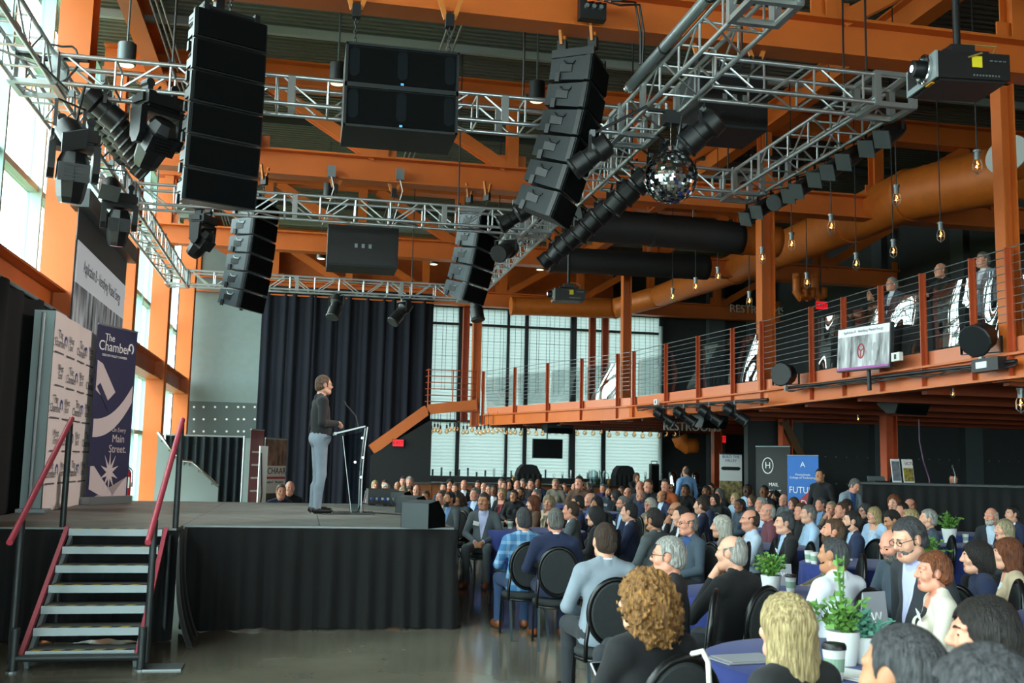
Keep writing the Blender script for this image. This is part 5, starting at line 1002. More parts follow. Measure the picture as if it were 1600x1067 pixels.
def head_prims(s, sex, wide=1., age=0.):
    """head in its own frame: origin at skull centre, facing +y"""
    m = 1. if sex == 'm' else .94
    s.ell((0, -.008, .018), (.0755*m*wide, .097*m, .0955*m), SKIN, .0)
    s.ell((0, .028, -.045), (.0605*m*wide, .068*m, .078*m), SKIN, .035)
    s.cone((-.022*wide, .062, -.098), (.022*wide, .062, -.098), .0245*m, .0245*m, SKIN, .03)       # chin
    s.cone((-.052*wide, .0, -.075), (-.026, .058, -.1), .022, .018, SKIN, .03); s.cone((.052*wide, .0, -.075), (.026, .058, -.1), .022, .018, SKIN, .03)
    for x in (-1, 1):
        s.ell((x*.042, .064, -.03), (.026, .024, .024), SKIN, .025)                      # cheek
        s.cone((x*.012, .085, .022), (x*.05, .07, .024), .011, .009, SKIN, .018)            # brow ridge
        s.ell((x*.031, .101, .0), (.019, .015, .013), SKIN, .012, mode='sub')           # eye socket
        s.ell((x*.031, .079, .0), (.0145, .0125, .0125), SKIN, .003)
        s.ell((x*.031, .0865, -.001), (.0105, .0062, .0055), EYE_, .0, bias=.0013)
        s.cone((x*.014, .0955, .0215), (x*.048, .081, .0225), .0034, .0024, BROW, .003, bias=.0003)
        s.ell((x*.0765*m*wide, -.008, -.008), (.010, .021, .033), SKIN, .006, rot=(rad(12), 0, rad(-x*22)))
    s.cone((0, .092, .012), (0, .1115, -.026), .0085, .0125, SKIN, .012)                       # nose
    s.ell((0, .1, -.032), (.0185, .013, .0105), SKIN, .01)
    s.ell((0, .086, -.0625), (.023, .012, .0055), LIP, .006, bias=.0); s.ell((0, .083, -.0735), (.019, .012, .006), LIP, .006, bias=.0)
    if age: s.ell((0, .04, -.1), (.045, .045, .03), SKIN, .04)
def figure(name, pose='lap', sex='m', heavy=1., yaw=0., pitch=0., dress='suit', res=.016, hres=.0085, stand=False, tie=False, hands=False, lean=0., armL=None, armR=None, legs=None, arms_bare=False, twist=0., roll=0.):
    """seated (or standing) clothed figure; returns mesh and the head frame"""
    ml = 1. if sex == 'm' else .93; W = heavy; m = ml if stand else ml*.94
    P0 = Vector((0, 0, .92*ml+.02 if stand else .52)); ln = rad(lean)
    TM = Matrix.Translation(P0) @ Matrix.Rotation(-ln, 4, 'X') @ Matrix.Rotation(rad(twist), 4, 'Z')
    hd = TM @ Vector((0, .025, .685*m)); HM = Matrix.Translation(TM @ Vector((0, .0, .58*m+.112*(m-ml)))) @ Matrix.Rotation(rad(yaw), 4, 'Z') @ Matrix.Rotation(rad(pitch), 4, 'X') @ Matrix.Rotation(rad(roll), 4, 'Y') @ Matrix.Translation((0, .025, .112*ml))
    hc = HM.translation
    # joints
    sh = {x: TM @ Vector((x*.185*m*W**.5, -.01, .455*m)) for x in (-1, 1)}
    A = {}
    for x, arm in ((-1, armL), (1, armR)):
        e, h = {'lap': ((x*.27, .05, .20), (x*.06, .30, .10)), 'table': ((x*.26, .16, .20), (x*.12, .38, .235)), 'side': ((x*.25, -.02, .16), (x*.23, .10, -.06)), 'chin': ((x*.17, .25, .2), (x*.05, .15, .50)), 'cross': ((x*.25, .08, .2), (-x*.09, .2, .24)), 'knee': ((x*.27, .06, .19), (x*.15, .33, .06)), 'phone': ((x*.24, .1, .19), (x*.03, .30, .17)), 'waist': ((x*.27, -.03, .19), (x*.035, .21, .20)), 'hang': ((x*.26, -.02, .17), (x*.25, .05, -.08))}[arm or pose]
        el = TM @ Vector((e[0]*m*W**.5, e[1], e[2]*m)); ha = TM @ Vector((h[0], h[1], h[2]*m)); A[x] = (el, ha)
    if stand: lg = legs or {x: ((x*.1, 0, .88*m), (x*.11, .02, .49*m), (x*.12, -.02, .09), (x*.14, .14, .04)) for x in (-1, 1)}
    else: lg = legs or {x: ((x*.095, .02, .53), (x*(.15 if sex == 'm' else .09), .45, .53), (x*(.14 if sex == 'm' else .1), .46, .10), (x*.16, .62, .045)) for x in (-1, 1)}
    pts = [hc+Vector((0, 0, .14)), hc-Vector((.12, .14, .14)), hc+Vector((.12, .14, 0))]+[p for a in A.values() for p in a]+[Vector(p) for l in lg.values() for p in l]+[sh[1], sh[-1], TM @ Vector((0, -.2, .2))]
    lo = [min(p[i] for p in pts)-.17 for i in range(3)]; hi = [max(p[i] for p in pts)+.17 for i in range(3)]; lo[2] = -.01; hi[2] = hc.z+.16
    zn = [[(hc[i]-.13, hc[i]+.14, hres)] for i in range(3)]
    if hands:
        for el, ha in A.values():
            for i in range(3): zn[i].append((ha[i]-.12, ha[i]+.13, .0065))
    s = SDF(*[axis(lo[i], hi[i], res, zn[i]) for i in range(3)])
    top = TOP; jk = dress in ('suit', 'jacket')
    # legs
    th = (.083 if sex == 'm' else .078)*W**.5
    for x in (-1, 1):
        h, k_, a, t = lg[x]
        s.cone(h, k_, th, .062*W**.3, PANTS, .03); s.cone(k_, a, .060, .047, PANTS, .02); s.cone((Vector(k_)+Vector(a))/2+Vector((0, -.02, .05)), a, .05, .05, PANTS, .02)
        s.cone(Vector(a)+Vector((0, -.03, -.045)), t, .042, .036, SHOE, .015); s.cone(Vector(a)+Vector((0, -.035, -.062)), Vector(t)+Vector((0, .01, -.02)), .034, .03, SOLE, .0, bias=-.004)
    s.ell(P0+Vector((0, 0, -.0)), (.165*W**.7*(1 if sex == 'm' else 1.04), .125*W, .12), PANTS, .04)
    # trunk
    s.tr(TM)
    s.ell((0, .015*W, .12*m), (.155*W**.8, .118*W, .18*m), top, .05)
    s.ell((0, -.005, .32*m), (.172*m*W**.6, .112*m*W**.6, .2*m), top, .06)
    if sex == 'f':
        for x in (-1, 1): s.ell((x*.075, .095, .30*m), (.06, .05, .06), top, .04)
    s.cone((-.15*m*W**.5, -.015, .45*m), (.15*m*W**.5, -.015, .45*m), .062, .062, top, .05)
    for x in (-1, 1): s.cone((x*.05, -.02, .53*m), (x*.17*m, -.015, .465*m), .045, .055, top, .04)
    if jk: s.cone((0, .02, -.02), (0, .0, .12), .165*W**.8, .15*W**.8, top, .05)
    s.tr(None)
    # arms
    for x in (-1, 1):
        el, ha = A[x]; fd = (ha-el).normalized(); wr = ha-fd*.02; sl_ = SKIN if arms_bare else top
        s.cone(sh[x], el, .062*W**.4*m, .050*W**.4*m, top, .035); s.cone(el, wr, .050*W**.4*m if not arms_bare else .043, .036*m if not arms_bare else .03, sl_, .015)
        if not arms_bare and jk: s.cone(wr+fd*.005, wr+fd*.02, .031, .031, SHIRT, .004)
        if hands: hand(s, ha-fd*.005, (fd+Vector((0, 0, -.1))).normalized(), Vector((-x*1., 0, -.6)), x, curl=.55)
        else: s.cone(ha, ha+fd*.085, .034, .026, SKIN, .015); s.cone(ha+fd*.03, ha+fd*.07+Vector((-x*.03, 0, .01)), .015, .012, SKIN, .01)
    # neck, collar, head
    nb = TM @ Vector((0, -.01, .50*m)); s.cone(nb, hc+HM.to_3x3() @ Vector((0, -.02, -.06)), .058*m*(W**.4), .052*m*(W**.3), SKIN, .02)
    s.tr(TM)
    if dress in ('suit', 'shirt', 'polo'):
        s.cone((0, -.016, .522*m), (0, .014, .50*m), .060*m*W**.4, .064*m*W**.4, SHIRT if jk else top, .006, bias=.002)
    elif dress == 'zip': s.cone((0, -.028, .515*m), (0, .012, .50*m), .066*m, .068*m, top, .008)
    if jk:
        for x in (-1, 1):
            s.cone((x*.055, -.03, .555*m), (x*.062, .04, .50*m), .024, .02, top, .008); s.cone((x*.062, .04, .50*m), (x*.02, .112*W**.5, .26*m), .016, .014, top, .01)
    s.tr(HM); head_prims(s, sex, .97+.06*(W > 1.1), W > 1.1); s.tr(None)
    if not stand:      # weight flattened on the seat
        Yg, Zg = np.meshgrid(s.y, s.z, indexing='ij'); s.D = np.maximum(s.D, np.where(Yg < .26, .452-Zg, -1.)[None].astype(np.float32))
    V, Q, lab = snets(s.x, s.y, s.z, s.D, s.L)
    # shirt front, tie, shirt cuffs as colour borders of the cloth
    TI = np.array(TM.inverted()); lv = V @ TI[:3, :3].T+TI[:3, 3]
    x, y, z = lv.T; z = z/m; fr = (lab == TOP) & (y > .02)
    if jk:
        v = fr & (np.abs(x) < np.clip((z-.10)*.19, 0, .075)) & (z > .1); lab[v] = SHIRT
        if tie: lab[(lab == SHIRT) & (np.abs(x) < .016+.03*np.clip(.4-z, 0, .2)) & (z < .5) & (y > .02)] = TIE
        lab[(lab == SHIRT) & (y < .0) & (z < .555)] = TOP
        if sex == 'f': lab[(lab == SHIRT) & (z > .44)] = SKIN
    elif dress == 'vneck': lab[fr & (np.abs(x) < np.clip((z-.36)*.45, 0, .08))] = SKIN
    elif dress == 'vest': lab[fr & (np.abs(x) < np.clip((z-.3)*.4, 0, .08))] = SHIRT
    ql = np.sort(lab[Q], 1)[:, 1]
    V = soften(V, Q, ql)
    return np_mesh(name, V, Q, [MATS['skin_fair']]*10, ql), HM.copy()
# ------------------------------------------------------------------ hair, in the head frame
def vnoise(x, y, z, seed):
    r = np.random.RandomState(seed); o = np.zeros_like(x)
    for i in range(5):
        k = r.normal(size=3)*(18+14*i); o += np.sin(k[0]*x+k[1]*y+k[2]*z+r.uniform(0, 6.3))/(1.4+.5*i)
    return o/2.2
def hair_mesh(style, res=.007):
    s = SDF(np.arange(-.22, .22, res), np.arange(-.22, .17, res), np.arange(-.48 if style in ('long', 'wavy', 'longwide') else -.26, .17, res))
    top, side = {'short': (.013, .007), 'thick': (.022, .012), 'buzz': (.005, .004), 'ring': (.008, .009), 'grey': (.016, .014), 'pixie': (.026, .02), 'bob': (.02, .022), 'long': (.016, .016), 'wavy': (.022, .026), 'longwide': (.02, .022), 'curly': (.03, .03), 'up': (.014, .012), 'thin': (.007, .007)}[style]
    s.ell((0, -.012, .02), (.0765+side, .099+side, .0955+top), 0, 0)
    X, Y, Z = np.meshgrid(s.x, s.y, s.z, indexing='ij')
    male = style in ('short', 'thick', 'buzz', 'ring', 'grey', 'thin')
    if male or style in ('pixie', 'up'):
        s.ell((0, -.055, -.04), (.068+side, .05+side, .06), 0, .02)
        D = s.D
        D = np.maximum(D, -(Z+.012+.5*np.clip(-Y-.02, -.06, .12)+.0*X)*1.+(-.045 if True else 0))   # nape / sideburn line
        hl = .066 if style != 'grey' else .074
        f = np.maximum((Y-.028-.35*np.clip(Z-.03, 0, .1)), (Z-hl-.0*X))      # keep above hairline or behind temples
        D = np.maximum(D, np.minimum(Y-.036-.45*np.clip(Z-.02, -.02, .06), 1)*1.0 if False else np.where(Z < hl, Y-.03-.25*np.clip(Z, 0, .07), -1))
        # ears
        for sx in (-1, 1): D = np.maximum(D, .03-np.sqrt((X-sx*.085)**2+((Y+.004)/1.)**2+((Z+.012)/1.35)**2))
        if style == 'ring': D = np.maximum(D, np.where(Y > -.12, Z-.045-.15*(-Y), -1))
        if style == 'thin': D = np.maximum(D, np.minimum(Y+.055, Z-.035+.25*np.clip(Y, -.1, .1)))
        s.D = D
    else:
        low = {'bob': -.15, 'long': -.33, 'wavy': -.27, 'longwide': -.42, 'curly': -.19}[style]; wd = {'bob': .094, 'long': .092, 'wavy': .115, 'longwide': .128, 'curly': .148}[style]
        wy = {'curly': .115}.get(style, .088)
        for t in np.linspace(0, 1, 7):
            zz = .0+(low+.05)*t; s.ell((0, -.03-.03*t, zz), (wd*((.88+.30*t) if style == 'longwide' else 1-.10*(t-.4)**2*2), wy*(1-.2*t), .06), 0, .03)
        # face and neck opening
        D = s.D; fo = ((X/.066)**2+((Y-.1)/.085)**2+((Z+.035)/.103)**2); D = np.maximum(D, (1-np.sqrt(fo))*.06)
        D = np.maximum(D, np.where(Z < -.10, Y-.045+.0*X, -1)); D = np.maximum(D, np.where(Z < -.09, .046-np.sqrt(X**2+(Y-.04)**2), -1)); s.D = D
    amp = {'short': .002, 'thick': .005, 'buzz': .0006, 'ring': .0015, 'grey': .005, 'pixie': .006, 'bob': .003, 'long': .004, 'wavy': .009, 'longwide': .005, 'curly': .018, 'up': .002, 'thin': .0015}[style]
    zs = {'long': .18, 'longwide': .18, 'bob': .2, 'wavy': .55, 'curly': 1.}.get(style, .7)
    s.D = s.D+amp*vnoise(X*2.1, Y*2.1, Z*zs*2.1, 3)+amp*.5*vnoise(X*5, Y*5, Z*zs*4, 5)
    if style in ('curly', 'wavy'):
        a = np.arctan2(X, -Y); s.D = s.D+amp*.55*np.sin(a*9+np.sin(Z*55)*1.6+Z*30)*np.clip(.06-Z, 0, .1)*10
    V, Q, _ = snets(s.x, s.y, s.z, s.D.astype(np.float32)); return np_mesh('hair_'+style, V, Q, [MATS['hair_brown']])
def beard_mesh(res=.006):
    s = SDF(np.arange(-.1, .1, res), np.arange(-.03, .15, res), np.arange(-.17, .02, res)); k = .006
    s.ell((0, .028, -.045), (.0605+k, .068+k, .08+k), 0, 0); s.cone((-.022, .06, -.104), (.022, .06, -.104), .03, .03, 0, .03); s.ell((0, .088, -.05), (.03, .014, .008), 0, .01)
    X, Y, Z = np.meshgrid(s.x, s.y, s.z, indexing='ij'); D = np.maximum(s.D, Z+.05-.35*np.clip(np.abs(X)-.025, 0, .1)); D = np.maximum(D, -.012-Y+.0)
    D = np.maximum(D, (1-np.sqrt((X/.024)**2+((Y-.09)/.03)**2+((Z+.068)/.011)**2))*.02)
    V, Q, _ = snets(s.x, s.y, s.z, (D+.0015*vnoise(X*3, Y*3, Z*3, 2)).astype(np.float32)); return np_mesh('beard', V, Q, [MATS['hair_brown']])
def glasses_mesh():
    b = MB()
    for x in (-1, 1):
        b.tube([(x*.033+.023*math.cos(t), .103+.0*t, .0+.017*math.sin(t)) for t in [2*PI*i/12 for i in range(12)]], .0021, 5, True); b.tube([(x*.056, .102, .005), (x*.077, .06, .007), (x*.083, -.01, .002)], .0022, 5)
    b.tube([(-.01, .104, .004), (.01, .104, .004)], .0022, 5); return b.mesh('glasses', MATS['black_plastic'], True)
HAIRMESH = {}
def skinmat(n, c): return mat('skin_'+n, c, .5, var=.06, vscale=14, spec=.4)
for n, c in dict(fair='dba389', pink='d8957c', tan='b97f5e', brown='7d4f36', dark='4a2e22').items():
    m_ = skinmat(n, c); m_.node_tree.nodes['Principled BSDF'].inputs['Subsurface Weight'].default_value = .0
def hairmat(n, c, c2): return mat('hair_'+n, c, .42, var=.5, vscale=5, stretch=(22, 22, 2.2), var2=c2, bump=.9, bscale=9, spec=.45)
for n, c, c2 in (('brown', '2a1c14', '4a3424'), ('dark', '100d0c', '241c18'), ('black', '08080a', '15151a'), ('grey', '4f4e4c', '8a8884'), ('silver', '8c8a86', 'c4c1bb'), ('white', 'b5b0a4', 'e6e1d4'), ('blonde', '9a7b4a', 'dcc48f'), ('ash', '8a7a5c', 'c9b995'), ('auburn', '4a2313', '8a4a26'), ('red', '5c2a14', '9b5730'), ('curl', '5a3518', 'b98448'), ('dkgrey', '26262a', '55555a'), ('midbrown', '3d281a', '6d4c33')): hairmat(n, c, c2)
# ------------------------------------------------------------------ the people in the hall
CLO = dict(navy='1b2644', blue='2f4f86', sky='a9c6e4', pale='c3d5ea', white='dfe4ee', grey='50585c', lgrey='8793a0', char='2b2f35', black='121317', black2='1a1b1e', beige='cdb99a', cream='cfc9ba', tweed='7c7466', maroon='6e3c48', red='7a1f2c', plaid='4c7fae', floral='b88a94', lilac='b9bde0', teal='2f6f74', slate='3d4b58', denim='2d4468', khaki='6f6552', green='2c4a3c', purple='3a2a5c', brown='5a3f30', orange='b0562c', pblue='6f93c0', lav='b6bdd6')
def clo(c):
    if c == 'plaid':
        if 'cloth_plaid' not in MATS:
            m = mat('cloth_plaid', '4a7dac', .85); nt = m.node_tree; nd = nt.nodes; lk = nt.links; tc = nd.new('ShaderNodeTexCoord'); sp = nd.new('ShaderNodeSeparateXYZ'); lk.new(tc.outputs['Object'], sp.inputs[0]); last = None
            for ax, sc in (('X', 62), ('Z', 62)):
                mu = nd.new('ShaderNodeMath'); mu.operation = 'MULTIPLY'; mu.inputs[1].default_value = sc; si = nd.new('ShaderNodeMath'); si.operation = 'SINE'; gt = nd.new('ShaderNodeMath'); gt.operation = 'GREATER_THAN'; gt.inputs[1].default_value = .5; lk.new(sp.outputs[ax], mu.inputs[0]); lk.new(mu.outputs[0], si.inputs[0]); lk.new(si.outputs[0], gt.inputs[0])
                if last is None: last = gt
                else: ad = nd.new('ShaderNodeMath'); ad.inputs[1].default_value = 0; lk.new(last.outputs[0], ad.inputs[0]); lk.new(gt.outputs[0], ad.inputs[1]); last = ad
            r = nd.new('ShaderNodeValToRGB'); e = r.color_ramp.elements; e[0].color = lin('3f74a6'); e[1].color = lin('8fb4d2'); dv = nd.new('ShaderNodeMath'); dv.operation = 'MULTIPLY'; dv.inputs[1].default_value = .5; lk.new(last.outputs[0], dv.inputs[0]); lk.new(dv.outputs[0], r.inputs[0]); lk.new(r.outputs[0], nd['Principled BSDF'].inputs['Base Color'])
        return MATS['cloth_plaid']
    if c == 'floral': return mat('cloth_floral', 'd8ccd0', .85, var=.3, vscale=26, var2='a03a5a')
    return mat('cloth_'+c, CLO[c], .88, var=.14, vscale=5, bump=.18, bscale=16, sheen=.05)
EYEM = mat('eye_dark', '17110e', .25); LIPM = mat('lips', 'a9655a', .5); LEATHER = mat('shoe_dark', '1c1512', .4); TAN = mat('shoe_tan', '8a4a24', .4); SOLEW = mat('sole_pale', 'c9c4ba', .6); BADGE = mat('name_badge_card', 'e8e8ea', .5)
PROTO = {}; BEARD = []; SPECS = []
def proto(**k):
    key = tuple(sorted(k.items()))
    if key not in PROTO: PROTO[key] = figure('body', **k)
    return PROTO[key]
HAIRUSE = {}
def hair(style, res): 
    if (style, res) not in HAIRUSE: HAIRUSE[(style, res)] = hair_mesh(style, res)
    return HAIRUSE[(style, res)]
PLAN = []
def person(px, py, sex, style, hc, skin, dress, top, shirt, label, y=None, face=None, turn=0, pose='lap', q=1, heavy=1., pants=None, tie=None, beard=None, glasses=False, badge=False, shoe=None, stand=False, z0=0., scale=.92, lean=None, pitch=0., chair=True, group='seated audience', roll=0., bare=False, hands=None, armL=None, armR=None, legs=None, hres=None, sole=None, sit=0.):
    """px,py: where the photo shows the middle of the head; the body stands or sits under it"""
    near = q >= 2; hv = heavy; lean = lean if lean is not None else 0
    kw = dict(pose=pose, sex=sex, heavy=hv, dress=dress, tie=bool(tie), stand=stand, lean=lean)
    if pitch: kw['pitch'] = pitch
    if roll: kw['roll'] = roll
    if bare: kw['arms_bare'] = True
    for n_, v_ in (('armL', armL), ('armR', armR)):
        if v_: kw[n_] = v_
    if legs: kw['legs'] = legs
    kw['res'], kw['hres'] = {0: (.024, .0125), 1: (.019, .0095), 2: (.013, .0068), 3: (.011, .0052)}[q]
    if hands: kw['hands'] = True
    b0, HM = proto(**kw, yaw=0) if not turn else proto(**kw, yaw=turn); hcz = HM.translation.z*scale+z0
    P = at(px, py, y=y) if y is not None else at(px, py, z=hcz)
    if y is None:
        lim = 17.1 if P.x < 2.1 and 11 < P.y < 17 else 14.6 if P.x > .55*P.y and P.y > 14.6 else 20.4 if P.x > 8.9 and P.y > 20.4 else R.uniform(23.6, 25.9) if P.y > 25.9 else None
        if lim: y = lim; P = at(px, py, y=y)
    if y is not None: scale = (P.z-z0)/HM.translation.z; scale = min(max(scale, .88), 1.1)
    if face is None: dx, dy = .2-P.x, 12.9-P.y; head_dir = math.degrees(math.atan2(-dx, dy))
    else: head_dir = face
    rz = rad(head_dir-turn); off = Matrix.Rotation(rz, 3, 'Z') @ (HM.translation*scale)
    me = bpy.data.objects.new('person', b0); COL.objects.link(me); me.location = (P.x-off.x, P.y-off.y, z0+sit); me.rotation_euler = (0, 0, rz); me.scale = (scale,)*3
    if sit: me.location.z = z0+sit
    tag(me, label, 'person', group)
    sk = MATS['skin_'+skin]; hm = MATS['hair_'+(hc or 'brown')]
    ms = [sk, clo(top), clo(shirt) if shirt else clo('white'), clo(pants or ('char' if sex == 'm' else 'black')), shoe or LEATHER, EYEM, LIPM if skin not in ('dark', 'brown') else mat('lips_dark', '6a3a32', .5), hm, clo(tie or 'navy'), sole or LEATHER]
    for i, m in enumerate(ms):
        if len(b0.materials) <= i: b0.materials.append(m)
        me.material_slots[i].link = 'OBJECT'; me.material_slots[i].material = m
    def child(n_, d, m=None, M=HM):
        c = link(n_, d, me); c.matrix_basis = M
        if m is not None: c.material_slots[0].link = 'OBJECT'; c.material_slots[0].material = m
        return c
    if style:
        hh = child('hair', hair(style, {0: .011, 1: .009, 2: .006, 3: .0048}[q]), hm); f = .965 if sex == 'm' and False else 1.
        if sex == 'f': hh.matrix_basis = HM @ Matrix.Diagonal((.955, .955, .965, 1))
    if beard:
        if not BEARD: BEARD.append(beard_mesh())
        child('beard', BEARD[0], MATS['hair_'+beard])
    if glasses:
        if 'g' not in HAIRUSE: HAIRUSE['g'] = glasses_mesh()
        child('glasses', HAIRUSE['g'])
    if badge:
        if 'b' not in HAIRUSE: HAIRUSE['b'] = MB().box((0, 0, 0), (.085, .004, .06)).mesh('badge', BADGE)
        child('badge', HAIRUSE['b'], None, Matrix.Translation((.085*(-1 if badge == 2 else 1), .135*hv**.7, .86)) @ Matrix.Rotation(rad(-14), 4, 'X') @ Matrix.Rotation(rad(-12), 4, 'Y'))
    PLAN.append((me.location.x, me.location.y, rz, label, me, chair and not stand, q)); return me
def crowd():
    p = person
    # ---- presenter on the stage
    hz = .97
    p(506, 601, 'm', 'short', 'midbrown', 'fair', 'zip', 'black2', 'white', 'presenter in black zip jacket and pale grey trousers, hands together beside the lectern', y=12.86, face=-72, turn=8, q=3, stand=True, z0=hz, pose='waist', heavy=1.1, glasses=True, pants='lgrey', hands=True, shoe=LEATHER, sole=SOLEW, group=None, chair=False)
    # ---- nearest tables
    p(1008, 938, 'f', 'curly', 'curl', 'fair', 'shirt', 'black', None, 'woman with long curly copper hair in black, phone in her hands', q=3, y=4.1, turn=38, face=50, pose='phone', pants='denim', hands=True)
    p(1228, 978, 'f', 'longwide', 'blonde', 'fair', 'shirt', 'black2', None, 'woman with long straight ash-blonde hair seen from behind', q=3, y=3.5, face=20, lean=4)
    p(1412, 1063, 'm', 'buzz', 'dkgrey', 'tan', 'shirt', 'slate', None, 'man with cropped grey-black hair, cut off by the lower frame edge', q=3, y=2.15, face=22, heavy=1.05)
    p(1540, 1125, 'm', 'thick', 'dkgrey', 'fair', 'shirt', 'char', None, 'man whose dark tousled hair fills the lower right corner', q=3, y=1.68, face=15)
    p(1537, 990, 'f', 'long', 'dark', 'pink', 'shirt', 'cream', None, 'woman with glossy dark brown hair beside the cropped grey-haired man', q=3, y=3.0, face=70)
    p(1458, 893, 'f', 'pixie', 'red', 'pink', 'jacket', 'cream', 'black', 'woman with cropped red hair in a cream jacket with white badge', q=3, face=76, turn=8, badge=2)
    p(1526, 870, 'f', 'bob', 'dark', 'fair', 'shirt', 'navy', None, 'woman with smooth dark bob in a navy top', q=2, face=66)
    p(1574, 872, 'f', 'longwide', 'auburn', 'fair', 'jacket', 'beige', 'white', 'woman with very long auburn hair in a beige jacket at the right edge', q=2, face=60)
    p(1418, 848, 'm', 'grey', 'dkgrey', 'fair', 'suit', 'char', 'lilac', 'man in charcoal suit with dark glasses looking down past a bald neighbour', q=3, y=5.6, face=97, pitch=-18, glasses=True, beard='grey', pose='hang', heavy=1.12, lean=8)
    p(1394, 851, 'm', 'ring', 'grey', 'pink', 'shirt', 'slate', None, 'bald grey-bearded man bowing behind the man with dark glasses', q=2, y=6.9, face=100, pitch=-22, beard='grey')
    p(1303, 866, 'm', 'buzz', 'dkgrey', 'tan', 'shirt', 'white', None, 'broad man with cropped hair and beard in a white shirt', q=3, face=36, turn=14, heavy=1.2, beard='dark')
    p(1143, 866, 'm', 'thin', 'silver', 'fair', 'shirt', 'black', None, 'bald man in a black shirt seen from behind, hand at his chin', q=3, face=42, turn=14, pose='chin', heavy=1.08)
    p(1044, 868, 'm', 'grey', 'silver', 'pink', 'shirt', 'black', None, 'silver-haired man with dark glasses in a black jacket', q=3, face=63, glasses=True, lean=2)
    p(945, 844, 'm', 'short', 'brown', 'fair', 'suit', 'lgrey', 'white', 'man with brown hair in a light grey-blue blazer, back turned', q=3, scale=.95, face=0, turn=0, heavy=1.06)
    p(868, 812, 'm', 'buzz', 'grey', 'pink', 'suit', 'navy', 'white', 'man with shaved grey head in a navy suit, back turned, brown shoes', q=3, scale=.95, face=-6, heavy=1.1, pants='navy', shoe=TAN)
    p(818, 812, 'm', 'short', 'dkgrey', 'fair', 'suit', 'plaid', 'white', 'man in a pale blue plaid jacket, back turned, next to the aisle', q=3, scale=.93, face=2, pants='denim', shoe=TAN)
    p(756, 783, 'm', 'short', 'brown', 'tan', 'suit', 'grey', 'lilac', 'man in dark grey suit with lilac shirt, hands clasped, at the stage corner', q=3, scale=.95, face=148, turn=-10, badge=1, hands=True, pants='grey', shoe=TAN)
    p(892, 798, 'm', 'buzz', 'brown', 'pink', 'suit', 'grey', 'white', 'bald stubbly man in grey suit with dark red tie, in profile', q=3, face=62, tie='red', heavy=1.1)
    p(857, 785, 'f', 'wavy', 'ash', 'fair', 'jacket', 'beige', 'tweed', 'woman with wavy blond hair in a beige blazer', q=2, face=150, turn=30)
    p(1021, 812, 'm', 'thick', 'dark', 'tan', 'suit', 'grey', 'sky', 'man with thick dark hair and beard in a grey suit, back to us', q=3, face=35, beard='dark', heavy=1.06)
    p(983, 800, 'm', 'short', 'black', 'fair', 'suit', 'navy', 'white', 'dark-haired man in navy suit and red tie, in profile', q=2, face=60, tie='red')
    p(1075, 817, 'm', 'thin', 'grey', 'pink', 'suit', 'slate', 'blue', 'bald bearded man with glasses, slate blazer and blue shirt, white badge', q=3, face=92, turn=-10, glasses=True, badge=1)
    p(1127, 823, 'f', 'long', 'white', 'fair', 'jacket', 'tweed', 'white', 'woman with platinum long hair in a tweed jacket', q=2, face=60)
    p(1172, 813, 'm', 'thin', 'brown', 'pink', 'shirt', 'pale', None, 'heavy bald man in a pale blue shirt with arms crossed', q=3, face=76, heavy=1.22, pose='cross', badge=2)
    p(1226, 816, 'm', 'short', 'dkgrey', 'fair', 'suit', 'black', 'sky', 'man with greying dark hair in a black suit, white badge, arms crossed', q=3, face=78, pose='cross', badge=2)
    p(1302, 830, 'm', 'short', 'midbrown', 'pink', 'shirt', 'khaki', None, 'man with brown hair and stubble looking up in profile', q=2, face=70, pitch=10, beard='midbrown')
    p(1331, 814, 'm', 'short', 'dark', 'fair', 'suit', 'navy', 'sky', 'dark-haired bearded man in a navy suit with pale blue collar', q=2, face=72, beard='dark')
    p(1366, 804, 'f', 'long', 'blonde', 'fair', 'jacket', 'sky', 'pale', 'blond woman in a light blue blazer behind an empty chair', q=2, face=95, turn=-15)
    p(1394, 812, 'm', 'thick', 'dark', 'tan', 'shirt', 'black', None, 'dark-haired man looking down behind the grey-haired man with glasses', q=1, face=80, pitch=-20)
    p(1423, 808, 'f', 'long', 'blonde', 'pink', 'shirt', 'brown', None, 'woman with blond-brown hair behind the man in charcoal suit', q=1, face=70)
    p(1450, 812, 'm', 'grey', 'silver', 'fair', 'shirt', 'slate', None, 'white-haired person beside the woman with blond-brown hair', q=1, face=70)
    p(1263, 803, 'm', 'short', 'grey', 'fair', 'shirt', 'sky', None, 'grey-haired man in a light blue shirt with arms folded', q=2, face=78, pose='cross')
    p(1199, 800, 'm', 'thin', 'silver', 'pink', 'shirt', 'maroon', None, 'bald man in a maroon shirt', q=2, face=78, heavy=1.1)
    p(1549, 806, 'm', 'ring', 'white', 'pink', 'suit', 'char', 'pale', 'bald white-bearded man in a dark suit in front of the black drape', q=2, face=112, turn=-15, beard='white')
    p(1582, 803, 'm', 'short', 'dark', 'fair', 'suit', 'navy', 'white', 'young dark-haired man in a navy suit at the right edge', q=2, face=88)
    p(1569, 827, 'f', 'long', 'ash', 'fair', 'jacket', 'char', 'white', 'ash-blond woman in profile in front of the young man in navy', q=2, face=84)
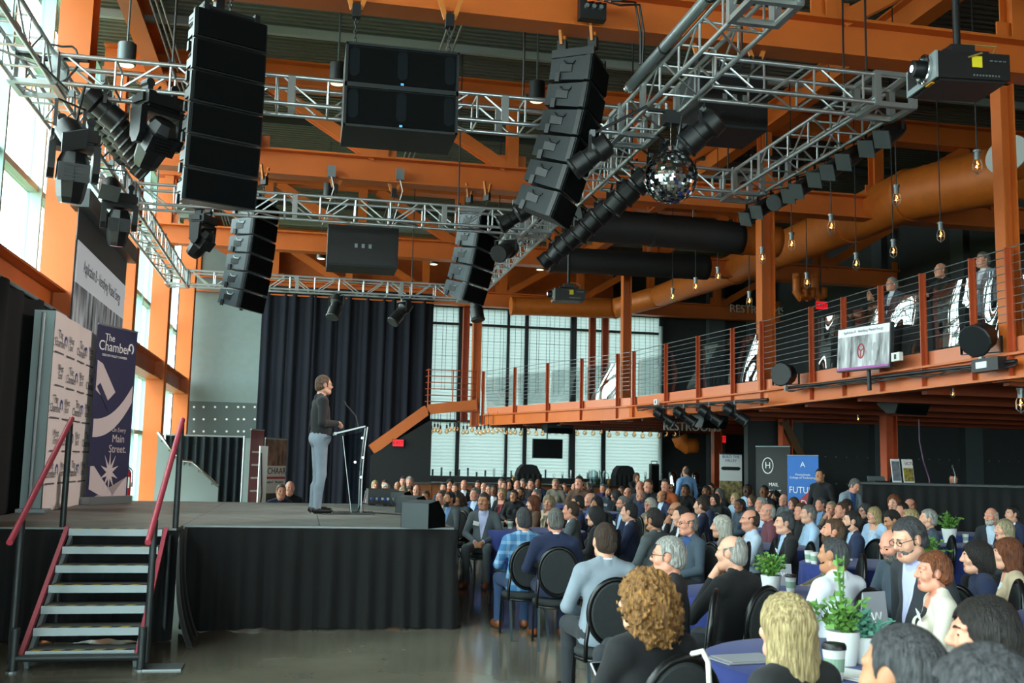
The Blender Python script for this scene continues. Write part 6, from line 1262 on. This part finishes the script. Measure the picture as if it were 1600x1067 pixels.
    # ---- middle rows
    mid = [(702, 779, 'm', 'short', 'black', 'tan', 'suit', 'grey', 'pblue', 'dark-haired man in charcoal suit beside the corner monitor', dict(face=120, beard='dark')), (690, 777, 'm', 'short', 'midbrown', 'pink', 'suit', 'navy', 'white', 'brown-haired man half hidden by the corner monitor', dict(face=120)), (651, 766, 'm', 'thin', 'brown', 'pink', 'suit', 'navy', 'pale', 'bald man in navy suit with open pale collar behind the stage monitors', dict(face=165)), (742, 772, 'm', 'grey', 'grey', 'pink', 'suit', 'blue', 'pale', 'grey-haired man in bright navy jacket leaning forward', dict(face=130, heavy=1.1)), (715, 779, 'f', 'curly', 'brown', 'tan', 'shirt', 'grey', None, 'woman with big wavy brown hair holding papers', dict(face=140, roll=10)), (784, 772, 'f', 'long', 'blonde', 'pink', 'jacket', 'black', 'red', 'blond woman in black jacket over a red blouse', dict(face=140)), (813, 770, 'm', 'short', 'dark', 'tan', 'suit', 'navy', 'black', 'dark-haired bearded man with glasses in navy suit', dict(face=140, glasses=True, beard='dark')), (838, 774, 'm', 'short', 'grey', 'pink', 'suit', 'blue', 'white', 'ruddy grey-haired man in blue jacket', dict(face=110)), (833, 786, 'f', 'wavy', 'auburn', 'fair', 'shirt', 'brown', None, 'woman with auburn curls beside the beige blazer', dict(face=90)), (765, 765, 'm', 'short', 'dkgrey', 'pink', 'suit', 'slate', 'pblue', 'broad-faced man in slate suit in front of the bar', dict(face=130, heavy=1.1)), (875, 765, 'f', 'long', 'midbrown', 'pink', 'shirt', 'brown', None, 'young woman with long brown hair facing us', dict(face=165)), (882, 762, 'm', 'short', 'red', 'pink', 'suit', 'char', 'pale', 'red-haired young man in dark suit and teal tie', dict(face=170, tie='teal')), (897, 762, 'm', 'thin', 'grey', 'pink', 'suit', 'black', 'pale', 'balding man in black suit with grey goatee', dict(face=160, beard='grey')), (902, 786, 'm', 'short', 'black', 'tan', 'suit', 'navy', 'white', 'dark-haired man tucked behind the bald profile man', dict(face=80)), (922, 781, 'm', 'thin', 'silver', 'pink', 'shirt', 'blue', None, 'bald pink-faced man in blue collar shown in profile', dict(face=85, heavy=1.1)), (930, 805, 'f', 'bob', 'black', 'fair', 'shirt', 'black', None, 'woman with black hair down her back, dressed in black', dict(face=60)), (951, 768, 'm', 'short', 'dark', 'tan', 'shirt', 'slate', None, 'bearded man with lanyard and white badge facing us', dict(face=170, beard='dark', badge=1)), (942, 763, 'm', 'short', 'grey', 'pink', 'shirt', 'purple', None, 'grey-haired man in purple shirt beside the bearded badge man', dict(face=150)), (971, 768, 'm', 'short', 'dkgrey', 'tan', 'suit', 'grey', 'white', 'man with grey beard in a mid row between two bald men', dict(face=130, beard='grey')), (973, 787, 'm', 'short', 'grey', 'pink', 'suit', 'navy', 'sky', 'man with grey beard and glasses in navy suit with white papers', dict(face=95, beard='grey', glasses=True, badge=1)), (981, 771, 'm', 'ring', 'grey', 'pink', 'shirt', 'khaki', None, 'balding man with glasses behind the navy-suited pair', dict(face=120, glasses=True)), (1001, 772, 'm', 'ring', 'silver', 'pink', 'shirt', 'navy', None, 'older balding man beside the white-haired woman', dict(face=120)), (1014, 771, 'f', 'bob', 'white', 'pink', 'shirt', 'black', None, 'woman with short white hair and necklace', dict(face=125)), (1016, 789, 'f', 'bob', 'white', 'pink', 'shirt', 'tweed', None, 'platinum-haired woman wearing glasses on her nose tip', dict(face=120, glasses=True)), (1034, 775, 'm', 'thin', 'midbrown', 'tan', 'suit', 'navy', 'pale', 'tanned bald man in navy suit', dict(face=110, heavy=1.1)), (1056, 797, 'm', 'thin', 'brown', 'tan', 'suit', 'black', 'white', 'shaven-headed man with black beard and glasses, hand on chin', dict(face=85, glasses=True, beard='black', pose='chin', q=2)), (1095, 790, 'm', 'thick', 'brown', 'fair', 'suit', 'navy', 'white', 'man with wavy brown hair seen from behind in navy', dict(face=60)), (1100, 783, 'm', 'short', 'dark', 'pink', 'suit', 'navy', 'pale', 'tall dark-haired man in navy jacket with pale collar', dict(face=100)), (1073, 775, 'f', 'wavy', 'ash', 'pink', 'shirt', 'tweed', None, 'ash-blond woman with sunglasses on her hair', dict(face=110)), (1046, 765, 'm', 'thin', 'midbrown', 'pink', 'shirt', 'maroon', None, 'balding man in rust shirt under the standing blue shirt', dict(face=120)), (1104, 768, 'm', 'short', 'dark', 'brown', 'suit', 'black', 'white', 'dark-skinned man in black suit in the middle rows', dict(face=110)), (1117, 778, 'f', 'long', 'dark', 'pink', 'shirt', 'black', None, 'woman with long dark hair dressed in black', dict(face=110)), (1124, 773, 'f', 'bob', 'grey', 'pink', 'jacket', 'black', 'white', 'grey-haired woman in black jacket with white collar', dict(face=115)), (1149, 776, 'f', 'long', 'blonde', 'fair', 'shirt', 'sky', None, 'blond woman below the city-photo banner', dict(face=110)), (1156, 790, 'f', 'up', 'black', 'brown', 'shirt', 'slate', None, 'brown-skinned woman with dark hair pulled back', dict(face=100)), (1175, 782, 'f', 'long', 'midbrown', 'pink', 'shirt', 'slate', None, 'woman with straight brown hair and wrist at her mouth', dict(face=95)), (1189, 788, 'm', 'grey', 'silver', 'pink', 'shirt', 'pale', None, 'silver-haired man just behind the bald man in maroon', dict(face=95)), (1205, 775, 'm', 'grey', 'dkgrey', 'pink', 'shirt', 'black', None, 'dark-grey-haired man with glasses below the black banner', dict(face=100, glasses=True)), (1225, 781, 'm', 'ring', 'silver', 'pink', 'shirt', 'grey', None, 'older silver-fringed man smiling in profile', dict(face=100)), (1240, 786, 'f', 'long', 'midbrown', 'pink', 'shirt', 'char', None, 'woman with highlighted brown hair beside the smiling older man', dict(face=100)), (1266, 777, 'm', 'short', 'brown', 'fair', 'shirt', 'char', None, 'brown-haired man with glasses below the blue banner', dict(face=98, glasses=True)), (1283, 788, 'm', 'short', 'dkgrey', 'pink', 'suit', 'slate', 'pblue', 'stubbly man with greying hair in slate jacket', dict(face=95)), (1252, 799, 'm', 'short', 'midbrown', 'pink', 'shirt', 'black', None, 'man with sandy hair squeezed behind the light blue shirt', dict(face=95)), (1299, 794, 'f', 'up', 'ash', 'pink', 'shirt', 'khaki', None, 'woman with blond hair tied up, hands at her face', dict(face=120, pose='chin')), (1315, 797, 'm', 'short', 'midbrown', 'pink', 'shirt', 'green', None, 'sandy man with hand on mouth behind the navy suit', dict(face=95, pose='chin')), (1352, 797, 'f', 'bob', 'dkgrey', 'fair', 'shirt', 'black', None, 'dark-haired woman with glasses left of the light blue blazer', dict(face=100, glasses=True)), (1397, 785, 'f', 'bob', 'red', 'fair', 'shirt', 'black', None, 'strawberry-blond woman smiling in front of the black drape', dict(face=130)), (1422, 791, 'm', 'thin', 'auburn', 'pink', 'shirt', 'black', None, 'balding auburn man bowing before the drape', dict(face=100, pitch=-15)), (1064, 806, 'm', 'short', 'dark', 'fair', 'suit', 'black', 'white', 'dark-haired man hidden behind the slate-blazer man', dict(face=80))]
    for a in mid: p(*a[:10], **{**dict(q=1), **a[10]})
    far = [(586, 758, 'f', 'long', 'blonde', 'pink', 'shirt', 'floral', None, 'blond woman in red-white floral blouse beyond the stage', dict(face=190)), (601, 757, 'm', 'short', 'brown', 'pink', 'shirt', 'slate', None, 'brown-haired man behind the woman in floral blouse', {}), (603, 763, 'f', 'bob', 'white', 'pink', 'shirt', 'navy', None, 'woman with white hair and sunglasses beyond the stage box', {}), (621, 760, 'm', 'thin', 'midbrown', 'tan', 'suit', 'navy', 'white', 'bald man in dark suit beyond the stage box', {}), (630, 752, 'm', 'short', 'dark', 'pink', 'shirt', 'black', None, 'dark-haired man at the back beside the stair wall', {}), (640, 753, 'm', 'grey', 'silver', 'pink', 'shirt', 'grey', None, 'silver-haired man at the back beside the stair wall', {}), (630, 768, 'f', 'long', 'ash', 'pink', 'shirt', 'char', None, 'woman with long ash hair beside the bald man in navy suit', {}), (640, 768, 'f', 'long', 'brown', 'tan', 'shirt', 'brown', None, 'woman with long brown hair beside the bald man in navy suit', {}), (665, 777, 'm', 'short', 'brown', 'tan', 'suit', 'char', 'white', 'man in profile just behind the front monitor', {}), (693, 762, 'm', 'short', 'dark', 'pink', 'shirt', 'navy', None, 'bearded man in navy shirt with white badge, chin up', dict(beard='brown', badge=1)), (703, 756, 'f', 'bob', 'dark', 'pink', 'shirt', 'orange', None, 'woman in orange top under the bar', {}), (711, 763, 'm', 'short', 'midbrown', 'pink', 'shirt', 'tweed', None, 'sandy-haired man behind the wavy-haired woman', {}), (725, 757, 'm', 'thin', 'auburn', 'pink', 'suit', 'black', 'white', 'ruddy bald man before the bar till', {}), (747, 758, 'm', 'short', 'black', 'pink', 'shirt', 'grey', None, 'black-haired man between two bald heads at the bar', {}), (756, 761, 'm', 'thin', 'brown', 'pink', 'suit', 'navy', 'white', 'bald man in front of the bar wood', {}), (772, 766, 'm', 'short', 'dark', 'brown', 'suit', 'navy', 'white', 'dark-skinned man half hidden behind the slate suit', {}), (783, 755, 'm', 'short', 'grey', 'pink', 'shirt', 'slate', None, 'grey-haired man in front of the bar boards', {}), (788, 758, 'm', 'short', 'midbrown', 'pink', 'shirt', 'tweed', None, 'sandy man right behind the blond woman in black', {}), (796, 756, 'f', 'bob', 'dark', 'pink', 'shirt', 'char', None, 'dark-haired woman at the bar behind the blond woman', {}), (803, 774, 'f', 'up', 'dark', 'tan', 'shirt', 'black', None, 'woman with dark hair tied back beside the bearded man with glasses', {}), (808, 758, 'm', 'thin', 'midbrown', 'pink', 'suit', 'slate', 'white', 'bald man behind the man with glasses', {}), (817, 756, 'm', 'short', 'grey', 'pink', 'shirt', 'char', None, 'grey man left of the first covered machine', {}), (825, 762, 'f', 'bob', 'dkgrey', 'pink', 'shirt', 'black', None, 'woman with grey-dark hair under the first covered machine', {}), (830, 756, 'm', 'short', 'dark', 'pink', 'shirt', 'black', None, 'dark-haired man under the first covered machine', {}), (841, 755, 'm', 'thin', 'brown', 'brown', 'suit', 'navy', 'white', 'tall dark-faced man standing out right of the covered machine', {}), (868, 756, 'f', 'up', 'ash', 'pink', 'shirt', 'tweed', None, 'pale woman behind the long-haired young woman', {}), (905, 753, 'm', 'short', 'dark', 'pink', 'shirt', 'brown', None, 'brown-haired man in front of the pitchers', {}), (910, 760, 'f', 'long', 'blonde', 'pink', 'shirt', 'orange', None, 'golden-haired woman in front of the pitchers', {}), (918, 762, 'f', 'curly', 'grey', 'pink', 'shirt', 'grey', None, 'woman with curly grey hair in front of the pitchers', {}), (932, 786, 'f', 'bob', 'black', 'tan', 'shirt', 'black', None, 'dark-haired woman in shadow between two profile men', {}), (962, 774, 'f', 'bob', 'black', 'tan', 'shirt', 'black2', None, 'woman in black with back turned beside the lanyard man', dict(face=60)), (1000, 761, 'm', 'thin', 'brown', 'pink', 'shirt', 'char', None, 'balding man behind the white-haired couple', {}), (1013, 758, 'm', 'short', 'midbrown', 'pink', 'shirt', 'black', None, 'man near the column speaker', {}), (1040, 758, 'm', 'short', 'brown', 'pink', 'shirt', 'orange', None, 'brown-haired man left of the standing blue shirt', {}), (1047, 771, 'm', 'short', 'dark', 'tan', 'suit', 'black', 'white', 'dark-haired man right of the tanned bald man', {}), (1071, 766, 'f', 'up', 'dark', 'brown', 'shirt', 'black', None, 'dark-skinned woman in front of the standing blue shirt', {}), (1110, 765, 'm', 'short', 'black', 'pink', 'shirt', 'black', None, 'black-haired man beside the orange lower column', {}), (1168, 764, 'm', 'buzz', 'black', 'dark', 'shirt', 'sky', None, 'dark-skinned man in light blue right of the city banner', {}), (1172, 773, 'f', 'up', 'ash', 'pink', 'shirt', 'char', None, 'blond woman just before the dark-skinned man in light blue', {}), (1194, 766, 'm', 'buzz', 'black', 'brown', 'suit', 'black', 'white', 'man with shaved head beside the black banner', {}), (1211, 775, 'f', 'curly', 'black', 'tan', 'shirt', 'black', None, 'woman with black curly hair under the black banner', {}), (1260, 783, 'f', 'bob', 'dark', 'pink', 'shirt', 'char', None, 'dark-haired woman under the FUTURE banner', {}), (1323, 790, 'm', 'short', 'dark', 'pink', 'shirt', 'black', None, 'dark-haired man under the bent-over grey-haired man', {}), (1410, 797, 'm', 'short', 'dark', 'pink', 'shirt', 'black2', None, 'dark-haired man beneath the strawberry-blond woman', {})]
    for a in far: p(*a[:10], **{**dict(q=0, turn=0), **a[10]})
    # behind the stage
    p(439, 768, 'm', 'short', 'midbrown', 'pink', 'polo', 'navy', None, 'smiling man in navy polo sitting behind the stage', q=1, y=17.2, face=195, lean=18, group=None); p(453, 762, 'm', 'thin', 'silver', 'pink', 'shirt', 'black', None, 'older man in black behind the man in navy polo', q=1, y=18.2, face=190, lean=10, group=None)
    # standing
    g = 'people standing at the back'
    p(1072, 736, 'm', 'thin', 'brown', 'tan', 'shirt', 'pblue', None, 'man in blue shirt standing with his back to us by the lower column', q=1, y=22.5, face=10, stand=True, pose='hang', group=g); p(1282, 742, 'm', 'thick', 'black', 'tan', 'zip', 'black', None, 'young man in black sweater with badge standing by the blue banner', q=1, y=17.2, face=120, stand=True, pose='hang', badge=1, group=g); p(1336, 761, 'm', 'grey', 'grey', 'pink', 'suit', 'lgrey', 'blue', 'grey-haired man in light jacket standing with bowed head', q=1, y=15.4, face=195, stand=True, pitch=-30, lean=14, group=g); p(995, 745, 'f', 'long', 'midbrown', 'tan', 'shirt', 'black', None, 'woman in black standing by the second covered machine', q=1, y=25.8, face=185, stand=True, pose='chin', group=g); p(1490, 747, 'm', 'short', 'dark', 'pink', 'shirt', 'black', None, 'man with only his bowed head showing over the booth', q=1, y=17.4, face=140, stand=True, pitch=-25, group=g)
    # balcony guests
    g = 'guests on the balcony'
    for a in ((1470, 427, 'm', 'thin', 'brown', 'pink', 'shirt', 'black', None, 'bald guest in black behind the balcony railing', dict(y=13.0)), (1536, 412, 'm', 'grey', 'grey', 'pink', 'suit', 'lgrey', 'white', 'guest in light grey jacket at the high balcony table', dict(y=12.2)), (1394, 455, 'm', 'short', 'silver', 'pink', 'suit', 'slate', 'white', 'grey-haired guest above the hanging television', dict(y=14.2)), (1364, 492, 'f', 'bob', 'black', 'tan', 'shirt', 'black', None, 'dark-haired guest peeking over the television', dict(y=14.6))): p(*a[:10], q=1, z0=3.09, face=95, stand=True, pose='table', group=g, **a[10])
crowd()

SEATED = [a for a in PLAN if a[5]]
def spread(it=200, dmin=.56):
    """nobody sits in a neighbour's lap: slide the farther one back along the same sight line"""
    for _ in range(it):
        mv = 0
        for i, a in enumerate(SEATED):
            for b in SEATED[:i]:
                A, B = a[4].location, b[4].location; d = (A.xy-B.xy).length
                if d < dmin:
                    f, n = (A, B) if A.xy.length > B.xy.length else (B, A); k = (dmin-d)*.3+.004; u = f.xy.normalized(); mv = 1; lim = 14.8 if f.x > .55*f.y else 20.4 if f.x > 8.9 else 26.
                    if f.y < lim: f.x += u.x*k; f.y += u.y*k
                    if n.y > 8 and not (n.x < 2.1 and n.y < 16.8): u = n.xy.normalized(); n.x -= u.x*k*.6; n.y -= u.y*k*.6
        if not mv: break
spread()
# ------------------------------------------------------------------ chairs and tables
CFAB = mat('chair_fabric_charcoal', '2a2e30', .9, var=.1, vscale=30, bump=.12, bscale=120); CFR = mat('chair_frame_black', '0e0f11', .3); CLEG = mat('chair_leg_pewter', '4b5a62', .35, .4)
def chair_parts():
    k = {}
    b = MB().lathe([(.0, -.0), (.19, 0), (.215, .02), (.215, .045), (.19, .062), (.0, .068)], (0, 0, .376), 24); b.v = [(x*1.0, y*1.0+.0, z) for x, y, z in b.v]; k['seat'] = b.mesh('seat', CFAB, True)
    el = lambda a, s=1.: (.185*s*math.cos(a), .222*s*math.sin(a)); ti = lambda x, z, y=0: (x, -.235-.12*(z-.7)+y, z)
    A = np.linspace(0, 2*PI, 29)[:-1]; b = MB(); n = len(A)
    for s_, y in ((.88, -.026), (.93, -.012), (.93, .012), (.88, .026)): b.v += [ti(el(a, s_)[0], .705+el(a, s_)[1], y) for a in A]
    b.f = [(r_*n+i, r_*n+(i+1) % n, (r_+1)*n+(i+1) % n, (r_+1)*n+i) for r_ in range(3) for i in range(n)]+[tuple(range(n)), tuple(range(3*n, 4*n))]; b.m = [0]*len(b.f); k['backrest'] = b.mesh('backrest', CFAB)
    b = MB().tube([ti(el(a)[0], .705+el(a)[1]) for a in A], .019, 8, True); 
    for sx in (-1, 1): b.tube([ti(sx*.178, .66), (sx*.195, -.21, .5), (sx*.195, -.2, .37)], .015, 6)
    k['back_frame'] = b.mesh('back_frame', CFR, True)
    b = MB(); b.tube([(.2*math.cos(a), .2*math.sin(a), .368) for a in A], .013, 6, True); k['seat_frame'] = b.mesh('seat_frame', CFR, True)
    for sx in (-1, 1):
        for sy in (-1, 1): k[('leg', sx, sy)] = MB().bar((sx*.175, sy*(.16 if sy > 0 else .195), .37), (sx*.185, sy*(.19 if sy > 0 else .33), .0), .022, .022, (0, 1, 0)).mesh('leg', CLEG if sy < 0 else CFR)
    return k
CP = chair_parts()
def chair(x, y, rz, label, group='black banquet chairs'):
    t = thing('banquet_chair', label, 'chair', (x, y, 0), rz, group)
    for k, me in CP.items(): link(k if isinstance(k, str) else k[0], me, t)
    t.scale = (.95,)*3; return t
for a in SEATED: 
    o = a[4]; chair(o.location.x, o.location.y, o.rotation_euler.z, 'black banquet chair under the '+' '.join(a[3].split()[:10]))
for px, py, rz, lb in ((804, 855, 10, 'empty'), ):
    pass
NAVYT = mat('navy_tablecloth', '1b2d74', .8, sheen=.1); TR_ = .68
def empty_chair(px, py, rz, label): o = at(px, py, z=.72); chair(o.x, o.y, rad(rz), label)
empty_chair(1373, 850, 80, 'empty black banquet chair showing its oval back before the blond woman in light blue'); empty_chair(1345, 868, 105, 'empty black banquet chair with shiny frame between the white shirt and dark suit'); empty_chair(800, 846, 25, 'empty black banquet chair at the table just left of the plaid jacket'); empty_chair(1556, 925, 60, 'empty black banquet chair behind the dark bob')
# round tables where the seats leave room
tables = []
def place_tables():
    P = np.array([[a[4].location.x, a[4].location.y] for a in SEATED]); fixed = [at(1330, 1030, z=.745), at(1205, 925, z=.745), at(1483, 850, z=.745), at(838, 827, z=.745)]
    T = [(q.x, q.y) for q in fixed]
    cand = [(x, y) for y in np.arange(5.5, 23.5, .2) for x in np.arange(1.8, 13.5, .2) if x > 2.4+.11*y and (x < 8.4 or y < 15)]
    while len(T) < 17:
        best = None
        for c in cand:
            if T and min((c[0]-a)**2+(c[1]-b)**2 for a, b in T) < 2.1**2: continue
            d = np.hypot(P[:, 0]-c[0], P[:, 1]-c[1])
            if d.min() < .8: continue
            s_ = np.sum((d > .8) & (d < 1.5))-.5*np.sum(d < .85)
            if best is None or s_ > best[0]: best = (s_, c)
        if best is None or best[0] < 2: break
        T.append(best[1])
    return T
names = ('by the two green plants nearest the camera', 'with the plant before the white shirt', 'with the plant before the black drape', 'beside the man in grey at the stage corner')
for i, (x, y) in enumerate(place_tables()):
    d = [(math.hypot(a[4].location.x-x, a[4].location.y-y), a[3]) for a in SEATED]; nm = names[i] if i < 4 else 'next to the '+' '.join(min(d)[1].split()[:7])
    t = thing('banquet_table', 'round table '+nm, 'table', (x, y, 0), 0, 'round banquet tables'); MB().cyl((0, 0, .70), (0, 0, .73), TR_-.01, n=32).build('tabletop', BLACK, t); MB().cyl((0, 0, 0), (0, 0, .7), .05).cyl((0, 0, 0), (0, 0, .03), .3).build('pedestal', BLACK, t)
    ph = R.uniform(0, 6); n = 96; b = MB(); rings = [(0, .736), (.5, .736), (.97, .736), (1., .728), (1.005, .6), (1.01, .3), (1.02, .012)]
    for k, (r_, z) in enumerate(rings):
        for q in range(n):
            a = 2*PI*q/n; f = max(0, .73-z)/.73; rr = TR_*r_+f*(.035*math.sin(a*22+ph)+.02*math.sin(a*9+ph*2)); b.v.append((rr*math.cos(a), rr*math.sin(a), z))
    b.f = [(k*n+q, k*n+(q+1) % n, (k+1)*n+(q+1) % n, (k+1)*n+q) for k in range(len(rings)-1) for q in range(n)]; b.m = [0]*len(b.f)
    o = b.build('tablecloth', NAVYT, None, True); o.location = (x, y, 0); tag(o, 'navy tablecloth '+nm, 'tablecloth', 'navy tablecloths'); tables.append((x, y))
ZTB = .737
def snap(o, m=.08):
    """things that stand on a table stay inside its rim"""
    x, y = min(tables, key=lambda c: math.hypot(c[0]-o.x, c[1]-o.y)); d = math.hypot(o.x-x, o.y-y); k = min(1, (TR_-m)/max(d, 1e-6)); return Vector((x+(o.x-x)*k, y+(o.y-y)*k, o.z))
LEAF = mat('plant_leaf', '5d8a3c', .55, var=.35, vscale=20); LEAF2 = mat('plant_leaf_blue', '5f9a86', .55, var=.3, vscale=20); POT = mat('white_pot', 'e4e6e4', .4); PAPER = mat('cup_paper', 'e6e6e2', .6); LID = mat('cup_lid_black', '17181a', .4); CARD = mat('table_card', '9a9ca4', .6)
def plant(label, px, py, s, leaf, seed, stem=True, tall=0):
    o = snap(at(px, py, z=ZTB)); t = thing('potted_plant', label, 'plant', (o.x, o.y, ZTB)); MB().lathe([(.045*s, 0), (.06*s, .1*s), (.062*s, .12*s), (.05*s, .115*s), (.0, .1*s)], n=18).build('pot', POT, t, 'auto'); rr = random.Random(seed); lf = MB(); sm = MB()
    for k in range(26):
        a, el = rr.uniform(0, 6.28), rr.uniform(.25, 1.4); L = s*rr.uniform(.09, .17)*(1.8 if k < tall else 1); d = Vector((math.cos(a)*math.cos(el), math.sin(a)*math.cos(el), math.sin(el))) if k >= tall else Vector((.1*math.cos(a), .1, 1)).normalized(); p0 = Vector((0, 0, .11*s)); sm.tube([p0, p0+d*L*.6+Vector((0, 0, .02*s)), p0+d*L], .003*s, 4)
        for j in range(9):
            q = p0+d*L*(.3+.08*j); u = Vector((rr.gauss(0, 1), rr.gauss(0, 1), rr.gauss(.3, .7))).normalized(); v = u.orthogonal().normalized(); w_ = .012*s; l_ = .032*s
            lf.add([q, q+u*l_*.5+v*w_, q+u*l_, q+u*l_*.5-v*w_], [(0, 1, 2, 3)])
    o2 = lf.build('foliage', leaf, t, fix=False); o2['kind'] = 'stuff'; sm.build('stem', leaf, t, fix=False); return t
plant('taller yellow-green plant in white pot, foreground table', 1318, 1038, 1.25, LEAF, 3, tall=3); plant('blue-green plant in white pot beside the taller plant', 1352, 1036, 1.0, LEAF2, 5); plant('small bushy plant in white pot before the white-shirted man', 1205, 930, 1.15, LEAF, 8); plant('wide bushy plant in white pot by the black drape', 1484, 848, 1.5, LEAF, 11)
plant('plant at the right edge in front of the auburn hair', 1596, 905, 1.2, LEAF, 12)
def cup(label, px, py, s=1., lid=True, y=None):
    o = snap(at(px, py, z=ZTB)); t = thing('paper_cup', label, 'cup', (o.x, o.y, ZTB)); MB().lathe([(.029*s, 0), (.031*s, .01), (.04*s, .105*s), (.042*s, .11*s), (.0, .108*s)], n=18).build('cup', PAPER, t, 'auto')
    MB().lathe([(.034*s, .03*s), (.0375*s, .075*s)], n=18).build('printed_band', mat('cup_print_green', '8fae96', .6), t)
    if lid: MB().lathe([(.043*s, .105*s), (.043*s, .115*s), (.038*s, .125*s), (.0, .126*s)], n=18).build('lid', LID, t, 'auto')
cup('lidded white cup in front of the foreground plants', 1304, 1062, 1.2); cup('white cup before the man in slate blazer', 1088, 880, 1., False); cup('lidded cup by the plant of the white-shirted man', 1236, 925); cup('white cup beside the light grey-blue blazer', 925, 868, 1., False); cup('left cup on the table by the man in grey', 783, 826, 1.); cup('right cup on the table by the man in grey', 797, 826, 1.); cup('small white cup near the wide bushy plant', 1509, 848, 1., False)
def table_card(label, px, py, W, H, rz):
    o = snap(at(px, py, z=ZTB), .12); t = thing('table_card', label, 'card', (o.x, o.y, ZTB), rad(rz)); MB().bar((0, 0, 0), (0, .03, H), W, .004, (0, 1, 0)).build('front_leaf', CARD, t); MB().bar((0, .06, 0), (0, .03, H), W, .004, (0, 1, 0)).build('back_leaf', CARD, t)
    text('W', H*.3, WHITE, t, (0, -.004+.015, H*.5), (PI/2-.15, 0, 0))
table_card('grey upright table card before the red-haired woman', 1387, 1000, .17, .26, 20); table_card('grey table card by the small bushy plant', 1226, 915, .12, .16, -10)
def papers(label, px, py, rz, m=WHITE, w_=.2, l_=.28): o = snap(at(px, py, z=ZTB+.002), .18); t = thing('paper_sheet', label, 'paper', (o.x, o.y, ZTB+.0015), rad(rz)); MB().box((0, 0, .002), (w_, l_, .003)).build('sheet', m, t); MB().box((.02, .02, .005), (w_*.9, l_*.9, .002)).build('top_sheet', m, t)
papers('white programme on the foreground navy table', 1330, 1055, 30); papers('papers on the navy table by the arms-crossed men', 1268, 868, 60); papers('dark programme on the table left of the blonde hair', 1108, 1030, 10, CARD, .3, .2)
o = snap(at(1369, 935, z=ZTB)); t = thing('orange_fruit', 'small orange fruit on the table before the charcoal suit', 'fruit', (o.x, o.y, ZTB)); MB().lathe([(.001, 0), (.025, .008), (.038, .035), (.025, .062), (.001, .07)], n=14).build('peel', mat('orange_peel', 'e09a2c', .5), t, True); MB().cyl((0, 0, .068), (0, 0, .074), .005).build('stem', LEAF, t)
# phone in the curly woman's hands
for n_, lb in ((0, ''),):
    a = [q for q in PLAN if 'curly copper' in q[3]][0][4]; b0 = a.data
ph = thing('smartphone', 'smartphone in a pale case held by the woman with copper curls', 'phone', a.matrix_basis @ Vector((0, .41, .73))); ph.rotation_euler = (rad(40), 0, a.rotation_euler.z); MB().box((0, 0, 0), (.075, .15, .009)).build('case', mat('phone_case', 'c8c4cc', .4), ph); MB().box((0, 0, .006), (.068, .14, .003)).build('screen', mat('dark_screen', '07090b', .15), ph)
# white strap bag on the nearest chair
bg_ = thing('handbag', 'small dark bag with a white strap hung over the chair of the copper-haired woman', 'bag', a.matrix_basis @ Vector((.04, -.34, .0)), a.rotation_euler.z)
MB().tube([(-.01, .06, .895), (0, .0, .915), (0, -.035, .88), (0, -.05, .7), (0, -.05, .42)], .011, 6).build('strap', mat('white_strap', 'dcd8d0', .5), bg_, True); MB().box((0, -.06, .3), (.24, .09, .24), None, (.85, .8)).build('pouch', BLACK, bg_); MB().box((0, -.108, .34), (.22, .012, .14)).build('flap', LEATHER, bg_)

# warm key light from the two lit lamps
spot('lit_lamp_beam', at(790, 391, y=16.0)+Vector((-.2, -.25, -.15)), (.25, 12.86, 2.4), 260, (1., .78, .5), 16); spot('side_lamp_beam', at(1216, 316, y=12.6)+Vector((-.25, -.2, -.15)), (-1.3, 13.2, 1.9), 1500, (1., .86, .78), 38)
